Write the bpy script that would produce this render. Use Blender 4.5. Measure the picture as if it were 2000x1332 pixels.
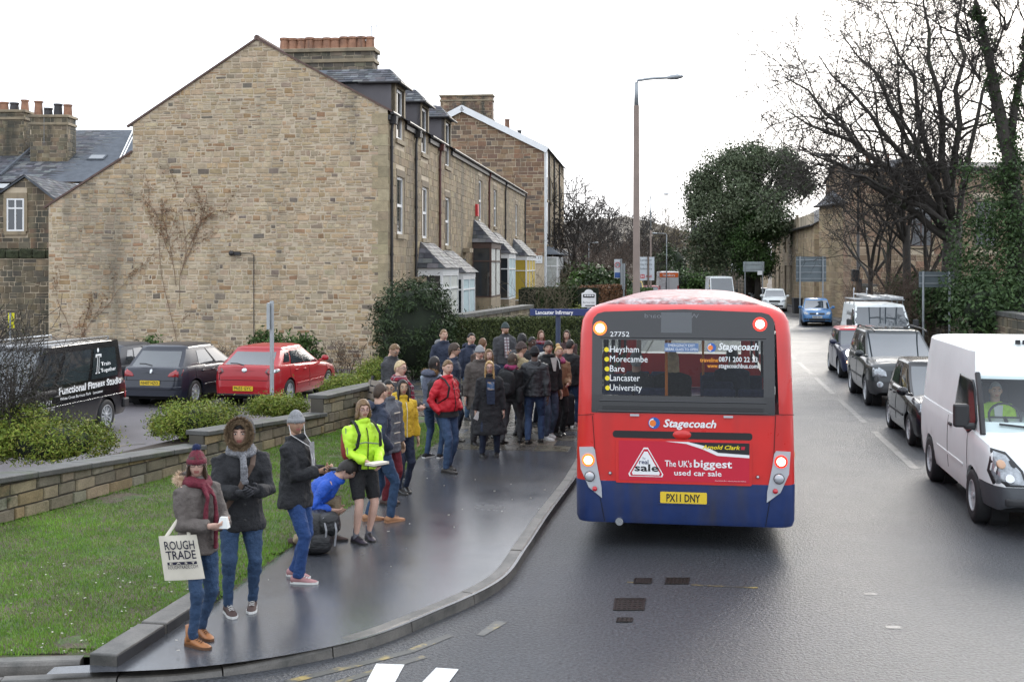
import bpy, bmesh, math, random
import numpy as np
from mathutils import Vector, Matrix, noise
from mathutils.bvhtree import BVHTree
for _o in list(bpy.data.objects): bpy.data.objects.remove(_o)
SC = bpy.context.scene
COL = SC.collection
R = math.radians
# ------------------------------------------------------------------ camera
CAM_H, FPX, HZN = 3.25, 2300.0, 520.0
K = FPX/1400
cam_d = bpy.data.cameras.new('camera'); cam = bpy.data.objects.new('camera', cam_d); COL.objects.link(cam)
cam.location = (0, 0, CAM_H); cam.rotation_euler = (R(90), 0, 0)
cam_d.sensor_width = 36; cam_d.lens = 36*FPX/2000; cam_d.shift_y = -(666-HZN)/2000
cam_d.clip_start = .1; cam_d.clip_end = 3000
SC.camera = cam
# ------------------------------------------------------------------ sky and sun
SUN_EL, SUN_AZ = 24.0, 22.0      # degrees; azimuth measured from +Y (ahead) towards +X (right)
wd = bpy.data.worlds.new('World'); SC.world = wd; wd.use_nodes = True
nt = wd.node_tree; nt.nodes.clear()
sky = nt.nodes.new('ShaderNodeTexSky'); sky.sky_type = 'NISHITA'; sky.sun_disc = False
sky.sun_elevation = R(SUN_EL); sky.sun_rotation = R(SUN_AZ); sky.dust_density = 4; sky.air_density = 1
cl = nt.nodes.new('ShaderNodeMix'); cl.data_type = 'RGBA'
cl.inputs[0].default_value = .80
nt.links.new(sky.outputs[0], cl.inputs[6]); cl.inputs[7].default_value = (14.9, 16.0, 17.7, 1)   # even white cloud layer
bg = nt.nodes.new('ShaderNodeBackground'); bg.inputs[1].default_value = .10
nt.links.new(cl.outputs[2], bg.inputs[0])
wo = nt.nodes.new('ShaderNodeOutputWorld'); nt.links.new(bg.outputs[0], wo.inputs[0])
sl = bpy.data.lights.new('sun', 'SUN'); sl.energy = 1.3; sl.angle = R(16); sl.color = (1, .95, .87)
so = bpy.data.objects.new('sun', sl); COL.objects.link(so)
_sd = Vector((math.sin(R(SUN_AZ))*math.cos(R(SUN_EL)), math.cos(R(SUN_AZ))*math.cos(R(SUN_EL)), math.sin(R(SUN_EL))))
so.rotation_euler = _sd.to_track_quat('Z', 'Y').to_euler(); so.location = (0, 0, 60)
SC.view_settings.view_transform = 'Standard'; SC.view_settings.look = 'None'
SC.view_settings.exposure = .5; SC.view_settings.gamma = 1; SC.view_settings.use_curve_mapping = False
SC.render.engine = 'CYCLES'
SC.cycles.max_bounces = 7; SC.cycles.diffuse_bounces = 3; SC.cycles.glossy_bounces = 3
SC.cycles.transmission_bounces = 5; SC.cycles.transparent_max_bounces = 10
SC.cycles.caustics_reflective = False; SC.cycles.caustics_refractive = False
SC.cycles.sample_clamp_indirect = 4; SC.cycles.use_denoising = True
# ------------------------------------------------------------------ where things stand (photo ray -> place)
def G(px, py, z=0.0):
    d = FPX*(CAM_H-z)/(py-HZN); return Vector(((px-1000)*d/FPX, d, z))
def D(px, py, d):
    d *= K
    return Vector(((px-1000)*d/FPX, d, CAM_H-(py-HZN)*d/FPX))
def V(*a): return Vector(a)
def W(x, y, z=0.0): return Vector((x, y*K, z))
U = V(355, FPX, 0).normalized(); UR = V(U.y, -U.x, 0)        # along the road, and to its right
HU = V(265, FPX, 0).normalized(); HR = V(HU.y, -HU.x, 0)     # along the terrace, and out of its front
Z = V(0, 0, 1)
rnd = random.Random(7)
# ------------------------------------------------------------------ materials
MATS = {}
def _n(t, k, **kw):
    n = t.nodes.new(k)
    for a, b in kw.items(): setattr(n, a, b)
    return n
def M(name, col=(.5,.5,.5), rough=.6, metal=0, var=.12, vscale=3.0, fine=0.0, fscale=60., bump=0.0, bscale=40., bdist=.01,
      attr=False, spec=.5, coat=0, alpha=1, trans=0, emit=None, estr=0, sheen=0, streak=None, obj=True, rvar=0.0, tint2=None, t2s=.6, t2lo=.45, t2hi=.65):
    if name in MATS: return MATS[name]
    m = bpy.data.materials.new(name); m.use_nodes = True; t = m.node_tree
    b = t.nodes['Principled BSDF']; L = t.links.new
    tc = _n(t, 'ShaderNodeTexCoord'); co = tc.outputs['Object' if obj else 'Generated']
    if not obj:
        geo = _n(t, 'ShaderNodeNewGeometry'); co = geo.outputs['Position']
    c = None
    if attr:
        a = _n(t, 'ShaderNodeVertexColor', layer_name='Col'); c = a.outputs[0]
    else:
        rgb = _n(t, 'ShaderNodeRGB'); rgb.outputs[0].default_value = (*col, 1); c = rgb.outputs[0]
    def noise_(scale, detail=4, rough_=.6):
        n = _n(t, 'ShaderNodeTexNoise'); n.inputs['Scale'].default_value = scale; n.inputs['Detail'].default_value = detail
        n.inputs['Roughness'].default_value = rough_; L(co, n.inputs['Vector']); return n
    def mixin(fac, A, B, mode='MIX'):
        x = _n(t, 'ShaderNodeMix', data_type='RGBA', blend_type=mode)
        if hasattr(fac, 'links'): L(fac, x.inputs[0])
        else: x.inputs[0].default_value = fac
        for s, i in ((A, 6), (B, 7)):
            if hasattr(s, 'links'): L(s, x.inputs[i])
            else: x.inputs[i].default_value = (*s, 1)
        return x.outputs[2]
    def ramp(src, lo, hi, o0=0., o1=1.):
        r = _n(t, 'ShaderNodeMapRange'); L(src, r.inputs[0]); r.inputs[1].default_value = lo; r.inputs[2].default_value = hi
        r.inputs[3].default_value = o0; r.inputs[4].default_value = o1; return r.outputs[0]
    if tint2:
        n = noise_(t2s, 5, .65); c = mixin(ramp(n.outputs[0], t2lo, t2hi), c, tint2)
    if streak:   # (colour, scale, lo, hi): weather stains drawn out downwards
        mp = _n(t, 'ShaderNodeMapping'); mp.inputs['Scale'].default_value = (streak[1], streak[1], streak[1]*.13); L(co, mp.inputs[0])
        n = _n(t, 'ShaderNodeTexNoise'); n.inputs['Scale'].default_value = 1; n.inputs['Detail'].default_value = 5; L(mp.outputs[0], n.inputs['Vector'])
        c = mixin(ramp(n.outputs[0], streak[2], streak[3]), c, streak[0])
    if var:
        n = noise_(vscale); v = ramp(n.outputs[0], .25, .75, 1-var, 1+var)
        h = _n(t, 'ShaderNodeHueSaturation'); L(v, h.inputs['Value']); L(c, h.inputs['Color']); c = h.outputs[0]
    if fine:
        n = noise_(fscale, 3, .7); v = ramp(n.outputs[0], .3, .7, 1-fine, 1+fine)
        h = _n(t, 'ShaderNodeHueSaturation'); L(v, h.inputs['Value']); L(c, h.inputs['Color']); c = h.outputs[0]
    L(c, b.inputs['Base Color'])
    if rvar:
        n = noise_(vscale*1.7, 5, .6); L(ramp(n.outputs[0], .15, .85, max(.02, rough-rvar*1.8), rough+rvar*1.8), b.inputs['Roughness'])
    else: b.inputs['Roughness'].default_value = rough
    b.inputs['Metallic'].default_value = metal; b.inputs['Specular IOR Level'].default_value = spec
    b.inputs['Coat Weight'].default_value = coat; b.inputs['Coat Roughness'].default_value = .05
    b.inputs['Alpha'].default_value = alpha; b.inputs['Transmission Weight'].default_value = trans
    if sheen: b.inputs['Sheen Weight'].default_value = sheen
    if emit: b.inputs['Emission Color'].default_value = (*emit, 1); b.inputs['Emission Strength'].default_value = estr
    if bump:
        n = noise_(bscale, 4, .65); bp = _n(t, 'ShaderNodeBump'); bp.inputs['Strength'].default_value = bump; bp.inputs['Distance'].default_value = bdist
        L(n.outputs[0], bp.inputs['Height']); L(bp.outputs[0], b.inputs['Normal'])
    MATS[name] = m; return m
def glassy(name, col, rough=.03, trans=.0, alpha=.5, spec=.6):
    """a sheet of glass: part see-through, part mirror"""
    if name in MATS: return MATS[name]
    m = bpy.data.materials.new(name); m.use_nodes = True; t = m.node_tree; t.nodes.clear(); L = t.links.new
    tr = _n(t, 'ShaderNodeBsdfTransparent'); tr.inputs[0].default_value = (*col, 1)
    gl = _n(t, 'ShaderNodeBsdfGlossy'); gl.inputs['Roughness'].default_value = rough; gl.inputs[0].default_value = (.95,.97,1,1)
    fr = _n(t, 'ShaderNodeFresnel'); fr.inputs[0].default_value = 1.55
    mr = _n(t, 'ShaderNodeMapRange'); L(fr.outputs[0], mr.inputs[0]); mr.inputs[3].default_value = 0; mr.inputs[4].default_value = .35+.65*spec
    mx = _n(t, 'ShaderNodeMixShader'); L(mr.outputs[0], mx.inputs[0]); L(tr.outputs[0], mx.inputs[1]); L(gl.outputs[0], mx.inputs[2])
    o = _n(t, 'ShaderNodeOutputMaterial'); L(mx.outputs[0], o.inputs[0]); MATS[name] = m; return m
# ------------------------------------------------------------------ objects and properties
def tag(o, label=None, cat=None, group=None, kind=None):
    if label: o['label'] = label
    if cat: o['category'] = cat
    if group: o['group'] = group
    if kind: o['kind'] = kind
    return o
def empty(name, loc=(0,0,0), rz=0, label=None, cat=None, group=None):
    o = bpy.data.objects.new(name, None); COL.objects.link(o); o.location = loc; o.rotation_euler = (0, 0, rz)
    return tag(o, label, cat, group)
def link(name, me, parent=None, loc=None):
    o = bpy.data.objects.new(name, me); COL.objects.link(o)
    if parent is not None: o.parent = parent
    if loc is not None: o.location = loc
    return o
def copy_tree(o, parent=None):
    c = o.copy(); COL.objects.link(c); c.parent = parent
    for ch in o.children: copy_tree(ch, c)
    return c
class MB:
    """collects faces; build() links them as one mesh object"""
    def __init__(s): s.v = []; s.f = []; s.m = []; s.c = []; s.sm = []; s.cur = (1,1,1); s.mi = 0; s.smooth = False
    def vert(s, p): s.v.append((p[0], p[1], p[2])); return len(s.v)-1
    def face(s, ids):
        s.f.append(tuple(ids)); s.m.append(s.mi); s.c.append(s.cur); s.sm.append(s.smooth)
    def poly(s, pts): s.face([s.vert(p) for p in pts])
    def box(s, c, size, rz=0, rot=None, taper=1.0):
        hx, hy, hz = size[0]/2, size[1]/2, size[2]/2; m = rot or Matrix.Rotation(rz, 3, 'Z'); c = Vector(c); b = len(s.v)
        for z in (-1, 1):
            k = taper if z > 0 else 1
            for x, y in ((-1,-1),(1,-1),(1,1),(-1,1)): s.vert(c + m @ Vector((x*hx*k, y*hy*k, z*hz)))
        for q in ((3,2,1,0),(4,5,6,7),(0,1,5,4),(1,2,6,5),(2,3,7,6),(3,0,4,7)): s.face([b+i for i in q])
    def bbox(s, lo, hi): s.box([(a+b)/2 for a, b in zip(lo, hi)], [b-a for a, b in zip(lo, hi)])
    def fbox(s, o, du, dv, dn, u0, u1, v0, v1, n0, n1):
        """box in the frame (origin, u, v, n)"""
        b = len(s.v)
        for n in (n0, n1):
            for u, v in ((u0,v0),(u1,v0),(u1,v1),(u0,v1)): s.vert(o+du*u+dv*v+dn*n)
        for q in ((3,2,1,0),(4,5,6,7),(0,1,5,4),(1,2,6,5),(2,3,7,6),(3,0,4,7)): s.face([b+i for i in q])
    def rings(s, rings, close=True, cap0=True, cap1=True):
        n = len(rings[0]); b = len(s.v)
        for r in rings:
            for p in r: s.vert(p)
        for i in range(len(rings)-1):
            for j in range(n if close else n-1):
                k = (j+1) % n
                s.face((b+i*n+j, b+i*n+k, b+(i+1)*n+k, b+(i+1)*n+j))
        if close and cap0: s.face([b+j for j in range(n)][::-1])
        if close and cap1: s.face([b+(len(rings)-1)*n+j for j in range(n)])
    def tube(s, path, rad, n=8, cap=True, flat=None):
        path = [Vector(p) for p in path]; k = len(path)
        if not hasattr(rad, '__len__'): rad = [rad]*k
        rs = []; prev = None
        for i, p in enumerate(path):
            d = (path[min(i+1, k-1)]-path[max(i-1, 0)])
            d = d.normalized() if d.length > 1e-9 else Vector((0,0,1))
            if prev is None:
                a = d.orthogonal().normalized() if flat is None else (Vector(flat)-d*d.dot(Vector(flat))).normalized()
            else:
                a = prev - d*d.dot(prev); a = a.normalized() if a.length > 1e-6 else d.orthogonal().normalized()
            prev = a; b = d.cross(a); r = rad[i]
            ra, rb = r if hasattr(r, '__len__') else (r, r)
            rs.append([p + a*math.cos(t)*ra + b*math.sin(t)*rb for t in [2*math.pi*j/n for j in range(n)]])
        s.rings(rs, True, cap, cap)
    def lathe(s, prof, c=(0,0,0), n=16, axis='Z', cap=True):
        c = Vector(c); rs = []
        for r, z in prof:
            ring = []
            for j in range(n):
                t = 2*math.pi*j/n; x, y = r*math.cos(t), r*math.sin(t)
                ring.append(c + (Vector((x,y,z)) if axis == 'Z' else Vector((x,-z,y)) if axis == 'Y' else Vector((z,x,y))))
            rs.append(ring)
        s.rings(rs, True, cap, cap)
    def ball(s, c, r, n=10, m=7, sq=(1,1,1)):
        c = Vector(c); rs = []
        for i in range(1, m):
            a = math.pi*i/m - math.pi/2
            rs.append([c+Vector((sq[0]*r*math.cos(a)*math.cos(t), sq[1]*r*math.cos(a)*math.sin(t), sq[2]*r*math.sin(a))) for t in [2*math.pi*j/n for j in range(n)]])
        s.rings(rs)
    def prism(s, pts, d):
        """polygon extruded by the vector d"""
        n = len(pts); a = [s.vert(p) for p in pts]; b = [s.vert(Vector(p)+d) for p in pts]
        s.face(a[::-1]); s.face(b)
        for i in range(n): s.face((a[i], a[(i+1)%n], b[(i+1)%n], b[i]))
    def mesh(s, name, mats, col=False, smooth=None):
        me = bpy.data.meshes.new(name); me.from_pydata(s.v, [], s.f)
        for m in (mats if isinstance(mats, (list, tuple)) else [mats]): me.materials.append(m)
        if any(s.m): me.polygons.foreach_set('material_index', s.m)
        sm = s.sm if smooth is None else [smooth]*len(s.f)
        if any(sm): me.polygons.foreach_set('use_smooth', sm)
        if col:
            at = me.color_attributes.new('Col', 'FLOAT_COLOR', 'CORNER'); arr = []
            for f, c in zip(s.f, s.c): arr += [c[0], c[1], c[2], 1]*len(f)
            at.data.foreach_set('color', arr)
        me.update(); return me
    def build(s, name, mats, parent=None, col=False, smooth=None, loc=None):
        return link(name, s.mesh(name, mats, col, smooth), parent, loc)
def one(name, mats, parent, fn, **kw):
    b = MB(); fn(b); return b.build(name, mats, parent, **kw)
def bevel(o, w=.01, seg=2, ang=40):
    m = o.modifiers.new('bevel', 'BEVEL'); m.width = w; m.segments = seg; m.limit_method = 'ANGLE'; m.angle_limit = R(ang); return o
def lettering(body, mat, parent, o, right, up, width=None, height=.1, shear=0, bold=0, extrude=.001, align='LEFT', name='lettering', sx=1):
    """flat printed words standing on a surface: o = baseline start, height = cap height"""
    cu = bpy.data.curves.new('t', 'FONT'); cu.body = body; cu.size = 1; cu.shear = shear; cu.offset = bold; cu.align_x = align; cu.resolution_u = 2
    t = bpy.data.objects.new('t', cu); me = bpy.data.meshes.new_from_object(t); bpy.data.objects.remove(t); bpy.data.curves.remove(cu)
    n = len(me.vertices)
    if n == 0: return None
    co = np.empty(n*3); me.vertices.foreach_get('co', co); co = co.reshape(-1, 3)
    k = height/.69; x = co[:,0]*k*sx; y = co[:,1]*k
    if width:
        w = x.max()-x.min(); x = (x-x.min())*width/w
        if align == 'CENTER': x -= width/2
        if align == 'RIGHT': x -= width
    right = Vector(right).normalized(); up = Vector(up).normalized(); nn = right.cross(up)
    P = np.outer(x, right)+np.outer(y, up)+np.array(o)+np.array(nn)*extrude
    me.vertices.foreach_set('co', P.ravel()); me.materials.clear(); me.materials.append(mat); me.update()
    return link(name, me, parent)
def lerp(a, b, t): return a+(b-a)*t
def interp(pts, x):
    if x <= pts[0][0]: return pts[0][1]
    for (a, p), (b, q) in zip(pts, pts[1:]):
        if x <= b: return p+(q-p)*(x-a)/(b-a) if b > a else q
    return pts[-1][1]
def smoothstep(t): t = max(0, min(1, t)); return t*t*(3-2*t)
def jit(c, v, r=rnd, hue=.03):
    k = 1+r.uniform(-v, v); return tuple(max(.003, x*k*(1+r.uniform(-hue, hue))) for x in c)
# ------------------------------------------------------------------ stone walls
def clip(poly, hp):
    """keep the side a*u+b*v<=c"""
    for a, b, c in hp:
        out = []
        for i, p in enumerate(poly):
            q = poly[(i+1) % len(poly)]; dp = a*p[0]+b*p[1]-c; dq = a*q[0]+b*q[1]-c
            if dp <= 0: out.append(p)
            if dp*dq < 0:
                t = dp/(dp-dq); out.append((p[0]+(q[0]-p[0])*t, p[1]+(q[1]-p[1])*t))
        poly = out
        if len(poly) < 3: return []
    return poly
def area(p): return abs(sum(p[i][0]*p[(i+1)%len(p)][1]-p[(i+1)%len(p)][0]*p[i][1] for i in range(len(p))))/2
def courses(w, h, ch, ln, r, holes=(), hps=((),), gap=.012, jitter=.012, split=.0, u0=0., v0=0.):
    """coursed stones over w x h; hps = list of convex regions (half-plane lists); holes = (u0,u1,v0,v1) left open"""
    out = []; v = v0
    while v < h-.02:
        c = min(r.uniform(*ch), h-v); u = u0-r.uniform(0, ln[1])
        while u < w:
            l = r.uniform(*ln)
            if r.random() < .22: l *= .55
            bits = [(v, v+c)]
            if r.random() < split:
                m = v+c*r.uniform(.4, .6); bits = [(v, m), (m, v+c)]
            for a, b in bits:
                ua, ub = max(u, u0), min(u+l, w)
                if ub-ua < .05: continue
                segs = [(ua, ub)]
                for hu0, hu1, hv0, hv1 in holes:
                    if b > hv0+.01 and a < hv1-.01:
                        ns = []
                        for s0, s1 in segs:
                            if s1 <= hu0 or s0 >= hu1: ns.append((s0, s1)); continue
                            if s0 < hu0-.03: ns.append((s0, hu0))
                            if s1 > hu1+.03: ns.append((hu1, s1))
                        segs = ns
                for s0, s1 in segs:
                    if s1-s0 < .05: continue
                    j = lambda: r.uniform(-jitter, jitter)
                    q = [(s0+gap/2+j()*.5, a+gap/2+j()), (s1-gap/2+j()*.5, a+gap/2+j()), (s1-gap/2+j()*.5, b-gap/2+j()*.6), (s0+gap/2+j()*.5, b-gap/2+j()*.6)]
                    for hp in hps:
                        p = clip(q, hp) if hp else q
                        if len(p) >= 3 and area(p) > .004: out.append(p)
            u += l
        v += c
    return out
def stone_into(mb, p, fr, proud, bev=.012):
    o, du, dv, dn = fr; cu = sum(a for a, _ in p)/len(p); cv = sum(b for _, b in p)/len(p); n = len(p)
    a = [mb.vert(o+du*x+dv*y+dn*.001) for x, y in p]; b = []
    for x, y in p:
        dx, dy = cu-x, cv-y; L = math.hypot(dx, dy) or 1; k = min(bev/L, .4)
        b.append(mb.vert(o+du*(x+dx*k)+dv*(y+dy*k)+dn*proud))
    mb.face(b)
    for i in range(n): mb.face((a[i], a[(i+1)%n], b[(i+1)%n], b[i]))
def lay(stones, fr, pal, mat, parent, r, single=300, proud=(.012,.03), name='stone', rest='stone_courses', bev=.012, key=None):
    """the largest `single` stones are objects of their own, the rest one part"""
    order = sorted(stones, key=key or (lambda p: -area(p))); mb = MB()
    for i, p in enumerate(order):
        c = jit(r.choice(pal), .15, r, .035); pr = r.uniform(*proud)
        if i < single:
            b = MB(); b.cur = c; stone_into(b, p, fr, pr, bev); b.build(name, mat, parent, col=True)
        else: mb.cur = c; stone_into(mb, p, fr, pr, bev)
    if mb.f: tag(mb.build(rest, mat, parent, col=True), kind='stuff')
# ================================================================== ground, road, pavements
PAV, PARK = .10, -.20
m_soil = M('soil', (.055,.04,.028), .85, var=.35, vscale=2, bump=.8, bscale=30, bdist=.02)
m_road = M('wet_asphalt', (.048,.051,.057), .36, var=.16, vscale=.4, fine=.85, fscale=32, bump=1.0, bscale=30, bdist=.022, rvar=.05, obj=False, spec=.5, tint2=(.055,.056,.058), t2s=.35, t2lo=.45, t2hi=.7)
m_pave = M('wet_pavement', (.056,.059,.067), .23, var=.14, vscale=.6, fine=.35, fscale=45, bump=.35, bscale=45, bdist=.004, rvar=.05, obj=False, spec=.75, tint2=(.07,.068,.066), t2s=.9, t2lo=.5, t2hi=.75)
m_park = M('carpark_tarmac', (.11,.10,.105), .55, var=.22, vscale=.7, fine=.4, fscale=110, bump=.6, bscale=90, bdist=.006, obj=False)
m_grassbase = M('grass_soil', (.085,.066,.045), .85, var=.4, vscale=2.4, fine=.3, fscale=40, bump=.9, bscale=22, bdist=.03, obj=False, tint2=(.05,.085,.018), t2s=2.5, t2lo=.48, t2hi=.58)
m_blade = M('grass_blade', attr=True, rough=.55, var=.25, vscale=1.2, obj=False)
m_kerb = M('kerb_stone', (.115,.105,.092), .42, var=.3, vscale=4, fine=.25, fscale=90, bump=.4, bscale=60, bdist=.006, obj=False, tint2=(.05,.048,.042), t2s=2.5)
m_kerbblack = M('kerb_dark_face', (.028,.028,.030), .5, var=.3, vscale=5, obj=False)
m_flag = M('flagstone_wet', attr=True, rough=.28, var=.25, vscale=2.5, fine=.2, fscale=80, bump=.3, bscale=60, bdist=.004, rvar=.1, obj=False)
m_white = M('road_white_paint', (.72,.72,.70), .45, var=.12, vscale=6, fine=.18, fscale=60, bump=.5, bscale=70, obj=False)
m_whitefaint = M('worn_white_paint', (.12,.12,.12), .4, var=.45, vscale=5, fine=.4, fscale=50, bump=.5, bscale=70, obj=False, tint2=(.05,.05,.052), t2s=3)
m_yellowworn = M('worn_yellow_paint', (.40,.29,.07), .4, var=.35, vscale=6, fine=.3, fscale=60, obj=False, tint2=(.06,.058,.05), t2s=5, t2lo=.28, t2hi=.5)
m_leaflitter = M('pale_litter', (.45,.42,.36), .6)
ng = MB(); ng.poly([(-900,-300,-.62),(900,-300,-.62),(900,1500,-.62),(-900,1500,-.62)])
ground = ng.build('ground', m_soil); tag(ground, kind='structure')
KERB = [W(-9,5.18,0), W(-6,5.36,0), W(-3.6,5.54,0), W(-2.38,5.66,0), G(690,1275), G(850,1215), G(980,1150), G(1030,1085), G(1075,1015), G(1122,950)]
_k0 = G(1122,950)
def kline(y): return V(_k0.x+355/FPX*(y*K-_k0.y), y*K, 0)      # y in units of K
def smooth_poly(pts, n=6):
    out = []
    for i in range(len(pts)-1):
        p0, p1, p2, p3 = pts[max(i-1,0)], pts[i], pts[i+1], pts[min(i+2, len(pts)-1)]
        for k in range(n):
            t = k/n; out.append(.5*((2*p1)+(p2-p0)*t+(2*p0-5*p1+4*p2-p3)*t*t+(3*p1-p0-3*p2+p3)*t**3))
    out.append(pts[-1]); return out
KS = smooth_poly(KERB, 8)
far_left = [kline(12), kline(20), kline(30), kline(42), W(10.6,50,0), W(11.4,60,0), W(11.4,75,0), W(10,95,0), W(6,130,0), W(0,170,0)]
far_right = [W(14,175,0), W(19,132,0), W(22.5,98,0), W(23.6,78,0), W(22.8,62,0), kline(52)+UR*10.2, kline(40)+UR*10.0, kline(20)+UR*9.9, kline(-12)+UR*9.8]
road_pts = [W(-60,-12,0), W(-60,6,0), W(-9,6,0)] + [p+V(-.05,.08,0) for p in KS] + far_left + far_right
rb = MB(); rb.poly(road_pts); road = rb.build('road', m_road); tag(road, kind='structure')
# raised pavement on the left
EDGE = [G(225,1295,PAV), G(330,1232,PAV), G(430,1172,PAV), G(540,1090,PAV), G(640,1018,PAV), G(720,968,PAV), G(787,925,PAV), G(822,890,PAV), G(862,860,PAV), W(-1.35,14.2,PAV), W(-1.9,15.2,PAV)]
inner = [p+V(0,0,PAV) for p in KS[16:]]
pvp = [W(-3.6,5.64,PAV)] + inner + [kline(y)+V(0,0,PAV) for y in (12,20,30,42)] + [W(10.6,50,PAV), W(11.4,60,PAV), W(11.4,75,PAV), W(5,76,PAV), W(3.4,52,PAV), W(2.2,30,PAV), W(1.9,22.6,PAV), W(-3.4,21.4,PAV), W(-3.4,16.0,PAV)] + EDGE[::-1]
pb = MB(); pb.poly(pvp); pavement = pb.build('pavement', m_pave); tag(pavement, kind='structure')
# kerb stones along the near pavement, each a block of its own
kerb = empty('kerb'); tag(kerb, kind='structure')
def kerb_run(path, L, w, h, parent, mat=m_kerb, gap=.012, z0=-.02, drop=None):
    acc = [0]
    for a, b in zip(path, path[1:]): acc.append(acc[-1]+(b-a).length)
    def at(s):
        for i in range(len(path)-1):
            if s <= acc[i+1]: 
                t = (s-acc[i])/max(1e-6, acc[i+1]-acc[i]); return path[i].lerp(path[i+1], t), (path[i+1]-path[i]).normalized()
        return path[-1], (path[-1]-path[-2]).normalized()
    s = 0
    while s < acc[-1]-.1:
        e = min(s+L*rnd.uniform(.85,1.1), acc[-1]); k = 5; rs = []
        dz = rnd.uniform(-.004,.006)
        for i in range(k):
            p, d = at(s+gap/2+(e-s-gap)*i/(k-1)); n = V(-d.y, d.x, 0); hh = (h(p) if callable(h) else h)+dz
            o = p
            rs.append([o+V(0,0,z0), o+n*.012+V(0,0,hh-.03), o+n*.028+V(0,0,hh-.008), o+n*.045+V(0,0,hh), o+n*(w-.008)+V(0,0,hh), o+n*w+V(0,0,hh-.006), o+n*w+V(0,0,z0)])
        b = MB(); b.rings(rs); b.build('kerb_stone', mat, parent); s = e
kerb_run(KS+[kline(12), kline(13.5)], .92, .16, lambda p: .108 if p.x > -1.0 else lerp(.045, .108, smoothstep((p.x+2.6)/1.6)), kerb)
lk = MB(); lk.prism([kline(13.5)+V(0,0,-.02), kline(13.5)+UR*-.16+V(0,0,-.02), kline(13.5)+UR*-.16+V(0,0,.105), kline(13.5)+V(0,0,.105)], kline(42)-kline(13.5))
lk.build('far_kerb', m_kerb, kerb)
# raised edging stones between the grass and the path
for i, (a, b) in enumerate(((G(228,1302,PAV), G(322,1240,PAV)), (G(325,1238,PAV), G(430,1168,PAV)))):
    d = (b-a).normalized(); n = V(-d.y, d.x, 0); L = (b-a).length
    e = MB(); e.fbox(a, d, n, Z, .006, L-.006, 0, .24, -.05, .095)
    eo = bevel(e.build('edging_stone', m_kerb, kerb), .015, 2)
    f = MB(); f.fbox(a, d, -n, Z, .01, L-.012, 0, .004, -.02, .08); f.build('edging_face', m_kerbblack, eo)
kerb_run([W(-9,5.40,0), W(-6.2,5.56,0), W(-3.42,5.72,0)], .95, .16, .10, kerb)
# paving flags where people queue
pal_flag = [(.085,.075,.055), (.10,.088,.066), (.075,.07,.058), (.12,.10,.075), (.07,.064,.052)]
fl0 = G(905,872,PAV); nflag = 0
for i in range(-4, 24):
    row = fl0 + U*(i*.62); off = (.3 if i % 2 else 0)
    for j in range(-5, 9):
        c = row + UR*(j*.62+off-.3); k = kline(c.y/K)
        if (c-k).dot(UR) > -.42 or c.y < 12.35*K or c.y > 20.5*K or c.x < (-1.15 if c.y < 15*K else -2.4): continue
        b = MB(); b.cur = jit(rnd.choice(pal_flag), .15); q = .302; dz = rnd.uniform(.003,.008)
        pts = [c+U*q*sx+UR*q*sy+V(0,0,dz) for sx, sy in ((-1,-1),(-1,1),(1,1),(1,-1))]
        b.prism([p-V(0,0,.02) for p in pts], V(0,0,.02)); b.build('paving_slab', m_flag, pavement, col=True); nflag += 1
# right hand pavement and kerb
rp = MB(); A = [kline(y)+UR*9.9 for y in (-12, 20, 40)]+[kline(52)+UR*10.2, W(22.8,62,0), W(23.6,78,0), W(22.5,98,0)]
rp.poly([p+V(0,0,.11) for p in A]+[p+V(7,0,.11) for p in A[::-1]])
for a, b in zip(A, A[1:]): rp.poly([a, a+V(0,0,.11), b+V(0,0,.11), b])
tag(rp.build('far_pavement', M('far_pavement', (.11,.105,.10), .45, var=.2, obj=False)), kind='structure')
# car park
cpk = MB(); cpk.poly([W(*p, PARK) for p in ((-40,4),(-9,7.4),(-6.9,9.2),(-3.6,15.2),(-3.3,19.5),(-3.6,26),(-14,28),(-40,34))])
carpark = cpk.build('car_park', m_park); tag(carpark, kind='structure')
def strip(name, mat, a, b, w, z, parent=None):
    d = (b-a); n = V(-d.y, d.x, 0).normalized()*w/2; s = MB()
    s.poly([a-n+V(0,0,z), b-n+V(0,0,z), b+n+V(0,0,z), a+n+V(0,0,z)][::1]); return s.build(name, mat, parent)
mk_bay = M('bay_white', (.6,.6,.58), .5, var=.2, vscale=8, obj=False)
for a, b in ((G(240,792,PARK), G(300,745,PARK)), (G(395,775,PARK), G(440,742,PARK)), (G(520,790,PARK), G(560,765,PARK)), (G(640,775,PARK), G(680,735,PARK))):
    strip('bay_line', mk_bay, a, b, .10, .004, carpark)
for a, b in ((G(225,872,PARK), G(285,866,PARK)), (G(222,850,PARK), G(230,875,PARK))): strip('bay_line', m_yellowworn, a, b, .09, .004, carpark)
# painted markings on the carriageway
def mark(pts, mat, name='road_marking', z=.004):
    b = MB(); b.poly([p+V(0,0,z) for p in pts]); return b.build(name, mat, road)
mark([G(712,1340), G(735,1297), G(790,1299), G(768,1340)], m_white, z=.008)
mark([G(818,1340), G(852,1305), G(896,1308), G(872,1340)], m_white, z=.008)
mark([G(930,1240), G(968,1212), G(990,1216), G(945,1242)], m_yellowworn)
def worn(path, w, mat):
    for a, b in zip(path, path[1:]):
        d = (b-a); n = V(-d.y, d.x, 0).normalized()*w/2; mark([a-n, b-n, b+n, a+n], mat)
worn([G(560,1332), G(690,1300), G(800,1272), G(880,1240)], .09, m_yellowworn)
worn([G(640,1340), G(740,1308), G(830,1282)], .08, m_yellowworn)
worn([G(1350,1142), G(1430,1146), G(1480,1148)], .04, m_yellowworn); worn([G(1225,1137), G(1270,1139)], .04, m_yellowworn)
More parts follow.
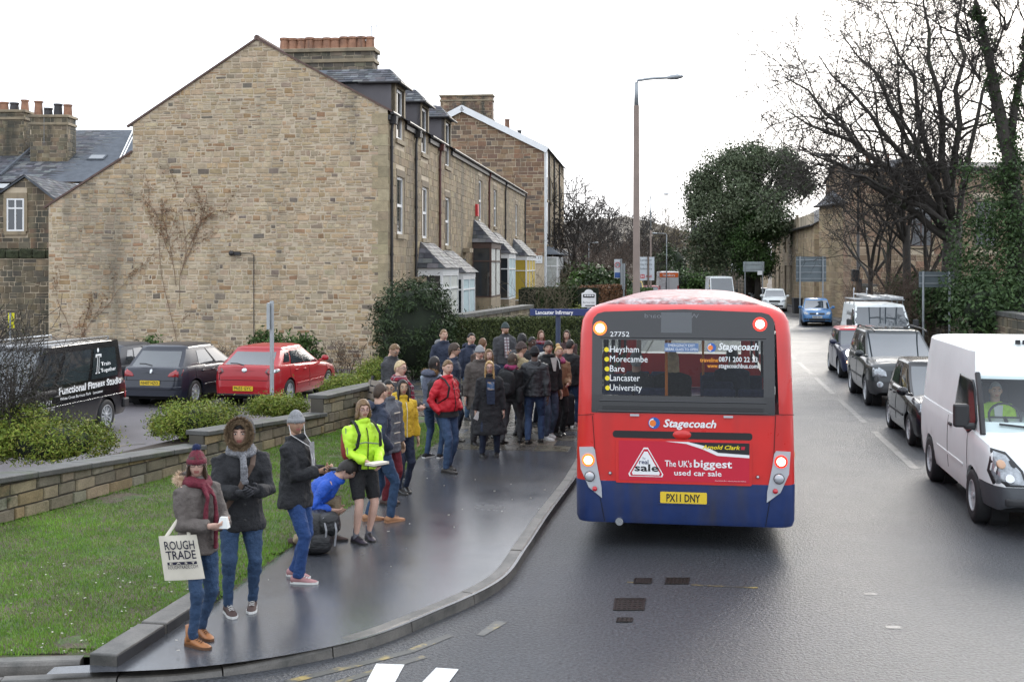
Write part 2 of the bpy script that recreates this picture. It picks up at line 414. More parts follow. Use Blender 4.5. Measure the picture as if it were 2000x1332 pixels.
c0 = kline(12)+UR*5.25
for i in range(14):
    a = c0+U*(i*5.6); 
    if a.y > 48*K: break
    strip('centre_line', m_whitefaint, a, a+U*4.3, .13, .004, road)
for x, y in ((1700,1160),(1745,1225)):
    p = G(x, y); w = rnd.uniform(.05,.1)
    mark([p+V(-w,-w*.5,0), p+V(w,-w*.6,0), p+V(w*.8,w*.5,0), p+V(-w*.9,w*.6,0)], m_whitefaint)
# inspection covers
m_iron = M('cast_iron', (.03,.024,.02), .4, .6, var=.4, vscale=20, bump=.8, bscale=120, bdist=.01)
def cover(x0, x1, y0, y1, label, grid=5):
    a, b, c, d = G(x0,y1), G(x1,y1), G(x1+ (x1-x0)*.06,y0), G(x0+(x1-x0)*.06,y0); ctr = (a+b+c+d)/4
    e = empty('inspection_cover', ctr, 0, label, 'manhole cover', 'iron covers in the road behind the bus')
    P = [p-ctr for p in (a,b,c,d)]
    f = MB()
    for i in range(4):
        p, q = P[i], P[(i+1)%4]; f.prism([p+V(0,0,.002), q+V(0,0,.002), q*.88+V(0,0,.002), p*.88+V(0,0,.002)], V(0,0,.008))
    f.build('frame', m_iron, e)
    pl = MB(); pl.prism([p*.87+V(0,0,.001) for p in P], V(0,0,.004)); plate = pl.build('plate', m_iron, e)
    s = MB()
    for i in range(grid):
        for j in range(grid):
            u, v = (i+.5)/grid, (j+.5)/grid; p = (P[0]*(1-u)+P[1]*u)*(1-v)+(P[3]*(1-u)+P[2]*u)*v
            s.box(p*.82+V(0,0,.0065), (.03,.03,.004), .2)
    tag(s.build('raised_studs', m_iron, plate), kind='stuff')
cover(1197,1258,1169,1192,'large square iron cover in the wet road behind the bus')
cover(1298,1345,1129,1141,'wide iron cover nearest the bus bumper, right one of the pair')
cover(1237,1272,1130,1140,'small iron cover left of the wide one behind the bus')
cover(1203,1235,1207,1215,'smallest iron cover, nearest to the camera behind the bus', 3)
# ---------------------------------------------------------------- grass verge
WALLP = [W(-8.6,4.6,0), W(-6.23,8.73,0), W(-4.63,11.5,0), W(-3.03,14.27,0)]
gpoly = [W(-9,5.52,0), W(-3.35,5.84,0)] + [p.copy() for p in EDGE[1:-1]] + [W(-3.0,14.3,0)] + WALLP[::-1][1:3] + [W(-9,6.0,0)]
def inside(p, poly):
    c = False; j = len(poly)-1
    for i in range(len(poly)):
        if (poly[i].y > p[1]) != (poly[j].y > p[1]) and p[0] < (poly[j].x-poly[i].x)*(p[1]-poly[i].y)/(poly[j].y-poly[i].y)+poly[i].x: c = not c
        j = i
    return c
def gz(x, y): return .112+.05*noise.noise((x*.5,y*.5,3))*.6+.015*noise.noise((x*3,y*3,1))
gv = MB(); step = .11; idx = {}
for i in range(int(-9.2/step), int(-.8/step)):
    for j in range(int(5.4*K/step), int(15*K/step)):
        x, y = i*step, j*step
        if not all(inside((x+a_, y+b_), gpoly) for a_, b_ in ((0,0),(step,0),(0,step),(step,step))): continue
        ids = []
        for dx, dy in ((0,0),(1,0),(1,1),(0,1)):
            k = (i+dx, j+dy)
            if k not in idx: idx[k] = gv.vert((k[0]*step, k[1]*step, gz(k[0]*step, k[1]*step)))
            ids.append(idx[k])
        gv.face(ids)
gb = MB(); gb.poly([W(-9,5.48,.096), W(-3.3,5.80,.096)]+[V(p.x+.35,p.y-.1,.096) for p in EDGE[1:-1]]+[W(-2.4,15.6,.096), W(-3.4,15.4,.096)]+[V(p.x,p.y,.096) for p in WALLP[::-1][1:3]]+[W(-9,6.0,.096)]); 
verge = gb.build('grass_verge', m_grassbase); tag(verge, kind='structure')
gv.build('turf', m_grassbase, verge)
N = 420000; rs_ = np.random.RandomState(3)
gx = rs_.uniform(-9, -1.2, N); gy = (5.5+(rs_.rand(N)**1.35)*8.8)*K
ins = np.zeros(N, bool); j_ = len(gpoly)-1
for i_ in range(len(gpoly)):
    pi_, pj_ = gpoly[i_], gpoly[j_]
    if abs(pj_.y-pi_.y) > 1e-9: ins ^= ((pi_.y > gy) != (pj_.y > gy)) & (gx < (pj_.x-pi_.x)*(gy-pi_.y)/(pj_.y-pi_.y)+pi_.x)
    j_ = i_
bb = MB()
for x, y in zip(gx[ins].tolist(), gy[ins].tolist()):
    pn = noise.noise((x*.9, y*.6, 7))+.55*noise.noise((x*3.1, y*2.1, 2)); yk = y/K
    bare = smoothstep((7.1-yk)/1.4)*.36 + smoothstep((6.8-yk+.35*(x+4))/1.5)*.3
    if pn < -.62+bare*1.05 and rnd.random() < .93: continue
    h = rnd.uniform(.018,.045)*(1+.35*pn); a = rnd.uniform(0, 6.283); w = .0036*max(1, yk/9); dx, dy = math.cos(a), math.sin(a); ln = rnd.uniform(-.02,.02)
    z = gz(x, y)-.004
    g = rnd.uniform(.7,1.25)*(1+.25*pn); c = (.135*g, .265*g, .022*g) if rnd.random() < .86 else (.16*g,.18*g,.04*g)
    i = len(bb.v)
    bb.v += [(x-dx*w, y-dy*w, z), (x+dx*w, y+dy*w, z), (x+dy*ln*1.2+rnd.uniform(-.012,.012), y+dx*ln, z+h)]
    bb.f.append((i,i+1,i+2)); bb.m.append(0); bb.c.append(c); bb.sm.append(False)
go = bb.build('grass', m_blade, None, col=True); tag(go, 'short wet green grass on the verge by the low wall', 'grass', kind='stuff')
lt = MB()
for i in range(80):
    t = rnd.random(); p = (EDGE[2].lerp(EDGE[6], t) + UR*rnd.uniform(.1,2.4)*(1)) if i < 18 else G(rnd.uniform(20,400), rnd.uniform(1100,1290), PAV)
    s = rnd.uniform(.006,.016); a = rnd.uniform(0,3)
    lt.box((p.x,p.y,PAV+(.004 if i < 18 else .04)), (s*2,s,.003), a)
tag(lt.build('scattered_litter', m_leaflitter), 'pale specks of litter and gum on the path', 'litter', kind='stuff')
sb = MB(); sb.poly([W(-9.3,4.7,.30), W(-6.5,9.1,.30), W(-3.4,14.5,.30), W(-4.2,14.9,.30), W(-7.3,9.5,.30), W(-10.1,5.1,.30)])
sb.poly([W(-4.2,14.9,.30), W(-7.3,9.5,.30), W(-7.3,9.5,PARK-.1), W(-4.2,14.9,PARK-.1)]); sb.poly([W(-7.3,9.5,.30), W(-10.1,5.1,.30), W(-10.1,5.1,PARK-.1), W(-7.3,9.5,PARK-.1)])
tag(sb.build('planting_bed', m_soil), kind='structure')
# front gardens of the terrace
fg = MB(); fg.poly([W(-3.4,20,.05), W(2.2,22.4,.05), W(3.4,52,.05), W(5,76,.05), W(1,80,.05), W(-4.5,26,.05)])
tag(fg.build('front_gardens', m_soil), kind='structure')
# ================================================================== houses
m_mortar = M('lime_mortar', (.50,.415,.30), .9, var=.2, vscale=1.5, bump=.5, bscale=30, obj=False, streak=((.20,.175,.13), .8, .5, .75))
m_rubble = M('rubble_stone', attr=True, rough=.85, var=.22, vscale=5, fine=.16, fscale=45, bump=.6, bscale=28, bdist=.02, obj=False, streak=((.17,.145,.105), .8, .56, .82))
m_ashlar = M('sooty_ashlar', attr=True, rough=.85, var=.2, vscale=4, fine=.14, fscale=45, bump=.5, bscale=25, bdist=.015, obj=False, streak=((.12,.10,.07), 1.0, .48, .75))
m_dress = M('dressed_stone', (.27,.215,.14), .8, var=.2, vscale=3, fine=.12, bump=.4, bscale=30, obj=False, streak=((.13,.11,.08), 2, .5, .75))
m_dirty = M('blackened_stone', attr=True, rough=.85, var=.3, vscale=3, fine=.15, bump=.5, bscale=25, obj=False, streak=((.05,.048,.036), 1.2, .42, .66))
m_slate = M('slate', attr=True, spec=.06, rough=.62, var=.25, vscale=4, fine=.12, fscale=60, bump=.3, bscale=40, bdist=.006, obj=False, rvar=.12)
m_upvc = M('white_frame', (.74,.74,.73), .4, var=.05)
m_brownframe = M('brown_frame', (.075,.04,.03), .45, var=.15)
m_pane = M('window_glass', (.028,.033,.038), .04, var=.3, vscale=1.2, spec=.9, obj=False)
m_curtain = M('net_curtain', (.42,.43,.40), .8, var=.2, vscale=6, obj=False)
m_yblind = M('yellow_blind', (.42,.30,.035), .8, var=.12, vscale=9, obj=False)
m_blueblind = M('pale_blind', (.34,.44,.46), .8, var=.1, obj=False)
m_cheek = M('dormer_cladding', (.115,.105,.11), .6, var=.12, vscale=2, obj=False)
m_pipe = M('black_pipe', (.022,.02,.02), .5, var=.2)
m_pipered = M('oxide_pipe', (.09,.025,.02), .5, var=.2)
m_pot = M('terracotta', (.30,.155,.095), .85, var=.3, vscale=4, fine=.15, obj=False, streak=((.12,.075,.055), 3, .5, .7))
m_potdark = M('sooty_pot', (.05,.047,.048), .8, var=.25, obj=False)
m_lead = M('lead_flashing', (.12,.13,.145), .75, spec=.05, var=.2, obj=False)
m_moss = M('mossy_coping', (.040,.046,.022), .95, var=.5, vscale=6, bump=.9, bscale=25, bdist=.03, obj=False)
m_barge = M('white_bargeboard', (.75,.76,.76), .5, var=.06, obj=False)
m_redverge = M('verge_mortar', (.12,.075,.06), .8, var=.3, vscale=8, obj=False)
m_alu = M('aerial_metal', (.22,.22,.22), .4, .7)
m_surr = M('window_stone', (.17,.13,.085), .85, var=.2, vscale=3, fine=.12, obj=False)
BZ = {1: (.95,2.95,1.0), 2: (1.0,2.75,.95), 3: (1.7,4.2,1.15), 4: (1.4,3.75,1.2), 5: (1.05,3.7,1.1)}
PAL_A = [(.41,.31,.195),(.44,.34,.22),(.385,.295,.195),(.42,.305,.18),(.365,.285,.19),(.455,.36,.24),(.40,.29,.17),(.42,.335,.23)]*6+[(.29,.18,.10),(.31,.19,.105),(.21,.165,.125),(.17,.14,.11),(.27,.215,.15),(.34,.225,.12)]
PAL_F = [(.25,.19,.11),(.28,.21,.125),(.215,.165,.10),(.30,.23,.14),(.24,.175,.10),(.19,.145,.09)]
PAL_2 = [(.21,.135,.08),(.25,.165,.10),(.18,.12,.08),(.28,.20,.13),(.16,.10,.07),(.23,.13,.08),(.12,.09,.07)]
PAL_W = [(.16,.13,.085),(.19,.155,.10),(.13,.11,.075),(.21,.165,.10),(.15,.115,.07),(.11,.095,.07)]
PAL_S = [(.090,.093,.102),(.11,.114,.123),(.08,.082,.09),(.135,.138,.145),(.10,.097,.10),(.16,.16,.16)]
P0 = W(-4.17, 24.0, 0)
def TK(t): return K*t*.9826/HU.y
def FA(px, py, off=0.0):
    k = (px-1000)/FPX; p0 = P0+HR*off; d = (p0.x*HR.x+p0.y*HR.y)/(k*HR.x+HR.y)
    P = V(k*d, d, CAM_H-(py-HZN)*d/FPX); return (P-P0).dot(HU), P.z
def GA(px, py, t=0.0, p0=None):
    p0 = (p0 or P0)+HU*t; k = (px-1000)/FPX; d = (p0.x*HU.x+p0.y*HU.y)/(k*HU.x+HU.y)
    P = V(k*d, d, CAM_H-(py-HZN)*d/FPX); return -(P-p0).dot(HR), P.z
def slates(mb, o, du, dv, w, l, r, row=.22, wid=(.25,.42), hps=((),), pal=PAL_S, th=.016, singles=None, mat=None, parent=None):
    dn = du.cross(dv).normalized()
    if dn.z < 0: dn = -dn
    n = int(math.ceil(l/row)); out = []
    for i in range(n):
        v0 = i*row; u = -r.uniform(0, wid[1]); v1 = min(v0+row*1.25, l)
        while u < w:
            L = r.uniform(*wid); a, b = max(0, u+.004), min(w, u+L-.004); u += L
            if b-a < .03: continue
            q = [(a, v0-r.uniform(0,.012)), (b, v0-r.uniform(0,.012)), (b, v1), (a, v1)]
            for hp in hps:
                p = clip(q, hp) if hp else q
                if len(p) >= 3 and area(p) > .003: out.append((p, v0))
    for k, (p, v0) in enumerate(out):
        b = mb
        if singles and k % max(1, len(out)//singles) == 0 and singles*max(1, len(out)//singles) > k: b = MB()
        b.cur = jit(r.choice(pal), .25, r, .04)
        lift = r.uniform(.0,.008)
        tp = [b.vert(o+du*x+dv*y+dn*(th+lift if y < v0+.03 else .006)) for x, y in p]; bt = [b.vert(o+du*x+dv*y+dn*.0) for x, y in p]
        b.face(tp); m = len(p)
        for i in range(m): b.face((bt[i], bt[(i+1)%m], tp[(i+1)%m], tp[i]))
        if b is not mb: b.build('slate', mat, parent, col=True)
def wall_holes(mb, o, du, dn, w, z0, z1, holes, depth=.16):
    """face of a wall with rectangular openings and their reveals"""
    us = sorted({0, w, *[x for h in holes for x in h[:2]]}); vs = sorted({z0, z1, *[x for h in holes for x in h[2:4]]})
    P = lambda u, v, n=0: o+du*u+Z*v+dn*n
    for a, b in zip(us, us[1:]):
        for c, d in zip(vs, vs[1:]):
            mu, mv = (a+b)/2, (c+d)/2
            if any(h[0] < mu < h[1] and h[2] < mv < h[3] for h in holes): continue
            mb.poly([P(a,c), P(b,c), P(b,d), P(a,d)])
    for h in holes:
        a, b, c, d = h[:4]
        for p, q in (((a,c),(a,d)), ((b,c),(b,d)), ((a,c),(b,c)), ((a,d),(b,d))): mb.poly([P(*p), P(*q), P(*q,-depth), P(*p,-depth)])
def window(parent, o, du, dn, a, b, c, d, frame=m_upvc, pane=m_pane, depth=.11, rails=(.5,), mull=(), fw=.06, inner=None, sill=True, surround=True, lint=m_dress):
    """a sash: frame (bars), pane(s), sill, lintel; a..b along, c..d up"""
    f = MB(); B = lambda u0,u1,v0,v1,n0,n1: f.fbox(o, du, Z, dn, u0,u1,v0,v1,n0,n1)
    n0, n1 = -depth-.05, -depth+.012
    B(a, a+fw, c, d, n0, n1); B(b-fw, b, c, d, n0, n1); B(a+fw, b-fw, c, c+fw, n0, n1); B(a+fw, b-fw, d-fw, d, n0, n1)
    for r_ in rails: B(a+fw, b-fw, lerp(c,d,r_)-fw*.5, lerp(c,d,r_)+fw*.5, n0, n1+.006)
    for r_ in mull: B(lerp(a,b,r_)-fw*.5, lerp(a,b,r_)+fw*.5, c+fw, d-fw, n0, n1+.003)
    w = f.build('window', frame, parent)
    ys = [c+fw]+[lerp(c,d,r_) for r_ in rails]+[d-fw]; xs = [a+fw]+[lerp(a,b,r_) for r_ in mull]+[b-fw]
    for y0, y1 in zip(ys, ys[1:]):
        for x0, x1 in zip(xs, xs[1:]):
            g = MB(); g.fbox(o, du, Z, dn, x0, x1, y0, y1, -depth-.03, -depth-.02); g.build('pane', inner or pane, w)
    if sill:
        s = MB(); s.fbox(o, du, Z, dn, a-.10, b+.10, c-.16, c-.003, -depth, .075); s.build('sill', m_dress, w)
    if surround:
        s = MB(); s.fbox(o, du, Z, dn, a-.12, b+.12, d+.003, d+.24, -.02, .022); s.build('lintel', lint, w)
        for x0, x1 in ((a-.14, a-.003), (b+.003, b+.14)):
            s = MB(); s.fbox(o, du, Z, dn, x0, x1, c+.003, d-.003, -depth, .018); s.build('jamb', lint, w)
    return w
def chimney(parent, c, du, dn, w, dp, z0, z1, pots, mat_pots, pal, r, cap=True, name='chimney', ph=(.5,.7), pr=.15, single=0):
    """stack centred at c; w along du, dp along dn"""
    b = MB(); b.fbox(c, du, dn, Z, -w/2, w/2, -dp/2, dp/2, z0, z1); st = b.build(name, m_mortar, parent)
    for (o, d, nn, ww) in ((c-du*w/2-dn*dp/2, du, -dn, w), (c+du*w/2+dn*dp/2, -du, dn, w), (c+du*w/2-dn*dp/2, dn, du, dp), (c-du*w/2+dn*dp/2, -dn, -du, dp)):
        s = courses(ww, z1-.0, (.16,.24), (.25,.5), r, v0=z0, gap=.012)
        mb = MB()
        for p in s: mb.cur = jit(r.choice(pal), .25, r, .05); stone_into(mb, p, (o, d, Z, nn), r.uniform(.008,.02))
        tag(mb.build('stack_stones', m_dirty, st, col=True), kind='stuff')
    if cap:
        for za, zb, e in ((z1-.42, z1-.28, .07), (z1-.02, z1+.12, .10)):
            b = MB(); b.fbox(c, du, dn, Z, -w/2-e, w/2+e, -dp/2-e, dp/2+e, za, zb); bevel(b.build('cap_course', m_dress, st), .02)
    for i in range(pots):
        p = c+du*(lerp(-w/2+.2, w/2-.2, i/(pots-1) if pots > 1 else .5)); h = r.uniform(*ph); rr = pr*r.uniform(.9,1.1)
        b = MB(); b.lathe([(rr*.85,0),(rr*1.05,.05),(rr*.98,.1),(rr*.86,h*.75),(rr*.84,h-.1),(rr*1.0,h-.08),(rr*1.0,h),(rr*.7,h),(rr*.7,h-.1)], p+Z*(z1+.10), 12)
        b.build('chimney_pot', mat_pots if not isinstance(mat_pots, list) else mat_pots[i % len(mat_pots)], st, smooth=False)
    return st
def aerial(parent, p, h=1.3, name='aerial'):
    b = MB(); b.tube([p, p+Z*h], .018, 5); q = p+Z*h
    b.tube([q-HR*.7+Z*.03, q+HR*.25-Z*.02], .012, 4)
    for i in range(7): x = q+HR*lerp(-.68,.2,i/6); b.tube([x-HU*.16, x+HU*.16], .006, 4)
    b.tube([q+HR*.2-Z*.15, q+HR*.2+Z*.15], .012, 4); return b.build(name, m_alu, parent)
r1 = random.Random(11)
EAV = GA(765, 214)[1]; APX = GA(502, 77); LE = GA(259, 243); LE2 = GA(259, 297); LL = GA(95, 402)
TB = [TK(t) for t in (0, 2.75, 5.9, 9.6, 15.6, 20.1, 27.3)]
GZ0 = -.35
depth_l = LE[0]
pitch_r = (APX[1]-EAV)/APX[0]; pitch_l = (APX[1]-LE[1])/(LE[0]-APX[0])
def TP(t, u, z): return P0+HU*t-HR*u+Z*z          # a point of the terrace: along, back, up
WIN = {0: [((771,790),(176,274)), ((773,791),(346,458))], 1: [((819,838),(212,301)), ((821,839),(366,466))], 2: [((867,881),(240,326)), ((867,881),(386,480))],
       3: [((932,944),(338,432))], 4: [((962,972),(357,443))], 5: [((1003,1014),(380,462))]}
BAYS = {0: (.55, 2.4), 1: (3.2, 5.5), 2: (6.3, 8.4), 3: (11.8, 14.1), 4: (16.4, 18.4), 5: (22.4, 26.0)}
BAYS = {k: (TK(a), TK(b)) for k, (a, b) in BAYS.items()}
LABELS = ['end terrace house with big buff rubble gable facing the car park', 'terrace house second from the rubble gable, dormer between two black downpipes',
          'terrace house with oxide red downpipe, last one with a dormer', 'terrace house with dark brown framed bay window', 'terrace house with white bay and pale blue blind', 'last house of the near terrace, yellow blind in its bay']
houses = []
for i in range(6):
    t0, t1 = TB[i], TB[i+1]; w = t1-t0; o = P0+HU*t0
    H = empty('terrace_house', o, 0, LABELS[i], 'house', 'terraced stone houses left of the road')
    inv = lambda p, o=o: p-o
    houses.append(H); O = V(0,0,0)
    holes = []
    for (xa, xb), (ya, yb) in WIN[i]:
        ua, _ = FA(xa, (ya+yb)/2); ub, _ = FA(xb, (ya+yb)/2); xm = (xa+xb)/2
        za = FA(xm, yb)[1]; zb = FA(xm, ya)[1]; ua, ub = max(.2, ua-t0), min(w-.2, ub-t0)
        m_ = (ua+ub)/2; hw_ = min(.62, max(.46, (ub-ua)/2)); ua, ub = m_-hw_, m_+hw_
        holes.append((ua, ub, za, min(zb, za+2.1)))
    wl = MB()
    front_top = EAV
    dorm = i < 3
    wh = [h for h in holes]
    hl = [(h[0], h[1], h[2], min(h[3], EAV)) for h in wh]
    wall_holes(wl, O, HU, HR, w, GZ0, EAV, hl)
    q = lambda t, u, z: HU*t-HR*u+Z*z
    # end and back walls
    pent = [(0,GZ0),(0,EAV),(APX[0],APX[1]),(LE[0],LE[1]),(LE[0],GZ0)]
    for t in ([0] if i == 0 else [])+([w] if i == 5 else []): gw_ = MB(); gw_.poly([q(t,u,z) for u, z in pent]); gw_.build('gable_wall', m_mortar, H)
    gw_ = MB(); gw_.poly([q(0,LE[0],GZ0), q(w,LE[0],GZ0), q(w,LE[0],LE[1]), q(0,LE[0],LE[1])]); gw_.build('rear_wall', m_mortar, H)
    W_ = wl.build('wall', m_mortar, H)
    # facade stonework
    st = courses(w, EAV-.05, (.24,.29), (.34,.62), r1, holes=[(h[0]-.14, h[1]+.14, h[2]-.16, h[3]+.24) for h in wh], v0=.2, gap=.012, jitter=.004)
    lay(st, (O, HU, Z, HR), PAL_F, m_ashlar, H, r1, single=[120,110,100,60,40,0][i], proud=(.008,.018), name='ashlar_block', rest='ashlar_courses', key=lambda p: p[0][0]*.3+abs(p[0][1]-6)*.1-area(p)*4)
    for (a,b,c,d) in wh: window(H, O, HU, HR, a, b, c, d, rails=(.5,), frame=m_upvc, depth=.07, fw=.10, lint=m_surr)
    # roof
    rf = MB(); ov = .12
    e0 = q(0, -ov, EAV-ov*pitch_r); rl = math.hypot(APX[0]+ov, (APX[0]+ov)*pitch_r); rv = (-HR*1+Z*pitch_r).normalized()
    slab = MB(); slab.poly([q(-.05 if i == 0 else 0,-ov,EAV-ov*pitch_r), q(w,-ov,EAV-ov*pitch_r), q(w,APX[0],APX[1]+.03), q(-.05 if i == 0 else 0,APX[0],APX[1]+.03)])
    slab.poly([q(-.05 if i == 0 else 0,LE[0]+.1,LE[1]-.1*pitch_l), q(w,LE[0]+.1,LE[1]-.1*pitch_l), q(w,APX[0],APX[1]+.03), q(-.05 if i == 0 else 0,APX[0],APX[1]+.03)])
    RF = slab.build('roof', M('roof_felt', (.05,.05,.055), .7, var=.2, obj=False), H)
    sm_ = MB(); slates(sm_, e0+Z*.02, HU, rv, w, rl, r1, .26, (.3,.5)); tag(sm_.build('slates', m_slate, RF, col=True), kind='stuff')
    # gutter and downpipe
    for ga, gb_ in (((0, wh[0][0]-.2), (wh[0][1]+.2, w)) if dorm else ((0, w),)):
        if gb_-ga < .1: continue
        g = MB(); g.tube([q(ga,-.16,EAV-.1), q(gb_,-.16,EAV-.1)], .065, 8); g.fbox(O, HU, Z, HR, ga, gb_, EAV-.34, EAV-.18, 0, .10); g.build('gutter', m_pipe, H)
    tp = {0: .35, 1: .12, 2: .1, 3: w-.3, 4: w-.2, 5: w-.3}[i]
    g = MB(); g.tube([q(tp,-.16,EAV-.12), q(tp,-.10,EAV-.45), q(tp,-.07,EAV-.7), q(tp,-.07,.0)], .048, 8)
    for z in (7.2, 5.4, 3.6, 1.8): g.tube([q(tp,-.07,z), q(tp,-.07,z+.1)], .062, 8)
    if dorm: g.box(q(tp,-.13,EAV-.32), (.26,.22,.26), math.atan2(HU.y, HU.x), taper=1.25)
    g.build('downpipe', m_pipered if i in (2,3) else m_pipe, H)
    # dormer
    if dorm:
        h = wh[0]; a, b = h[0]-.22, h[1]+.22; zt = h[3]+.12; back = (zt-EAV)/pitch_r+.1
        fr = MB()
        fr.fbox(O, HU, Z, HR, a, h[0]-.003, EAV+.002, zt, -.12, .03); fr.fbox(O, HU, Z, HR, h[1]+.003, b, EAV+.002, zt, -.12, .03); fr.fbox(O, HU, Z, HR, a, b, h[3]+.003, zt+.03, -.12, .033)
        dm = fr.build('dormer', m_dress, H)
        for t in (a, b): DM = MB(); DM.prism([q(t,-.01,EAV-.05), q(t,-.01,zt), q(t,back,zt)], HU*(.05 if t == a else -.05)); DM.build('dormer_cheek', m_cheek, dm)
        ro = MB(); e = .2; zr = zt+.62; A_, B_ = a-e, b+e; mid = (a+b)/2; bk = (zr-EAV)/pitch_r
        rp_ = [q(A_,-e,zt+.02), q(B_,-e,zt+.02), q(B_,back+.5,zt+.02), q(A_,back+.5,zt+.02)]; r0, r1_ = q(mid,.35,zr), q(mid,bk+.2,zr)
        ro.poly([rp_[0], rp_[1], r0]); ro.poly([rp_[1], rp_[2], r1_, r0]); ro.poly([rp_[3], rp_[0], r0, r1_]); ro.poly(rp_[::-1])
        dr = ro.build('dormer_roof', m_lead, dm)
        sm2 = MB()
        for pts in (([rp_[0], rp_[1], r0],), ([rp_[3], rp_[0], r0, r1_],), ([rp_[1], rp_[2], r1_, r0],)):
            P_ = pts[0]; du_ = (P_[1]-P_[0]); W2 = du_.length; du_.normalize(); up_ = (P_[2]-P_[0]); dv_ = (up_-du_*up_.dot(du_)).normalized(); hh = (P_[2]-P_[0]).dot(dv_)
            us = [((p-P_[0]).dot(du_), (p-P_[0]).dot(dv_)) for p in P_]; hp = []
            for k in range(len(us)):
                (x0,y0),(x1,y1) = us[k], us[(k+1)%len(us)]; hp.append((y1-y0, -(x1-x0), (y1-y0)*x0-(x1-x0)*y0))
            slates(sm2, P_[0], du_, dv_, W2, hh, r1, .2, (.22,.36), hps=(hp,), th=.02)
        tag(sm2.build('slates', m_slate, dr, col=True), kind='stuff')
        gg = MB(); gg.tube([q(a-e,-e-.03,zt), q(b+e,-e-.03,zt)], .045, 6); gg.tube([q(a-e,-e-.03,zt), q(a-e,back*.6,zt)], .04, 6); gg.build('dormer_gutter', m_pipe, dm)
    # bay window
    if i == 0: continue
    ba, bb_ = BAYS[i][0]-t0, BAYS[i][1]-t0; pj = .95; zb0, zb1, rh_ = BZ[i]
    fm = m_brownframe if i == 3 else m_upvc
    bl = {0: m_curtain, 1: m_curtain, 2: m_blueblind, 3: m_curtain, 4: m_blueblind, 5: m_yblind}[i]
    by = MB(); by.fbox(O, HU, Z, HR, ba, bb_, .0, zb0, 0, pj); bay = by.build('bay', m_dress, H)
    fas = MB(); fas.fbox(O, HU, Z, HR, ba-.02, bb_+.02, zb1+.003, zb1+.22, 0, pj+.02); fas.build('fascia', fm, bay)
    c_ = q(0,0,0)
    window(bay, O+HR*(pj+.0), HU, HR, ba, bb_, zb0, zb1, frame=fm, rails=(.72,), mull=(.33,.67) if i in (5,) else (.5,), depth=.0, sill=False, surround=False, inner=bl, fw=.07)
    window(bay, O+HU*ba+HR*.0, HR, -HU, 0, pj-.02, zb0, zb1, frame=fm, rails=(.72,), depth=.0, sill=False, surround=False, inner=m_pane if i != 5 else m_yblind, fw=.06)
    window(bay, O+HU*bb_+HR*pj, -HR, HU, .02, pj, zb0, zb1, frame=fm, rails=(.72,), depth=.0, sill=False, surround=False, fw=.06)
    ro = MB(); e = .14; zb = zb1+.22; zt = zb+rh_
    c = [q(ba-e,0,zb), q(ba-e,-pj-e,zb), q(bb_+e,-pj-e,zb), q(bb_+e,0,zb)]; tp0, tp1 = q(ba+.45,-.02,zt), q(bb_-.45,-.02,zt)
    fcs = ([c[1], c[2], tp1, tp0], [c[0], c[1], tp0], [c[2], c[3], tp1]); 
    for P_ in fcs: ro.poly(P_)
    ro.poly(c); br = ro.build('bay_roof', m_lead, bay); sm2 = MB()
    for P_ in fcs:
        du_ = (P_[1]-P_[0]); W2 = du_.length; du_.normalize(); up_ = (P_[2]-P_[0]); dv_ = (up_-du_*up_.dot(du_)).normalized(); hh = max((p-P_[0]).dot(dv_) for p in P_)
        us = [((p-P_[0]).dot(du_), (p-P_[0]).dot(dv_)) for p in P_]; hp = []
        for k in range(len(us)):
            (x0,y0),(x1,y1) = us[k], us[(k+1)%len(us)]; hp.append((y1-y0, -(x1-x0), (y1-y0)*x0-(x1-x0)*y0))
        slates(sm2, P_[0], du_, dv_, W2, hh, r1, .22, (.28,.45), hps=(hp,), th=.02, singles=10, mat=m_slate, parent=br)
    tag(sm2.build('slates', m_slate, br, col=True), kind='stuff')
    # door with hood
    da = {0: .0, 1: .1, 2: .1, 3: .6, 4: .25, 5: .5}[i]
    if i: 
        dd = MB(); dd.fbox(O, HU, Z, HR, da, da+.8, zb0-.8, zb1-.6, .0, .03); dr = dd.build('door', M('door_%d' % (i % 2), ((.06,.02,.02),(.03,.04,.05))[i % 2], .4), H)
        hd = MB(); hd.fbox(O, HU, Z, HR, da-.15, da+.95, zb1-.3, zb1-.1, 0, .35); hd.build('door_hood', m_dress, H)
# ---- the rubble gable of the end house
HA = houses[0]
hpR = (pitch_r, 0, 0)
def hp_line(p, q, keep):
    a, b = q[1]-p[1], -(q[0]-p[0]); c = a*p[0]+b*p[1]
    return (a, b, c) if a*keep[0]+b*keep[1] <= c else (-a, -b, -c)
mid = (APX[0], 3)
reg1 = [hp_line((0,EAV-.02), (APX[0],APX[1]-.02), mid), hp_line((APX[0],APX[1]-.02), (LE[0],LE[1]-.02), mid), hp_line((LE[0]-.02,0),(LE[0]-.02,5), mid), hp_line((.30,0),(.30,5), mid)]
mid2 = ((LE[0]+LL[0])/2, 2)
reg2 = [hp_line((LE2[0],LE2[1]-.03), (LL[0],LL[1]-.03), mid2), hp_line((LE[0]-.02,0),(LE[0]-.02,5), mid2), hp_line((LL[0],0),(LL[0],5), mid2)]
gst = courses(LL[0], APX[1], (.10,.21), (.15,.46), r1, hps=(reg1, reg2), v0=GZ0, gap=.034, jitter=.02, split=.32)
lay(gst, (V(0,0,0), -HR, Z, -HU), PAL_A, m_rubble, HA, r1, single=300, proud=(.006,.022), bev=.024)
qs = MB(); z = GZ0; k = 0
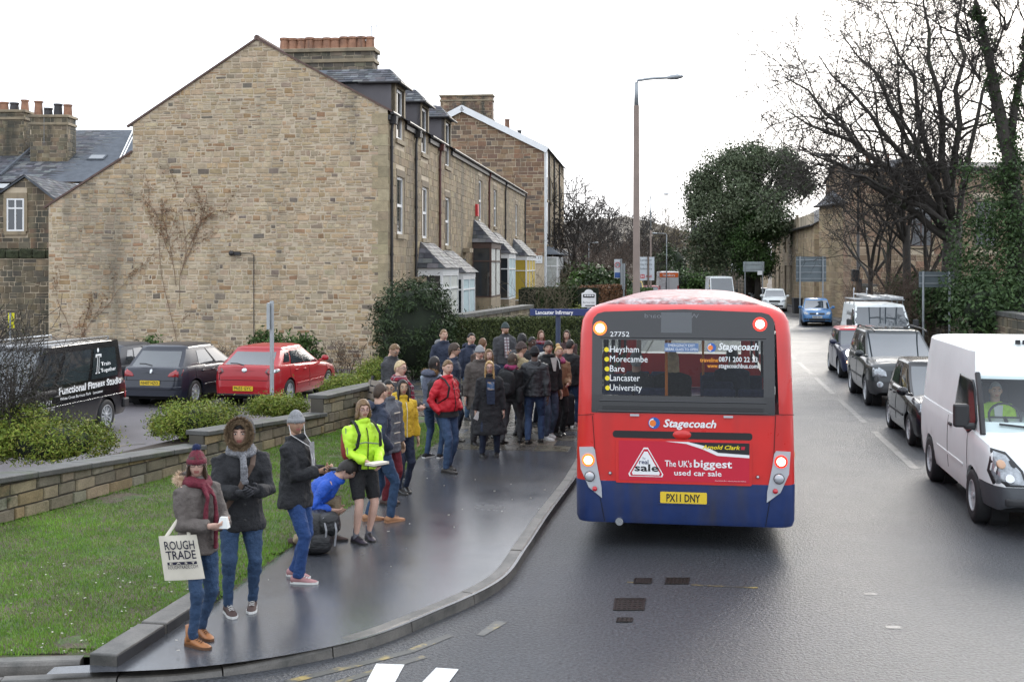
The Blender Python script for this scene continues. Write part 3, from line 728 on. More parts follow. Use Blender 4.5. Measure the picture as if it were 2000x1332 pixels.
while z < EAV-.3:
    h = r1.uniform(.28,.42); L = .52 if k % 2 else .32
    b = MB(); b.cur = jit((.33,.27,.17), .18); b.fbox(V(0,0,0), -HR, Z, -HU, -.012, L, z+.005, min(z+h, EAV-.1)-.005, -.3, .020); b.build('quoin', m_rubble, HA, col=True); z += h; k += 1
# lean-to behind
lw = MB(); q = lambda t, u, z: HU*t-HR*u+Z*z
lw.poly([q(0,LE[0],GZ0), q(0,LE[0],LE2[1]), q(0,LL[0],LL[1]), q(0,LL[0],GZ0)]); lw.poly([q(0,LL[0],GZ0), q(0,LL[0],LL[1]), q(4.5,LL[0],LL[1]), q(4.5,LL[0],GZ0)])
lw.poly([q(-.05,LE[0],LE2[1]+.03), q(-.05,LL[0]+.12,LL[1]-.02), q(4.5,LL[0]+.12,LL[1]-.02), q(4.5,LE[0],LE2[1]+.03)])
lw.build('lean_to', m_mortar, HA)
ve = MB()
for (u0,z0),(u1,z1) in (((-.15,EAV-.08),APX), (APX,(LE[0]+.18,LE[1]-.10)), ((LE2[0],LE2[1]),(LL[0]+.14,LL[1]-.08))):
    a, b = q(-.06,u0,z0), q(-.06,u1,z1); d = (b-a).normalized(); n = d.cross(HU).normalized(); n = n if n.z > 0 else -n
    ve.fbox(a, d, n, HU, 0, (b-a).length, -.012, .05, 0, .14)
ve.build('verge', m_redverge, HA)
rt = MB(); 
for k in range(8): rt.tube([q(-.05+k*.35,APX[0],APX[1]+.05), q(.28+k*.35,APX[0],APX[1]+.05)], .10, 7)
rt.build('ridge_tiles', m_redverge, HA)
TC = TB[1]; ch = GA(546,110,TC); ch2 = GA(733,110,TC); cz = GA(640,100,TC)[1]
chimney(HA, q(TC,(ch[0]+ch2[0])/2,0), -HR, HU, ch[0]-ch2[0], .75, 8.6, cz-.1, 11, m_pot, [(.14,.12,.085),(.17,.14,.10),(.11,.095,.075)], r1, ph=(.45,.52), pr=.19)
aerial(HA, q(TC, ch2[0]+.15, cz-.1), 1.0)
def gable_lamp():
    u, z = GA(462,495); b = MB(); b.box(q(-.12,u,z), (.34,.16,.12), .15); b.tube([q(-.05,u-.1,z), q(-.05,u-.55,z), q(-.05,u-.62,z-.05), q(-.03,u-.62,-.0)], .014, 5)
    b.ball(q(-.22,u+.1,z), .1, 8, 6); return b.build('floodlight', m_pipe, HA)
gable_lamp()
ch = chimney(houses[2], HU*3.6-HR*APX[0], -HR, HU, 1.6, .7, 9, APX[1]+.9, 5, m_pot, PAL_W, r1, ph=(.4,.5))
# red burglar alarm box on the brown-bay house
u_, z_ = FA(929,411); b = MB(); b.fbox(HU*(u_-TB[3]), HU, Z, HR, -.2, .2, z_-.3, z_+.3, .0, .14); b.build('alarm_box', M('alarm_red', (.55,.02,.03), .4), houses[3])
# ---- second terrace further up
C2 = D(1063, 520, 57); C2.z = 0
H2 = empty('terrace_house', C2, 0, 'taller brown stone house with white bargeboard beyond the side street', 'house', 'terraced stone houses left of the road')
def G2(px, py): 
    return GA(px, py, 0, C2)
e2 = G2(1063, 286)[1]; a2 = G2(903, 208); L2 = 2*a2[0]; q2 = lambda t, u, z: HU*t-HR*u+Z*z
w2 = MB(); w2.poly([q2(0,0,-.3), q2(0,0,e2), q2(0,a2[0],a2[1]), q2(0,L2,e2), q2(0,L2,-.3)]); w2.build('gable_wall', m_mortar, H2); w2 = MB()
wall_holes(w2, V(0,0,0), HU, HR, 22, -.3, e2, [])
w2.build('wall', m_mortar, H2)
reg = [hp_line((0,e2),(a2[0],a2[1]),(a2[0],3)), hp_line((a2[0],a2[1]),(L2,e2),(a2[0],3))]
lay(courses(L2*.75, a2[1], (.24,.4), (.4,.9), r1, hps=(reg,), v0=4, gap=.03, jitter=.02, split=.15), (V(0,0,0), -HR, Z, -HU), PAL_2, m_rubble, H2, r1, single=220, proud=(.01,.03), bev=.02, key=lambda p: abs(p[0][1]-9)+p[0][0]*.6)
lay(courses(22, e2, (.28,.36), (.6,1.0), r1, v0=.3, gap=.02, holes=[(.0,3.2,0,20)]), (V(0,0,0), HU, Z, HR), PAL_F, m_ashlar, H2, r1, single=0)
wp = MB(); wp.fbox(V(0,0,0), HU, Z, HR, .05, 3.2, .3, e2-.1, .0, .02); wp.build('white_render', m_barge, H2)
rf = MB(); p2 = (a2[1]-e2)/a2[0]
rf.poly([q2(-.3,-.3,e2-.3*p2+.05), q2(22,-.3,e2-.3*p2+.05), q2(22,a2[0],a2[1]+.05), q2(-.3,a2[0],a2[1]+.05)]); rf.poly([q2(-.3,L2,e2+.05), q2(22,L2,e2+.05), q2(22,a2[0],a2[1]+.05), q2(-.3,a2[0],a2[1]+.05)])
rf.build('roof', m_lead, H2)
bg_ = MB()
for (u0,z0),(u1,z1) in (((-.35,e2-.35*p2),a2),(a2,(L2,e2))):
    a, b = q2(-.33,u0,z0), q2(-.33,u1,z1); d = (b-a).normalized(); n = d.cross(HU); n = n if n.z > 0 else -n; bg_.fbox(a, d, n, HU, 0, (b-a).length, -.42, .06, 0, .06)
bg_.build('bargeboard', m_barge, H2)
for t in (.35, 3.6, 9, 15):
    b = MB(); b.tube([q2(t,-.1,e2-.2), q2(t,-.1,.2)], .07, 6); b.build('downpipe', m_barge if t == .35 else m_pipe, H2)
for t in (1.2, 5.2, 10.6, 16.8):
    for z in (5.0, 8.6): window(H2, V(0,0,0)+HR*.12, HU, HR, t, t+1.1, z, z+1.9, depth=.06, surround=t > 3)
    bo = MB(); bo.fbox(V(0,0,0), HU, Z, HR, t-.3, t+2.0, .0, 1.5, 0, 1.0); B2 = bo.build('bay', m_dress, H2)
    window(B2, HR*1.0, HU, HR, t-.3, t+2.0, 1.5, 4.0, depth=0, mull=(.33,.67), rails=(.7,), sill=False, surround=False, inner=m_curtain, fw=.09)
    window(B2, HU*(t-.3), HR, -HU, 0, 1.0, 1.5, 4.0, depth=0, rails=(.7,), sill=False, surround=False, inner=m_curtain, fw=.09)
    ro = MB(); c = [q2(t-.5,0,4.2), q2(t-.5,-1.2,4.2), q2(t+2.2,-1.2,4.2), q2(t+2.2,0,4.2)]; tp = [q2(t+.2,0,5.0), q2(t+1.5,0,5.0)]
    ro.poly([c[1],c[2],tp[1],tp[0]]); ro.poly([c[0],c[1],tp[0]]); ro.poly([c[2],c[3],tp[1]]); ro.poly(c); ro.build('bay_roof', m_slate if False else m_lead, B2)
cc = G2(852,180); cc2 = G2(955,180)
chimney(H2, q2(2.4,(cc[0]+cc2[0])/2,0), -HR, HU, cc[0]-cc2[0], 1.0, e2, cc[1]-.1, 0, m_pot, PAL_2, r1)
for k, (px, mt) in enumerate(((966,m_potdark),(985,m_pot),(996,m_potdark))):
    chimney(H2, q2(7+k*5,G2(px,220)[0]*1.25+.4,0), -HR, HU, .9, .9, e2, a2[1]-.2-k*.5, 1, mt, PAL_W, r1, cap=False, ph=(.9,1.2), pr=.24)
# street name plate on the second gable
u_, z_ = G2(1046, 507); pl = MB(); pl.fbox(-HR*u_, -HR, Z, -HU, -.55, .55, z_-.3, z_+.3, .03, .05); sp = pl.build('street_nameplate', m_barge, H2)
lettering('ELD ST', m_pipe, sp, -HR*u_-HU*.055+HR*-.45+Z*(z_+.04), HR, Z, .95, .18); lettering('LEADING TO', m_pipe, sp, -HR*u_-HU*.055+HR*-.45+Z*(z_-.22), HR, Z, .85, .1)
# ---- houses behind on the left
BL = D(0, 355, 36.5); X1 = V(1,0,0); Y1 = V(0,1,0)
HB = empty('slate_roofed_house', W(D(0,355,36).x-1.5, 36, 0), 0, 'house with wide dark slate roof and skylight behind the gable', 'house')
o_ = HB.location
def B(px, py, d): return D(px, py, d)-o_
e0, e1 = B(-60,357,36), B(216,353,36); rg0, rg1 = B(-60,256,40.5), B(262,254,40.5)
rf = MB(); rf.poly([e0, e1+V(1.6,0,0), rg1+V(.3,0,0), rg0]); rf.poly([rg0, rg1, rg1+V(0,5,-3.5), rg0+V(0,5,-3.5)]); RB = rf.build('roof', m_lead, HB)
du_ = X1; dv_ = (rg0-e0); dv_ = (dv_-du_*dv_.dot(du_)); hh = dv_.length; dv_.normalize(); W2 = (rg1-e0).x+.3
sl_ = MB(); slates(sl_, e0+V(0,0,.03), du_, dv_, W2, hh, random.Random(5), .27, (.28,.5), hps=([hp_line(((e1-e0).x+.1,0),((rg1-e0).x+.25,hh),(1,1))],), singles=280, mat=m_slate, parent=RB)
tag(sl_.build('slates', m_slate, RB, col=True), kind='stuff')
b = MB(); b.fbox(e1+V(.0,-.02,.0), (rg1-e1).normalized(), V(0,0,1), Y1, 0, (rg1-e1).length*.99, .02, .10, -.1, .06)
b.poly([e1+V(.05,-.1,0), rg1+V(.12,-.1,0), rg1+V(1.4,-.1,-1.8), e1+V(1.4,-.1,0)]); b.build('white_verge', m_barge, HB)
b = MB(); b.fbox(e0+V(0,-.15,-.18), X1, Z, Y1, 0, (e1-e0).x+1, -.1, .12, 0, .1); b.build('gutter_board', m_barge, HB)
b = MB(); b.bbox((e0.x, .3, -.3), ((e1.x+1.4), 4.0, e0.z-.2)); b.build('wall', m_mortar, HB)
lay(courses(e1.x+1.4-e0.x, e0.z-.2, (.2,.3), (.3,.6), r1, v0=2.5), (V(e0.x,.3,0), X1, Z, -Y1), PAL_W, m_dirty, HB, r1, single=0)
sk = B(190,310,37.9); s = MB(); dn_ = du_.cross(dv_); s.fbox(sk, du_, dv_, dn_, -.45,.45,-.35,.35,.02,.1); skl = s.build('skylight', m_lead, HB)
s = MB(); s.fbox(sk, du_, dv_, dn_, -.37,.37,-.27,.27,.1,.108); s.build('pane', M('skylight_glass', (.10,.11,.12), .05, spec=1), skl)
for (xa, xb, yt, d, pots, nm) in ((-20,56,222,38.5,[m_pot,m_pot,m_potdark,m_pot],'left'), (68,140,232,38.0,[m_pot,m_potdark,m_potdark,m_pot],'right')):
    a, c = B(xa,yt,d), B(xb,yt,d); chimney(HB, V((a.x+c.x)/2, a.y, 0), X1, Y1, c.x-a.x, 1.2, a.z-3.4, a.z, 4, pots, PAL_W, r1, ph=(.45,.85), pr=.24)
b = MB(); p = B(86,280,37.6); b.tube([p, p+Z*2.6], .02, 5); b.tube([p+Z*2.4-X1*.12, p+Z*2.4+X1*.12], .015, 4); b.build('aerial', m_alu, HB)
fl = MB(); a, c = B(0,342,36.4), B(112,256,40.3); fl.tube([a, B(60,290,38.4), B(80,283,38.6), c], .07, 5); fl.build('flashing', m_lead, HB)
# small gabled house with the white window
HS = empty('gabled_annexe', D(50,500,31)-V(0,0,D(50,500,31).z), 0, 'small stone gable with white casement window, far left', 'house'); o_ = HS.location
pa = [B(-40,500,31), B(-40,408,31), B(50,347,31), B(108,392,31), B(108,500,31)]; w_ = MB()
for p in (pa[0], pa[4]): p.z = -.3
wa, wb, wc, wd_ = B(14,452,31).x, B(48,452,31).x, B(30,452,31).z, B(30,388,31).z
w_.prism(pa, V(0,6,0)); w_.build('wall', m_mortar, HS)
hpz = [hp_line((pa[1].x-pa[0].x,pa[1].z),(pa[2].x-pa[0].x,pa[2].z),(2,2)), hp_line((pa[2].x-pa[0].x,pa[2].z),(pa[3].x-pa[0].x,pa[3].z),(2,2))]
lay(courses(pa[4].x-pa[0].x, pa[2].z, (.18,.3), (.25,.55), r1, hps=(hpz,), v0=2.5, gap=.02, holes=[(wa-pa[0].x-.1, wb-pa[0].x+.1, wc-.1, wd_+.2)]), (V(pa[0].x,0,0), X1, Z, -Y1), PAL_W+PAL_2[:3], m_dirty, HS, r1, single=60)
window(HS, V(0,-.05,0), X1, -Y1, wa, wb, wc, wd_, depth=0.0, rails=(.70,), mull=(.5,), fw=.07)
ro = MB(); sl2 = MB()
for a, b in ((pa[1], pa[2]), (pa[3], pa[2])):
    d = (b-a).normalized(); a_ = a-d*.2; ro.prism([a_+V(0,-.15,.02), b+V(0,-.15,.02), b+V(0,-.15,.1), a_+V(0,-.15,.1)], V(0,6.2,0))
    slates(sl2, a_+V(0,-.15,.11) if a is pa[3] else a_+V(0,6,.11), Y1 if a is pa[3] else -Y1, d, 6.2, (b-a_).length, r1, .22, (.25,.42))
RS = ro.build('roof', m_lead, HS); tag(sl2.build('slates', m_slate, RS, col=True), kind='stuff')
# ---- tall yard wall with mossy coping
YW = empty('yard_wall', W(D(0,500,26.6).x-4, 26.6, 0), 0, 'tall blackened stone yard wall with mossy coping, left of the gable', 'wall'); o_ = YW.location
a, b = B(-120,505,26.6), B(136,505,26.6); L = b.x-a.x; w_ = MB(); w_.bbox((a.x,0,-.3), (b.x,.45,a.z)); w_.build('wall_core', m_mortar, YW)
lay(courses(L, a.z, (.14,.26), (.2,.5), r1, v0=-.3, gap=.02, jitter=.018, split=.3), (V(a.x,0,0), X1, Z, -Y1), PAL_W, m_dirty, YW, r1, single=200, proud=(.01,.03), key=lambda p: -p[0][0])
cp = MB(); zc = a.z
for i in range(int(L/.5)):
    cp = MB(); x = a.x+i*.5; cp.fbox(V(x,0,zc), X1, Z, -Y1, .01, .49, 0, .34+r1.uniform(-.04,.04), -.5, .08); bevel(cp.build('coping_stone', m_moss, YW), .05)
mo = MB()
for i in range(2600):
    x = r1.uniform(a.x, b.x); y = r1.uniform(-.13,.3); z = zc+(.34 if y > -.08 else r1.uniform(.02,.36)); s_ = r1.uniform(.02,.06)
    p = V(x,y,z); n = V(r1.uniform(-1,1),r1.uniform(-1,.3),r1.uniform(0,1.2)).normalized()*s_; t_ = n.orthogonal().normalized()*s_*.4; mo.poly([p-t_, p+t_, p+n])
tag(mo.build('moss_tufts', m_moss, YW), kind='stuff')
# ---- low garden wall in front of the car park
LW = empty('garden_wall', WALLP[1], 0, 'low stepped stone garden wall with flat copings above the grass', 'wall')
r3 = random.Random(21)
m_cope = M('coping_slab', (.085,.083,.078), .5, var=.3, vscale=3, fine=.25, fscale=60, bump=.5, bscale=40, bdist=.01, obj=False, tint2=(.05,.058,.032), t2s=1.6, t2lo=.52)
m_gw = M('garden_wall_stone', attr=True, rough=.8, var=.28, vscale=6, fine=.18, fscale=50, bump=.6, bscale=30, bdist=.02, obj=False, tint2=(.045,.055,.025), t2s=2.2, t2lo=.56, t2hi=.75)
PAL_G = [(.22,.175,.105),(.26,.21,.13),(.18,.15,.10),(.23,.17,.09),(.15,.13,.09),(.20,.18,.13)]
wd0 = (WALLP[3]-WALLP[1]).normalized(); wn = V(wd0.y, -wd0.x, 0)
def wseg(p, q_, zb, zt0, zt1, n_single):
    d = (q_-p); L = d.length; d.normalize(); n = V(d.y, -d.x, 0); o = p-LW.location
    core = MB(); core.prism([o+V(0,0,zb-.3)-n*.01, o+d*L+V(0,0,zb-.3)-n*.01, o+d*L+V(0,0,zt1)-n*.01, o+V(0,0,zt0)-n*.01], -n*.26); cw = core.build('wall_core', M('dark_mortar', (.075,.066,.052), .9, var=.2, obj=False), LW)
    hp = hp_line((0,zt0),(L,zt1),(L/2,0))
    lay(courses(L, max(zt0,zt1), (.15,.19), (.28,.52), r3, hps=([hp],), v0=zb-.15, gap=.018, jitter=.008), (o-n*.005, d, Z, n), PAL_G, m_gw, LW, r3, single=n_single, proud=(.015,.035), bev=.018)
    s = 0
    while s < L-.05:
        e = min(s+r3.uniform(.8,1.15), L+.04); c = MB(); za, zb_ = lerp(zt0,zt1,s/L), lerp(zt0,zt1,e/L)
        a_ = o+d*(s+.006)+V(0,0,za+.002); b_ = o+d*(e-.006)+V(0,0,zb_+.002)
        c.prism([a_+n*.07, b_+n*.07, b_-n*.34, a_-n*.34], V(0,0,.075)); bevel(c.build('coping_stone', m_cope, LW), .012); s = e
W0, W1, W2_, W3 = WALLP
wl_ = W1.lerp(W3, 0)
def wp(px):   # wall foot under an image column
    k = (px-1000)/FPX; d = W3-W1; t = (W1.x-k*W1.y)/(k*d.y-d.x); return W1+d*t
def wz(px, py): p = wp(px); return CAM_H-(py-HZN)*p.y/FPX-.075
pA, pB, pC, pD = wp(-330), wp(398), wp(632), wp(702)
wseg(pA, pB, .1, wz(0,938)+.16, wz(398,868), 90)
wseg(pB, pC, .1, wz(398,842), wz(632,806), 90)
wseg(pC, pD, .1, wz(632,772)+.0, wz(702,756), 40)
back_d = V(-.35,1,0).normalized(); zt = wz(702,756)
wseg(pD, pD-V(wd0.y,-wd0.x,0)*-.0+V(.55,1.3,0), .1, zt, zt, 20)
# ---- right side: sandstone range, hall, far house
m_sand = M('sandstone_range', attr=True, rough=.85, var=.2, vscale=1, fine=.1, bump=.4, bscale=12, obj=False, streak=((.16,.125,.08), .5, .5, .75))
m_wdark = M('dark_window', (.02,.022,.024), .12, spec=.8)
def block(name, label, o, du, dn, L, depth, h, holes, pal, mat, cat='building', ridge=2.2, single=0, ch=(.3,.42), base=-.3, gable=True):
    """long building: front face from o along du, facing dn"""
    T = empty(name, o, 0, label, cat); O = V(0,0,0); w = MB(); wall_holes(w, O, du, dn, L, base, h, holes)
    for t in (0, L): 
        w.poly([O+du*t+Z*base, O+du*t+Z*h, O+du*t-dn*depth/2+Z*(h+ridge), O+du*t-dn*depth+Z*h, O+du*t-dn*depth+Z*base])
    w.build('wall', m_mortar, T)
    if pal:
        lay(courses(L, h, ch, (.5,1.1), r1, v0=base, holes=[(a-.1,b+.1,c-.15,d+.2) for a,b,c,d in holes], gap=.02), (O, du, Z, dn), pal, mat, T, r1, single=single, proud=(.01,.02))
        for t, s in ((0,-1),(L,1)):
            hp = [hp_line((0,h),(depth/2,h+ridge),(depth/2,1)), hp_line((depth/2,h+ridge),(depth,h),(depth/2,1))]
            lay(courses(depth, h+ridge, ch, (.5,1.1), r1, v0=base, hps=(hp,), gap=.02), (O+du*t, -dn, Z, du*s), pal, mat, T, r1, single=0, proud=(.01,.02))
    for a, b, c, d in holes: window(T, O, du, dn, a, b, c, d, frame=m_brownframe, inner=m_wdark, depth=.12, rails=(.5,), mull=(.5,), lint=m_dress)
    rf = MB(); e = .3
    rf.poly([O-du*.2+dn*e+Z*(h-.2), O+du*(L+.2)+dn*e+Z*(h-.2), O+du*(L+.2)-dn*depth/2+Z*(h+ridge+.05), O-du*.2-dn*depth/2+Z*(h+ridge+.05)])
    rf.poly([O-du*.2-dn*(depth+e)+Z*(h-.2), O+du*(L+.2)-dn*(depth+e)+Z*(h-.2), O+du*(L+.2)-dn*depth/2+Z*(h+ridge+.05), O-du*.2-dn*depth/2+Z*(h+ridge+.05)])
    RR = rf.build('roof', m_lead, T); sm_ = MB(); dv = (-dn*(depth/2+e)+Z*(ridge+.25)); l = dv.length; dv.normalize()
    slates(sm_, O-du*.2+dn*e+Z*(h-.18), du, dv, L+.4, l, r1, .35, (.4,.8)); tag(sm_.build('slates', m_slate, RR, col=True), kind='stuff')
    g = MB(); g.tube([O+dn*(e+.03)+Z*(h-.15), O+du*L+dn*(e+.03)+Z*(h-.15)], .08, 6); g.build('gutter', m_pipe, T)
    return T
PAL_R = [(.33,.25,.15),(.37,.28,.175),(.29,.22,.135),(.35,.265,.16)]
PAL_RD = [(.15,.115,.075),(.18,.135,.09),(.12,.095,.07),(.16,.11,.08)]
sd0 = D(1590,520,50); sd1 = D(1508,520,68); sd0.z = sd1.z = 0; sd = (sd1-sd0); SL = sd.length; sd.normalize(); sn = V(-sd.y, sd.x, 0); sn = sn if sn.x < 0 else -sn
h_s = CAM_H+100*50/1400
def RX(px):
    k = (px-1000)/FPX; return (sd0.x-k*sd0.y)/(k*sd.y-sd.x)
hol = []
for px in (1514.5,1522,1534,1546,1557.5): t = RX(px); hol.append((t-.6, t+.6, 4.6, 7.0))
for px in (1514.5,1523,1534.5,1545.5): t = RX(px); hol.append((t-.6, t+.6, .9 if px != 1534.5 else .2, 3.3))
RBl = block('sandstone_building', 'long buff sandstone building with sash windows right of the road', sd0, sd, sn, SL, 8, h_s-.6, hol, PAL_R, m_sand, single=120)
chimney(RBl, sd*2-sn*4, sn, sd, 3.0, 1, 6, 10.4, 3, m_pot, PAL_RD, r1)
# taller near end with steep gable
g0 = D(1600,520,46); g0.z = 0; gu = V(1,-.30,0).normalized(); gn = V(-.30,-1,0).normalized()
block('gabled_sandstone_wing', 'taller gabled stone wing nearest the road, beside the large grey sign', g0, V(.12,-1,0).normalized(), V(-1,-.12,0).normalized(), 6.5, 5.5, 7.2, [(4.2,5.2,.9,3.4)], PAL_R, m_sand, ridge=2.4)
hl0 = D(1662,520,42); hl0.z = 0
hhol = [(3.4+i*3.6, 4.6+i*3.6, 4.4, 7.0) for i in range(4)]
block('brick_hall', 'big dark brick hall behind the bare trees', hl0, V(1,-.12,0).normalized(), V(-.12,-1,0).normalized(), 18, 10, 9.0, hhol, [(.26,.18,.115),(.30,.215,.14),(.22,.15,.10),(.27,.17,.11)], m_sand, ridge=.6, ch=(.3,.4))
fh0 = D(1341,520,150); fh0.z = 0; fdu = V(.45,-1,0).normalized(); fdn = V(-1,-.45,0).normalized()
fb = block('distant_villa', 'distant stone villa with mansard roof at the bend', fh0, V(1,-.9,0).normalized(), V(-.9,-1,0).normalized(), 14, 9, 9.0, [(.6+i*1.7, 1.5+i*1.7, z, z+2.2) for i in range(8) for z in (2.5,5.8)], PAL_R, m_sand, ridge=3)
dm = MB(); dm.box(V(2.2,-2.6,10.4), (3.2,2.4,2.8), -.73, taper=.8); dm.build('mansard', m_lead, fb)
dm = MB(); dm.box(V(9.5,-9.2,2.2), (3.2,2.4,4), -.73); dm.build('white_porch', m_barge, fb)
# ---- roadside walls on the right
def long_wall(name, label, pts, h, pal, n_single, cope=.14, ch=(.2,.3)):
    o = pts[0]; T = empty(name, o, 0, label, 'wall')
    for p, q_ in zip(pts, pts[1:]):
        d = q_-p; L = d.length; d.normalize(); n = V(-d.y, d.x, 0); 
        if n.dot(V(-p.x,-p.y,0)) < 0: n = -n
        c = MB(); c.fbox(p-o, d, Z, n, 0, L, -.4, h, -.4, 0); c.build('wall_core', m_mortar, T)
        lay(courses(L, h, ch, (.3,.7), r1, v0=-.1, gap=.02), (p-o, d, Z, n), pal, m_dirty, T, r1, single=n_single, proud=(.01,.03))
        s = 0
        while s < L-.1:
            e = min(L, s+1.2); c = MB(); c.fbox(p-o, d, Z, n, s+.01, e-.01, h+.002, h+cope, -.46, .06); c.build('coping_stone', m_cope, T); s = e
    return T
rw = lambda y: kline(y)+UR*11.2
long_wall('boundary_wall', 'stone boundary wall along the right pavement behind the parked queue', [rw(44), rw(28), rw(12)], 1.7, PAL_W, 80)
long_wall('gate_pier_wall', 'thick stone wall end beside the dark post, right of the blue car', [D(1652,520,44)-V(0,0,CAM_H), D(1700,520,40)-V(0,0,CAM_H)], 2.1, PAL_W, 40)
long_wall('roadside_retaining_wall', 'long dark retaining wall below the big evergreen', [W(25.2,72,0), W(24.5,95,0), W(22,118,0)], 2.6, PAL_RD, 60, ch=(.3,.42))
# ================================================================== trees, hedges, shrubs
m_bark = M('bark', (.042,.036,.030), .9, var=.35, vscale=3, fine=.25, fscale=40, bump=.8, bscale=25, bdist=.03, obj=False, tint2=(.045,.055,.028), t2s=1.2, t2lo=.55)
m_twig = M('twigs', (.036,.030,.025), .9, var=.25, vscale=1, obj=False)
m_twigbrown = M('brown_twigs', (.085,.056,.040), .9, var=.3, vscale=1, obj=False)
m_leaf = M('leaves', attr=True, rough=.55, var=.3, vscale=.8, obj=False, spec=.2)
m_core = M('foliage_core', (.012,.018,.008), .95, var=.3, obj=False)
GREEN = [(.030,.050,.016),(.040,.064,.020),(.024,.042,.014),(.050,.074,.026)]; OAK = [(.07,.09,.046),(.09,.11,.058),(.11,.13,.075),(.055,.074,.038)]; YEW = [(.028,.046,.017),(.038,.058,.021),(.022,.036,.014)]
HEBE = [(.135,.185,.022),(.18,.23,.03),(.09,.13,.02),(.21,.21,.04)]; IVY = [(.036,.066,.022),(.048,.084,.028),(.062,.10,.036),(.028,.050,.018)]; BEECH = [(.16,.075,.035),(.12,.058,.028),(.20,.10,.045)]; LAUREL = [(.05,.095,.022),(.07,.125,.03),(.04,.07,.02)]
def leaf_cloud(name, C, size, pal, parent, seed, aspect=.5, out=None, flat=0.0, mat=None):
    """C: (n,3) array of leaf centres; every leaf is its own small four-cornered blade"""
    rs = np.random.RandomState(seed); n = len(C); d = rs.normal(size=(n,3)); 
    if out is not None: d = d*.8+out*.9
    d[:,2] += flat; d /= np.linalg.norm(d, axis=1)[:,None]+1e-9
    a = rs.normal(size=(n,3)); b = np.cross(d, a); b /= np.linalg.norm(b, axis=1)[:,None]+1e-9; t = np.cross(b, d)
    s = size*rs.uniform(.6,1.35,(n,1)); w = s*aspect
    v = np.empty((n,4,3)); v[:,0] = C-t*s; v[:,1] = C+b*w+d*s*.12; v[:,2] = C+t*s; v[:,3] = C-b*w+d*s*.12
    me = bpy.data.meshes.new(name); me.vertices.add(n*4); me.vertices.foreach_set('co', v.ravel()); me.loops.add(n*4); me.loops.foreach_set('vertex_index', np.arange(n*4)); me.polygons.add(n)
    me.polygons.foreach_set('loop_start', np.arange(n)*4); me.polygons.foreach_set('loop_total', np.full(n,4)); me.update(calc_edges=True)
    P = np.array(pal)[rs.randint(0, len(pal), n)]*rs.uniform(.75,1.25,(n,1)); col = np.ones((n,4,4)); col[:,:,:3] = P[:,None,:]
    at = me.color_attributes.new('Col', 'FLOAT_COLOR', 'POINT'); at.data.foreach_set('color', col.ravel()); me.materials.append(mat or m_leaf)
    return tag(link(name, me, parent), kind='stuff')
def clumps(rs, n_cl, per, ctr, rad, cs, shell=.55, low=-1.0, squash=1.0):
    """leaf centres in uneven clumps through an ellipsoid"""
    pts = []; nrm = []
    while len(pts) < n_cl:
        d = rs.normal(size=3); d /= np.linalg.norm(d); r = rs.uniform(shell,1)**.6
        if d[2] < low: continue
        c = np.array(ctr)+d*np.array(rad)*r; m = int(per*rs.uniform(.5,1.5)); q = rs.normal(size=(m,3))*cs*rs.uniform(.6,1.3)*np.array([1,1,squash]); pts.append(c+q); nrm.append(np.tile(d, (m,1)))
    return np.concatenate(pts), np.concatenate(nrm)
def bush(name, label, cat, base, ctr, rad, n_cl, per, cs, size, pal, seed, aspect=.5, core=.72, shell=.6, low=-.6, group=None, stems=True):
    """ctr relative to base"""
    T = empty(name, base, 0, label, cat, group); rs = np.random.RandomState(seed); C, nn = clumps(rs, n_cl, per, ctr, rad, cs, shell, low)
    C[:,2] = np.maximum(C[:,2], .02+rs.rand(len(C))*.05)
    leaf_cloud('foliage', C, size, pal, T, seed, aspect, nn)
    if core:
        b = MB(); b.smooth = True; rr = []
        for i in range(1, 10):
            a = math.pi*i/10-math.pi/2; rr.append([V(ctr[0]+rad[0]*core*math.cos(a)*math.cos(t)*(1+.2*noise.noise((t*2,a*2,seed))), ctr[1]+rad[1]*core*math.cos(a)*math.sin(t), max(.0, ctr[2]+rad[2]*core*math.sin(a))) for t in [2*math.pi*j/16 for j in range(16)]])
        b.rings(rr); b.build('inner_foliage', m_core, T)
    if stems:
        b = MB(); r2 = random.Random(seed)
        for i in range(5): a = r2.uniform(0,6.28); b.tube([V(ctr[0]*.5,ctr[1]*.5,0)+V(math.cos(a),math.sin(a),0)*.06, V(ctr[0]+rad[0]*.4*math.cos(a), ctr[1]+rad[1]*.4*math.sin(a), ctr[2])], [.03,.012], 5)
        b.build('stems', m_bark, T)
    return T
def grow(tw, p, d, L, r, lev, rr, up=.25, kids=(7,6,4), minr=.006, wob=.22, big=None):
    """a bending branch with its side branches"""
    n = max(3, int(5-lev)); path = [p.copy()]; rad = [r]; q = p.copy(); dd = d.normalized(); bra = []
    for i in range(n):
        dd = (dd+V(rr.gauss(0,wob), rr.gauss(0,wob), rr.gauss(0,wob)+up*.22)).normalized(); q = q+dd*L/n; path.append(q.copy()); rad.append(max(minr, r*(1-.80*(i+1)/n))); bra.append((q.copy(), dd.copy(), (i+1)/n))
    (big if (big is not None and lev == 0) else tw).tube(path, rad, 6 if lev == 0 else 4 if lev < 2 else 3, cap=False)
    if lev >= len(kids): return
    for j in range(kids[lev]):
        t = rr.uniform(.22,1); k = min(n-1, int(t*n)); b, bd, _ = bra[k]; a = path[k]; s = a.lerp(b, t*n-k if t*n-k <= 1 else 1)
        side = bd.orthogonal(); side.rotate(Matrix.Rotation(rr.uniform(0,6.28), 3, bd)); nd = (bd*rr.uniform(.5,1.0)+side*rr.uniform(.5,1.0)+V(0,0,up*.6)).normalized()
        grow(tw, s, nd, L*rr.uniform(.38,.62), max(minr, rad[k]*rr.uniform(.4,.65)), lev+1, rr, up, kids, minr, wob)
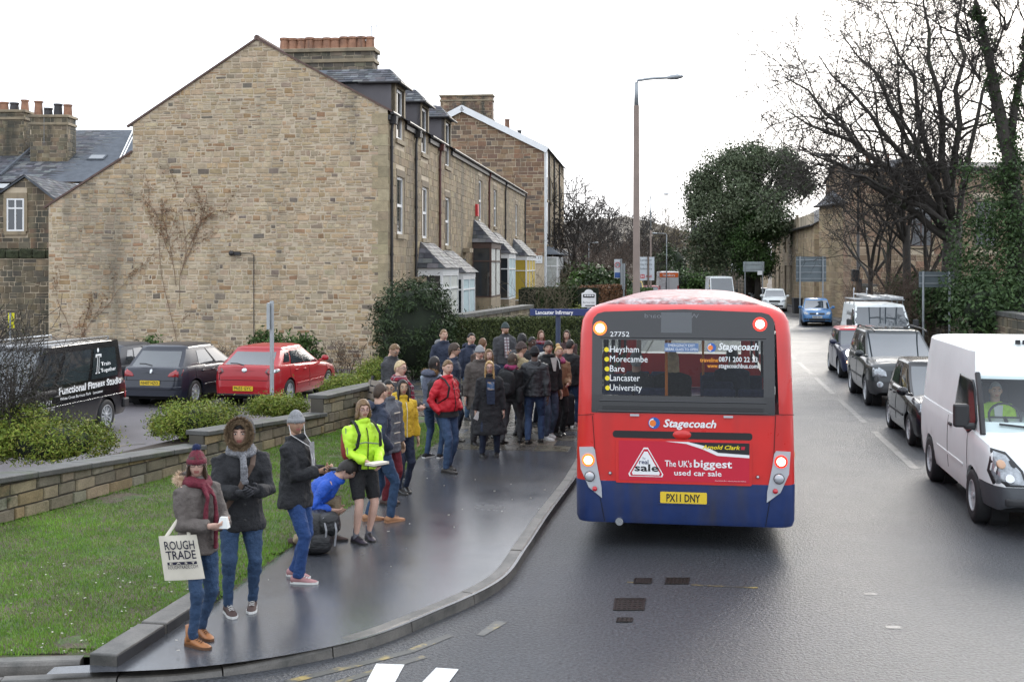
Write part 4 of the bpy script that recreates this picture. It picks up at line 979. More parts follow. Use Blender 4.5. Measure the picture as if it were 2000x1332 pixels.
def bare_tree(label, base, h, seed, limbs=6, kids=(7,6,4), spread=.8, r0=None, fork=.3, minr=.008, group='bare winter trees', name='bare_tree', targets=None, lean=(0,0), mat=None, up=.25):
    T = empty(name, base, 0, label, 'tree', group); rr = random.Random(seed); tr, tw = MB(), MB(); tr.smooth = True; r0 = r0 or h*.022; fz = h*fork
    f = V(lean[0]*fz, lean[1]*fz, fz); tr.tube([V(0,0,-.2), V(0,0,.15*fz), f*.5+V(rr.uniform(-.1,.1)*fz*.2,0,0), f], [r0*1.5, r0*1.12, r0, r0*.92], 10)
    if targets:
        for tx, w in targets:
            st = f*rr.uniform(.8,1.0); d = tx-st; L = d.length; mid = st+d*.5+V(0,0,.10*L)
            n = 8; path = []; prev = st
            for i in range(n+1):
                t = i/n; p = st*(1-t)**2+mid*2*t*(1-t)+tx*t*t+V(rr.gauss(0,.02),rr.gauss(0,.05),rr.gauss(0,.02))*L*.5*(1 if 0 < i < n else 0); path.append(p)
            rad = [max(minr*1.5, r0*w*(1-.88*i/n)) for i in range(n+1)]; tr.tube(path, rad, 7)
            for j in range(kids[0]*2):
                t = rr.uniform(.18,1); i = min(n-1, int(t*n)); s = path[i].lerp(path[i+1], t*n-i if t*n-i < 1 else 1); bd = (path[i+1]-path[i]).normalized(); side = bd.orthogonal(); side.rotate(Matrix.Rotation(rr.uniform(0,6.28), 3, bd))
                grow(tw, s, bd*.8+side*.8+V(0,0,up*.5), L*rr.uniform(.18,.38), max(minr, rad[i]*.5), 1, rr, up, kids, minr)
    else:
        for i in range(limbs):
            a = 6.283*i/limbs+rr.uniform(-.4,.4); s = f*rr.uniform(.7,1.0); d = V(math.cos(a)*spread, math.sin(a)*spread, rr.uniform(.7,1.3)); grow(tw, s, d, h*rr.uniform(.5,.72), r0*rr.uniform(.45,.7), 0, rr, up, kids, minr, big=tr)
        grow(tw, f, V(0,0,1), h*.68, r0*.7, 0, rr, up, kids, minr, big=tr)
    tr.build('trunk', mat or m_bark, T); tag(tw.build('crown', mat or m_twig, T), kind='stuff'); return T
def flat0(p): return V(p.x, p.y, 0)
# ---- the big bare tree on the right
b0 = flat0(D(1862,520,28)); f_ = lambda px, py, dd=0: D(px, py, 28+dd)-b0
bare_tree('large bare tree with wide arching limbs above the traffic queue', b0, 12, 31, up=.08, kids=(6,6,4), r0=.38, fork=.42, minr=.0125, targets=[(f_(1530,150),.5),(f_(1535,215,1),.5),(f_(1560,285,-1),.45),(f_(1600,110,1),.45),(f_(1620,330,-2),.35),(f_(1640,60),.40),(f_(1720,20,2),.42),(f_(1800,-40),.46),(f_(1880,-60,1),.46),(f_(1700,130,-2),.36),(f_(1960,40,-1),.36),(f_(1590,300,-1),.34),(f_(1760,150,1),.32)])
b0 = flat0(D(1770,520,30)); f_ = lambda px, py, dd=0: D(px, py, 30+dd)-b0
bare_tree('bare twin-stemmed tree just left of the largest one', b0, 11, 37, kids=(4,5,3), r0=.17, fork=.45, minr=.011, targets=[(f_(1620,120),.5),(f_(1680,70,1),.5),(f_(1750,30),.55),(f_(1640,220,-1),.45),(f_(1820,60,1),.5),(f_(1560,290),.4)])
for i, (px, d, h, lab) in enumerate(((1700,33,8.6,'slim bare tree in front of the brick hall, left one'),(1735,32,8.0,'slim bare tree in front of the brick hall, middle one'),(1810,31,8.0,'slim bare tree in front of the brick hall, right one'))):
    bare_tree(lab, flat0(D(px,520,d)), h, 50+i, limbs=5, kids=(6,4,3), spread=.55, r0=.12, fork=.35, minr=.008)
# thicket below
def thicket(name, label, box, n, seed, mat, L=(1.0,2.6)):
    rr = random.Random(seed); mb = MB()
    for i in range(n):
        px, d = rr.uniform(*box[0]), rr.uniform(*box[1]); p = flat0(D(px,520,d)); grow(mb, p, V(rr.uniform(-.5,.5),rr.uniform(-.3,.3),1), rr.uniform(*L), .018, 1, rr, .2, (0,7,4), .006)
    return tag(mb.build(name, mat), label, 'thicket', kind='stuff')
thicket('thicket', 'brown leafless undergrowth in front of the brick hall', ((1690,1880),(26.5,32)), 95, 5, m_twigbrown, (1.2,3.2))
# ---- ivy-clad tree at the right edge
b0 = flat0(D(1992,520,24)); T = empty('ivy_clad_tree', b0, 0, 'tall tree wrapped in ivy at the right edge', 'tree'); f_ = lambda px, py, dd=0: D(px, py, 24+dd)-b0
paths = [[V(0,0,-.2), f_(1985,420), f_(1970,300), f_(1950,210), f_(1935,130), f_(1918,50), f_(1905,0)], [f_(1970,300), f_(1985,190), f_(2005,100), f_(2030,0)], [f_(1985,400), f_(1950,350), f_(1920,330)]]
tr = MB(); tr.smooth = True
for k_, p in enumerate(paths): tr.tube(p, [lerp(.34,.06,i/(len(p)-1))*(1 if k_ == 0 else .5) for i in range(len(p))], 8)
tw = MB(); rr = random.Random(8)
for px, py in ((1905,10),(1930,60),(1880,40),(1950,20),(1985,60),(1900,120),(1960,110),(1925,180),(1990,200)):
    for _ in range(3): grow(tw, f_(px+15,py+40), V(rr.uniform(-1,1),rr.uniform(-.5,.5),rr.uniform(.3,1)), rr.uniform(1.2,2.6), .04, 0, rr, .3, (5,5,3), .009)
tr.build('trunk', m_bark, T); tag(tw.build('branches', m_twig, T), kind='stuff')
rs = np.random.RandomState(4); P = []; 
for p in paths:
    for a, b in zip(p, p[1:]):
        m = int(13*(b-a).length)
        for t in rs.rand(m): c = a.lerp(b, t); sp_ = .09+.16*max(0,min(1,(9-c.z)/8)); q = rs.normal(size=(26,3))*sp_; P.append(np.array(c)+rs.normal(size=3)*sp_*1.2+q)
for (px, py, s_, n_) in ((1985,420,1.1,60),(1950,470,1.3,80),(1915,430,.8,34),(1990,540,1.6,90),(1930,560,1.5,80),(1895,330,.5,10),(1880,500,.6,18),(1975,330,.8,40)):
    for _ in range(int(n_*.7)): P.append(np.array(f_(px,py))+rs.normal(size=3)*np.array([.42,.5,.42])*s_+rs.normal(size=(34,3))*.2)
C = np.concatenate(P); C = C[C[:,2] > 0]; leaf_cloud('ivy_leaves', C, .06, IVY, T, 6, .6)
# evergreen shrubs behind the boundary wall
for i, (px, py, d, w, lab) in enumerate(((1790,585,31.5,1.3,'leafy evergreen shrub behind the wall left of the small grey sign'),(1875,580,26.8,1.5,'dark rhododendron below the small grey sign'),(1955,575,23.2,1.6,'glossy evergreen shrub behind the wall at the right edge'),(1835,575,29,1.3,'evergreen shrub between the two larger ones on the right'))):
    c_ = D(px, py, d); bush('evergreen_shrub', lab, 'shrub', flat0(c_), (0,0,1.75), (w,1.1,1.2), 90, 46, .20, .085, IVY, 60+i, .45, .7, group='evergreen shrubs on the right')
# ---- big evergreen and its neighbours
def leafy_tree(label, base, parts, pal, seed, size, per, cs, trunk_h, r0, name='evergreen_tree', density=1.0, group='leafy evergreens'):
    """parts: (centre, radii, clumps) of the lobes of the crown"""
    T = empty(name, base, 0, label, 'tree', group); rs = np.random.RandomState(seed); A, N_ = [], []
    for c, rad, n in parts: p, q = clumps(rs, int(n*density), per, c, rad, cs, .45, -.9); A.append(p); N_.append(q)
    leaf_cloud('crown', np.concatenate(A), size, pal, T, seed, .55, np.concatenate(N_))
    tr = MB(); tr.smooth = True; rr = random.Random(seed); tr.tube([V(0,0,-.3), V(.1,0,trunk_h*.5), V(0,0,trunk_h)], [r0*1.4, r0, r0*.8], 10)
    for c, rad, n in parts: c = Vector(c); tr.tube([V(0,0,trunk_h*.7), V(0,0,trunk_h)*.5+c*.5, c, c+V(rr.uniform(-.3,.3)*rad[0],0,rad[2]*.6)], [r0*.6, r0*.45, r0*.25, r0*.08], 6)
    tr.build('trunk', m_bark, T); return T
b0 = flat0(D(1465,520,60)); f_ = lambda px, py, dd=0: tuple(D(px, py, 60+dd)-b0)
leafy_tree('huge dark evergreen oak at the bend of the road', b0, [(f_(1420,350),(2.9,3.2,2.3),120),(f_(1510,345,1),(3.1,3.2,2.4),120),(f_(1400,430,-1),(2.7,3,2.6),110),(f_(1548,360,1),(1.8,2.4,1.5),44),(f_(1470,420,-2),(3.2,3,2.8),120),(f_(1385,490,-1),(1.7,2,1.8),50),(f_(1440,500,-1),(2.6,3,2.0),80),(f_(1370,380),(1.5,2,1.5),40),(f_(1460,318),(1.9,2.4,1.4),60)], OAK, 9, .105, 150, .40, 6, .5, density=.72)
b0 = flat0(D(1478,520,58)); f_ = lambda px, py, dd=0: tuple(D(px-40, py, 58+dd)-b0)
leafy_tree('mid green leafy tree in front of the dark evergreen oak', b0, [(f_(1520,430),(1.7,1.9,1.7),70),(f_(1490,480),(1.6,1.9,1.6),60),(f_(1545,440),(1.0,1.4,1.2),30),(f_(1515,510),(1.7,1.8,1.3),50)], [(.036,.068,.018),(.046,.082,.022),(.028,.054,.016)], 10, .09, 120, .28, 3, .25)
# ---- far tree line
hm = MB(); pts = []
for i in range(33):
    px = lerp(900, 1420, i/32); y_ = interp([(900,455),(1080,440),(1150,428),(1230,425),(1300,440),(1345,455),(1420,470)], px)+6*noise.noise((px*.03,0,0)); pts.append((px, y_))
top = [D(px, y_, 230) for px, y_ in pts]; hm.smooth = True
hm.rings([[V(p.x*.55, p.y*.55, -.6) for p in top], [V(p.x*.8,p.y*.8,p.z*.45) for p in top], [V(p.x,p.y,p.z) for p in top], [V(p.x*1.3,p.y*1.3,-.6) for p in top]], False)
tag(hm.build('wooded_hill', M('far_wood', (.085,.068,.048), .95, var=.4, vscale=.12, fine=.35, fscale=1.2, obj=False)), kind='structure')
for i, (px, d, yt, lab) in enumerate(((1120,62,385,'bare tree right behind the far end of the terrace'),(1150,75,395,'bare tree, second along the far tree line from the terrace'),(1185,85,415,'bare tree, third along the far tree line from the terrace'),(1212,90,430,'bare tree left of the tall lamp post'),(1262,95,435,'bare tree right of the tall lamp post'),(1300,105,420,'pale bare tree left of the evergreen oak'),(1325,110,415,'pale bare tree touching the evergreen oak'))):
    b_ = flat0(D(px,520,d)); h_ = D(px,yt,d).z
    bare_tree(lab, b_, h_, 80+i, limbs=7, kids=(6,5,3) if i < 6 else (6,5,3), spread=.6, r0=.22, fork=.25, minr=.022+.0001*d, group='bare trees at the far end of the road', mat=m_twig if i < 5 else M('pale_twigs', (.13,.105,.065), .9, obj=False))
for i, (px, yt, d, w, lab, pal) in enumerate(((1310,478,92,2.6,'dark conifer-like tree beyond the lamp posts',YEW),(1290,500,80,2.2,'low dark evergreen beside the hospital sign',YEW),(1158,530,52,2.2,'round green garden bush beyond the terrace',LAUREL),(1136,520,60,1.9,'tall green garden bush at the end of the terrace',GREEN),(1175,535,50,2.0,'dark green bush near the speed sign',GREEN),(1355,530,82,3.0,'bright green hedge bush below the distant villa',LAUREL))):
    c_ = D(px, yt, d); hh = c_.z; bush('far_bush', lab, 'bush', flat0(c_), (0,0,hh*.5), (w,w,hh*.52), 60, 50, .32, .16, pal, 100+i, .5, .75, group='far garden bushes')
thicket('far_thicket', 'brown leafless scrub along the far left verge', ((1110,1250),(55,75)), 120, 15, m_twigbrown, (2.5,5))
# ---- yew by the house corner, privet hedge, garden plants
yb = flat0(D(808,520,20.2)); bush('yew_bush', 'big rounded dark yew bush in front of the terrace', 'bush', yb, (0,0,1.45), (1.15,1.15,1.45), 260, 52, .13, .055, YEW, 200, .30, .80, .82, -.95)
def hedge(name, label, a, b, w, h, pal, seed, n, size=.035, cat='hedge', z0=0.05):
    d = (b-a); L = d.length; d.normalize(); nn = V(-d.y, d.x, 0); T = empty(name, a, 0, label, cat); rs = np.random.RandomState(seed)
    u = rs.rand(n)*L; f = rs.rand(n); C = np.empty((n,3)); O = np.empty((n,3))
    for i in range(n):
        bump_ = .07*noise.noise((u[i]*1.3, seed, 0))+.04*noise.noise((u[i]*4, seed, 2))
        if f[i] < .72: q = d*u[i]-nn*(w/2+bump_-.03+rs.normal()*.02)+V(0,0,rs.rand()*h); o = -nn
        else: q = d*u[i]+nn*(rs.rand()-.5)*w+V(0,0,h+bump_-.03+rs.normal()*.025); o = Z
        C[i] = q; O[i] = o
    C[:,2] += z0; leaf_cloud('foliage', C, size, pal, T, seed, .5, O)
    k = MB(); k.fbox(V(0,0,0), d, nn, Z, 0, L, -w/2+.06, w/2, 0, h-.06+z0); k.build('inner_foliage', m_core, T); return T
PRIVET = [(.055,.070,.022),(.070,.085,.028),(.042,.054,.018),(.085,.095,.036)]
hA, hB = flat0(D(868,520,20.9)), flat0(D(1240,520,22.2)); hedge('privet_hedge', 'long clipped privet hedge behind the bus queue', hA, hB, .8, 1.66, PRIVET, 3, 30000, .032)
hedge('garden_hedge', 'dark clipped hedge in the gardens beyond the bus stop sign', flat0(D(1030,520,36)), flat0(D(1140,520,38)), 1.2, 2.1, GREEN, 4, 12000, .05); hedge('beech_hedge', 'rusty brown beech hedge behind the bus stop flag', flat0(D(1150,520,35)), flat0(D(1204,520,38)), 1.1, 2.2, BEECH, 5, 9000, .05)
hedge('verge_hedge', 'green hedge beside the speed sign', flat0(D(1204,520,40)), flat0(D(1262,520,46)), 1.0, 1.8, LAUREL, 6, 7000, .05)
thicket('bare_shrub', 'pale twiggy shrub above the blue stop sign', ((1045,1085),(31,33)), 14, 25, M('pale_twigs', (.13,.105,.065)), (1.6,2.6))
for i, (px, py, d, r_, lab, pal) in enumerate(((935,612,27,.8,'grey-green lavender bush in a front garden',[(.10,.12,.09),(.07,.09,.065)]),(980,600,30,.7,'small dark garden shrub by the yellow blind',GREEN),(1128,592,30,.5,'yellow-green shrub by the bus stop flag',[(.16,.17,.03),(.12,.14,.03)]))):
    bush('garden_shrub', lab, 'shrub', flat0(D(px,py,d)), (0,0,.8), (r_,r_,.75), 50, 40, .12, .05, pal, 230+i, .4, group='front garden shrubs')
gwall = [flat0(D(905,520,24)), flat0(D(1040,520,30))]
long_wall('front_garden_wall', 'low front garden wall behind the privet hedge', gwall, 1.5, PAL_W, 20)
# ---- shrubs on the planting bed
for i, (px, py, w, h, d2, lab) in enumerate(((82,905,.85,.50,.8,'large mounded hebe at the left end of the bed'),(10,900,.7,.62,.6,'dark hebe at the left picture edge'),(375,862,.72,.50,.7,'rounded hebe in the middle of the bed'),(535,815,.48,.27,.5,'low hebe beside the signpost'),(672,775,.45,.32,.6,'trailing bright green plant at the bed end'),(735,752,.45,.45,.6,'small green plant beside the bench'))):
    g_ = G(px, py, .30); bush('hebe_shrub', lab, 'shrub', g_+V(0,.35,0), (0,0,h*.5), (w*1.15,d2,h*.74), 190, 44, .08, .030, HEBE, 300+i, .32, .66, .62, -.5, group='low shrubs above the garden wall')
for i, (px, py, w, h, lab) in enumerate(((292,682,.55,1.0,'small laurel against the gable behind the dark blue car'),(530,688,.65,1.25,'leafy laurel behind the red hatchback'),(590,690,.6,1.1,'second laurel behind the red hatchback, nearer its front'))):
    c_ = flat0(D(px,520,22.6)); c_.z = PARK; bush('laurel_bush', lab, 'bush', c_, (0,0,h*.55), (w,w*.7,h*.6), 40, 34, .13, .085, LAUREL, 330+i, .28, .5, .5, -.6, group='laurels along the gable')
rr = random.Random(14); mb = MB(); bl = empty('leafless_bush', G(20,905,.3)+V(0,.5,0), 0, 'dark twiggy bush hiding the front of the black van', 'bush')
for i in range(42): grow(mb, V(rr.uniform(-.9,-.1),rr.uniform(-.4,.4),0), V(rr.uniform(-.5,.25),rr.uniform(-.4,.4),1.2), rr.uniform(1.0,2.1), .014, 1, rr, .25, (0,8,5), .0045)
tag(mb.build('twigs', m_twig, bl), kind='stuff'); rs = np.random.RandomState(5); C, nn = clumps(rs, 60, 30, (-.4,0,1.2), (.75,.5,1.0), .10, .3); leaf_cloud('foliage', C, .022, [(.03,.035,.015),(.05,.04,.02),(.025,.03,.014)], bl, 5, .4, nn)
# ---- climber on the gable
rr = random.Random(17); cl_ = empty('climbing_plant', P0.copy(), 0, 'dry brown creeper climbing the middle of the gable', 'climber'); mb = MB(); Lf = []
def gpt(px, py, off=.04):
    u_, z_ = GA(px, py); return HR*-u_+Z*z_-HU*off
def vine(px, py, ang, L, lev):
    pts = []; x, y = px, py
    for i in range(7):
        pts.append(gpt(x, y, .03+rr.random()*.03)); ang += rr.gauss(0,.16); x += math.cos(ang)*L/6; y -= math.sin(ang)*L/6
        if lev > 0 and rr.random() < .85:
            for _ in range(1): q = gpt(x+rr.gauss(0,4), y+rr.gauss(0,4), .03+rr.random()*.05); Lf.append(tuple(q))
        if lev < 2 and rr.random() < .6: vine(x, y, ang+rr.choice((-1,1))*rr.uniform(.2,.6), L*rr.uniform(.25,.42), lev+1)
    mb.tube(pts, [.010/(lev+1)]*len(pts), 4)
for px, py, a, L in ((350,690,1.6,230),(345,560,1.75,160),(352,540,1.45,170),(340,520,1.9,120),(360,470,1.3,90),(352,600,1.5,190),(358,520,1.5,110),(150,690,1.55,150),(140,690,1.7,110),(165,690,1.4,90)): vine(px, py, a, L, 0)
tag(mb.build('stems', M('creeper_stem', (.20,.13,.085), .9), cl_), kind='stuff'); leaf_cloud('dry_leaves', np.array(Lf), .034, [(.26,.15,.085),(.30,.18,.10),(.20,.12,.07)], cl_, 3, .6)
for i, (px, lab) in enumerate(((250,'dry red-brown stems at the gable foot behind the grey car'),(420,'dry stalks at the gable foot between the parked cars'),(680,'dry brown shrub at the gable corner by the red car'))):
    mb = MB(); c_ = flat0(D(px,520,23)); c_.z = PARK; T = empty('dry_shrub', c_, 0, lab, 'shrub', 'dry shrubs along the gable')
    for k_ in range(16): grow(mb, V(rr.uniform(-.5,.5),rr.uniform(-.2,.2),0), V(rr.uniform(-.3,.3),0,1), rr.uniform(.5,1.0), .012, 1, rr, .2, (0,5,3), .005)
    tag(mb.build('stems', m_twigbrown, T), kind='stuff')
# ================================================================== vehicles
m_tyre = M('tyre', (.016,.016,.017), .75, var=.2)
m_alloy = M('alloy', (.50,.51,.52), .35, .3, var=.1)
m_rimdark = M('rim_shadow', (.03,.03,.03), .6)
m_cglass = M('car_glass', (.030,.038,.044), .03, var=.25, vscale=2, spec=1.0, coat=1)
m_trim = M('black_trim', (.02,.02,.021), .5, var=.1)
m_under = M('underbody', (.008,.008,.008), .9)
m_chrome = M('chrome', (.55,.56,.57), .15, .95, var=.05)
m_head = M('headlamp_glass', (.30,.32,.335), .15, .3, var=.5, vscale=16, coat=.5)
m_headlit = M('headlamp_lit', (1,1,.95), .2, emit=(1,.97,.88), estr=9)
m_foglit = M('foglamp_lit', (1,.5,.3), .2, emit=(1,.45,.25), estr=4)
m_tail = M('tail_lens', (.30,.012,.014), .15, var=.25, vscale=20, coat=.6)
m_tailclear = M('tail_lens_smoked', (.10,.05,.05), .15, var=.3, vscale=25, coat=.6)
m_platey = M('yellow_plate', (.72,.50,.03), .4, var=.05)
m_platew = M('white_plate', (.68,.69,.66), .4, var=.05)
m_ink = M('black_ink', (.012,.012,.013), .5, var=0)
m_inkw = M('white_ink', (.80,.81,.80), .45, var=0)
def paint(name, c, rough=.28, coat=.7, metal=0.0): return M('paint_'+name, c, rough+.06, metal, var=.06, vscale=1.5, coat=coat*.6, spec=.42)
def stick(bvh, outline, axis, off, mat, name, parent, back=None, depth=.012):
    """a thin lens or panel lying on the body: outline in the plane across `axis` ('+y','-y','+x','-x','+z')"""
    s = 1 if axis[0] == '+' else -1; ax = axis[1]
    def P(a, b):
        if ax == 'y': o = V(a, 9*s, b); d = V(0,-s,0)
        elif ax == 'x': o = V(9*s, a, b); d = V(-s,0,0)
        else: o = V(a, b, 9); d = V(0,0,-1)
        h = bvh.ray_cast(o, d)
        if h[0] is None:
            h = bvh.find_nearest(o+d*8)
        return h[0]-d*off, d
    c = (sum(p[0] for p in outline)/len(outline), sum(p[1] for p in outline)/len(outline)); mb = MB(); mb.smooth = True; rs = []
    pts = []
    for i, p in enumerate(outline):
        q = outline[(i+1) % len(outline)]; k = max(1, int(math.hypot(q[0]-p[0], q[1]-p[1])/.12))
        for j in range(k): pts.append((lerp(p[0],q[0],j/k), lerp(p[1],q[1],j/k)))
    big_ = max(abs(p[0]-c[0])+abs(p[1]-c[1]) for p in outline) > .45
    for t, dd in ((1, -depth-off), (1, 0), (.96, .003))+(((.9,.004),(.8,.004),(.7,.004),(.6,.004),(.5,.004),(.4,.004),(.3,.004),(.2,.004),(.1,.004)) if big_ else ((.6, .004), (.25, .004))):
        ring = []
        for p in pts: h, d = P(lerp(c[0],p[0],t), lerp(c[1],p[1],t)); ring.append(h-d*dd)
        rs.append(ring)
    mb.rings(rs, True, False, True); return mb.build(name, mat, parent)
def circ(x, z, r, n=14, sx=1): return [(x+r*sx*math.cos(2*math.pi*i/n), z+r*math.sin(2*math.pi*i/n)) for i in range(n)]
def rect(x0, x1, z0, z1, ch=0):
    if not ch: return [(x0,z0),(x1,z0),(x1,z1),(x0,z1)]
    return [(x0+ch,z0),(x1-ch,z0),(x1,z0+ch),(x1,z1-ch),(x1-ch,z1),(x0+ch,z1),(x0,z1-ch),(x0,z0+ch)]
WHEELS = {}
def wheel_meshes(r, w, style):
    k = (round(r,3), w, style)
    if k in WHEELS: return WHEELS[k]
    t = MB(); t.smooth = True; ri = r*(.66 if style != 'steel' else .60)
    t.lathe([(ri,-w/2+.01),(r*.86,-w/2),(r*.97,-w*.42),(r,-w*.25),(r,w*.25),(r*.97,w*.42),(r*.86,w/2),(ri,w/2-.01)], n=28, axis='X', cap=False)
    rm = MB(); rm.lathe([(ri,-w/2+.02),(ri,w/2-.012),(ri*.93,w/2-.008),(ri*.88,w*.12),(0.001,w*.10)], n=24, axis='X'); rm.mi = 1
    ns = {'five':5,'seven':7,'multi':10,'steel':8,'bus':8}[style]; rm.mi = 0
    for i in range(ns):
        a = 2*math.pi*i/ns; c, s = math.cos(a), math.sin(a); sw = ri*{'five':.20,'seven':.15,'multi':.09,'steel':.2,'bus':.2}[style]
        e = V(0,c,s); f = V(0,-s,c); x0, x1 = w*.12, w*.36
        pts = [e*ri*.12+f*sw*.8, e*ri*.9+f*sw, e*ri*.9-f*sw, e*ri*.12-f*sw*.8]
        rm.prism([p+V(x0,0,0) for p in pts], V(x1-x0,0,0))
    rm.lathe([(ri*.22,w*.1),(ri*.22,w*.42),(ri*.15,w*.45),(.001,w*.45)], n=12, axis='X')
    dk = MB(); dk.lathe([(ri*.9,w*.115),(.001,w*.118)], n=20, axis='X')
    WHEELS[k] = (t.mesh('tyre', m_tyre), rm.mesh('rim', m_alloy), dk.mesh('rim_back', m_rimdark)); return WHEELS[k]
def add_wheel(parent, x, y, r, w=.19, style='five', side=1, steer=0):
    t, rm, dk = wheel_meshes(r, w, style)
    o = link('wheel', t, parent, (x, y, r)); o.rotation_euler = (.3*x+y, 0, (0 if side > 0 else math.pi)+steer)
    link('rim', rm, o); link('rim_back', dk, o); return o
def vehicle(name, label, cat, sp, paint_mat, loc, heading, roof_mat=None, group=None, detail=True):
    """loc = ground point below the body centre; heading = forward direction"""
    L, Wd, H = sp['L'], sp['W'], sp['H']; hw = Wd/2; wr = sp.get('wr', .31); sill = sp.get('sill', .22)
    T = empty(name, loc, math.atan2(-heading.x, heading.y), label, cat, group)
    fa, ra = L-sp['fo'], L-sp['fo']-sp['wb']; ar = wr*1.16; aw = sp.get('arch', wr*1.16)
    def bottom(y):
        b = sill
        for a in (fa, ra):
            d = abs(y-a)
            if d < ar: b = max(b, wr+math.sqrt(max(0, ar*ar-d*d))*.98)
        e = min(y, L-y)
        return b+max(0, .12-e)*.5
    ys = sorted({0, .012, .04, .08, .14, .22, L-.22, L-.14, L-.08, L-.04, L-.012, L, *[i*.09 for i in range(1, int(L/.09))], *[a+ar*math.cos(math.pi*k/14) for a in (fa, ra) for k in range(15)]})
    ys = [y for y in ys if 0 <= y <= L]
    belt, crown, plan = sp['belt'], sp['crown'], sp['plan']
    zl = sp.get('levels', (0, .10, .22, .42, .62, .82, .94, 1.0)); wf = sp.get('bulge', (.95, .975, .99, 1.0, .995, .975, .955, .925))
    bd = MB(); bd.smooth = True; rings = []
    zmin = sill
    for y in ys:
        t = interp(belt, y); cr = interp(crown, y); w = hw*interp(plan, y); b = min(bottom(y), t-.02)
        half = [(w*f_, max(b, zmin+(t-zmin)*z)) for z, f_ in zip(zl, wf)]
        top = [(w*.86, t+cr*.30), (w*.68, t+cr*.62), (w*.4, t+cr*.9), (0, t+cr)]
        full = half+top; ring = [V(x, y-L/2, z) for x, z in full]+[V(-x, y-L/2, z) for x, z in full[-2::-1]]
        rings.append(ring)
    bd.rings(rings, False)
    for r_ in (rings[0][::-1], rings[-1]): bd.face([bd.vert(p) for p in r_])
    # cabin
    R0, R1, A1, A0 = sp['gh']; wb_, wt_ = sp.get('gw', (.90, .74)); roofc = sp.get('roofc', .085); zr = H-roofc
    bz = lambda y: interp(belt, y)+interp(crown, y)*.25-.015
    bow = sp.get('bow', .10)
    def lev(l):
        c = math.sin(l*math.pi/2) if sp.get('curve', True) else l
        lw = lerp(l, c, .25)
        return lerp(R0, R1, lw), lerp(A0, A1, lw), hw*lerp(wb_, wt_, lerp(l, l*l, .35))
    def Sf(l, x):
        yr, yf, w = lev(l); y = yf-bow*x*x; z0 = bz(A0-.02); return V(x*w*(.97 if True else 1), y-L/2, lerp(z0, zr, l))
    def Sr(l, x):
        yr, yf, w = lev(l); y = yr+bow*.7*x*x; z0 = bz(R0+.02); return V(x*w*.97, y-L/2, lerp(z0, zr, l))
    def Ss(l, s, sg):
        yr, yf, w = lev(l); y = lerp(yf-bow, yr+bow*.7, s); z0 = bz(lerp(A0, R0, s)); ww = w*(.97+.03*math.sin(math.pi*min(1,max(0,s)))**.5) if 0 < s < 1 else w*.97
        return V(sg*ww, y-L/2, lerp(z0, zr-.012*(2*s-1)**2, l))
    NL = 7; cab = MB(); cab.smooth = True; rings = []
    for i in range(NL):
        l = i/(NL-1); ring = [Sf(l, x/4) for x in range(-4, 5)]+[Ss(l, s/10, 1) for s in range(1, 10)]+[Sr(l, -x/4) for x in range(-4, 5)]+[Ss(l, 1-s/10, -1) for s in range(1, 10)]
        rings.append(ring)
    cen = sum(rings[-1], V(0,0,0))/len(rings[-1])
    rr = []
    for k, dz in ((.975,.35),(.90,.62),(.7,.86),(.4,.98)):
        rr.append([cen+(p-cen)*k+V(0,0,roofc*dz+(p.z-cen.z)*(1-k)*0) for p in rings[-1]])
    openf = sp.get('open_front')
    n = len(rings[0]); base = len(cab.v)
    for r_ in rings:
        for p in r_: cab.vert(p)
    for i in range(NL-1):
        for j in range(n):
            if openf and 0 <= j < 8 and 0 < i < 4: continue
            if openf and sp.get('open_side') and i > 0 and i < NL-2 and (j in (8,9,10) or j in (n-1,n-2,n-3)): continue
            k = (j+1) % n; cab.face((base+i*n+j, base+i*n+k, base+(i+1)*n+k, base+(i+1)*n+j))
    rb_ = MB(); rb_.smooth = True; rb_.rings([rings[-1]]+rr, True, False, True)
    allm = MB()
    for m_ in (bd, cab, rb_):
        o_ = len(allm.v); allm.v += m_.v; allm.f += [tuple(i+o_ for i in f) for f in m_.f]
    bvh = BVHTree.FromPolygons([Vector(v) for v in allm.v], allm.f)
    for bn, bm, test, cuts in sp.get('split', ()):
        sub = MB(); sub.smooth = True; keep = []; me_ = bd.mesh('t', m_trim); b0 = bmesh.new(); b0.from_mesh(me_); bmesh.ops.remove_doubles(b0, verts=b0.verts, dist=.0005)
        for co_, no_ in cuts: bmesh.ops.bisect_plane(b0, geom=b0.verts[:]+b0.edges[:]+b0.faces[:], plane_co=co_, plane_no=no_)
        b0.verts.ensure_lookup_table(); bd.v = [tuple(v_.co) for v_ in b0.verts]; bd.f = [tuple(v_.index for v_ in f_.verts) for f_ in b0.faces]; b0.free()
        for f in bd.f:
            c_ = sum((Vector(bd.v[i]) for i in f), V(0,0,0))/len(f)
            if test(c_.y, c_.z): sub.poly([Vector(bd.v[i])+V(math.copysign(.006,bd.v[i][0]), math.copysign(.006,bd.v[i][1]), 0) for i in f])
            else: keep.append(f)
        bd.f = keep; bd.m = [0]*len(keep); bd.c = [(1,1,1)]*len(keep); bd.sm = [True]*len(keep)
        me_ = sub.mesh(bn, bm); bm_ = bmesh.new(); bm_.from_mesh(me_); bmesh.ops.remove_doubles(bm_, verts=bm_.verts, dist=.001); bm_.to_mesh(me_); bm_.free()
        for p_ in me_.polygons: p_.use_smooth = True
        bevel_like(link(bn, me_, T))
    body = bd.build('body', paint_mat, T); bevel_like(body)
    for poly_, nm_ in sp.get('glass_side', ()):
        for ax_ in ('+x', '-x'): stick(bvh, [(a_-L/2, b_) for a_, b_ in poly_], ax_, .018, sp.get('side_mat', m_cglass), nm_, T, depth=.0)
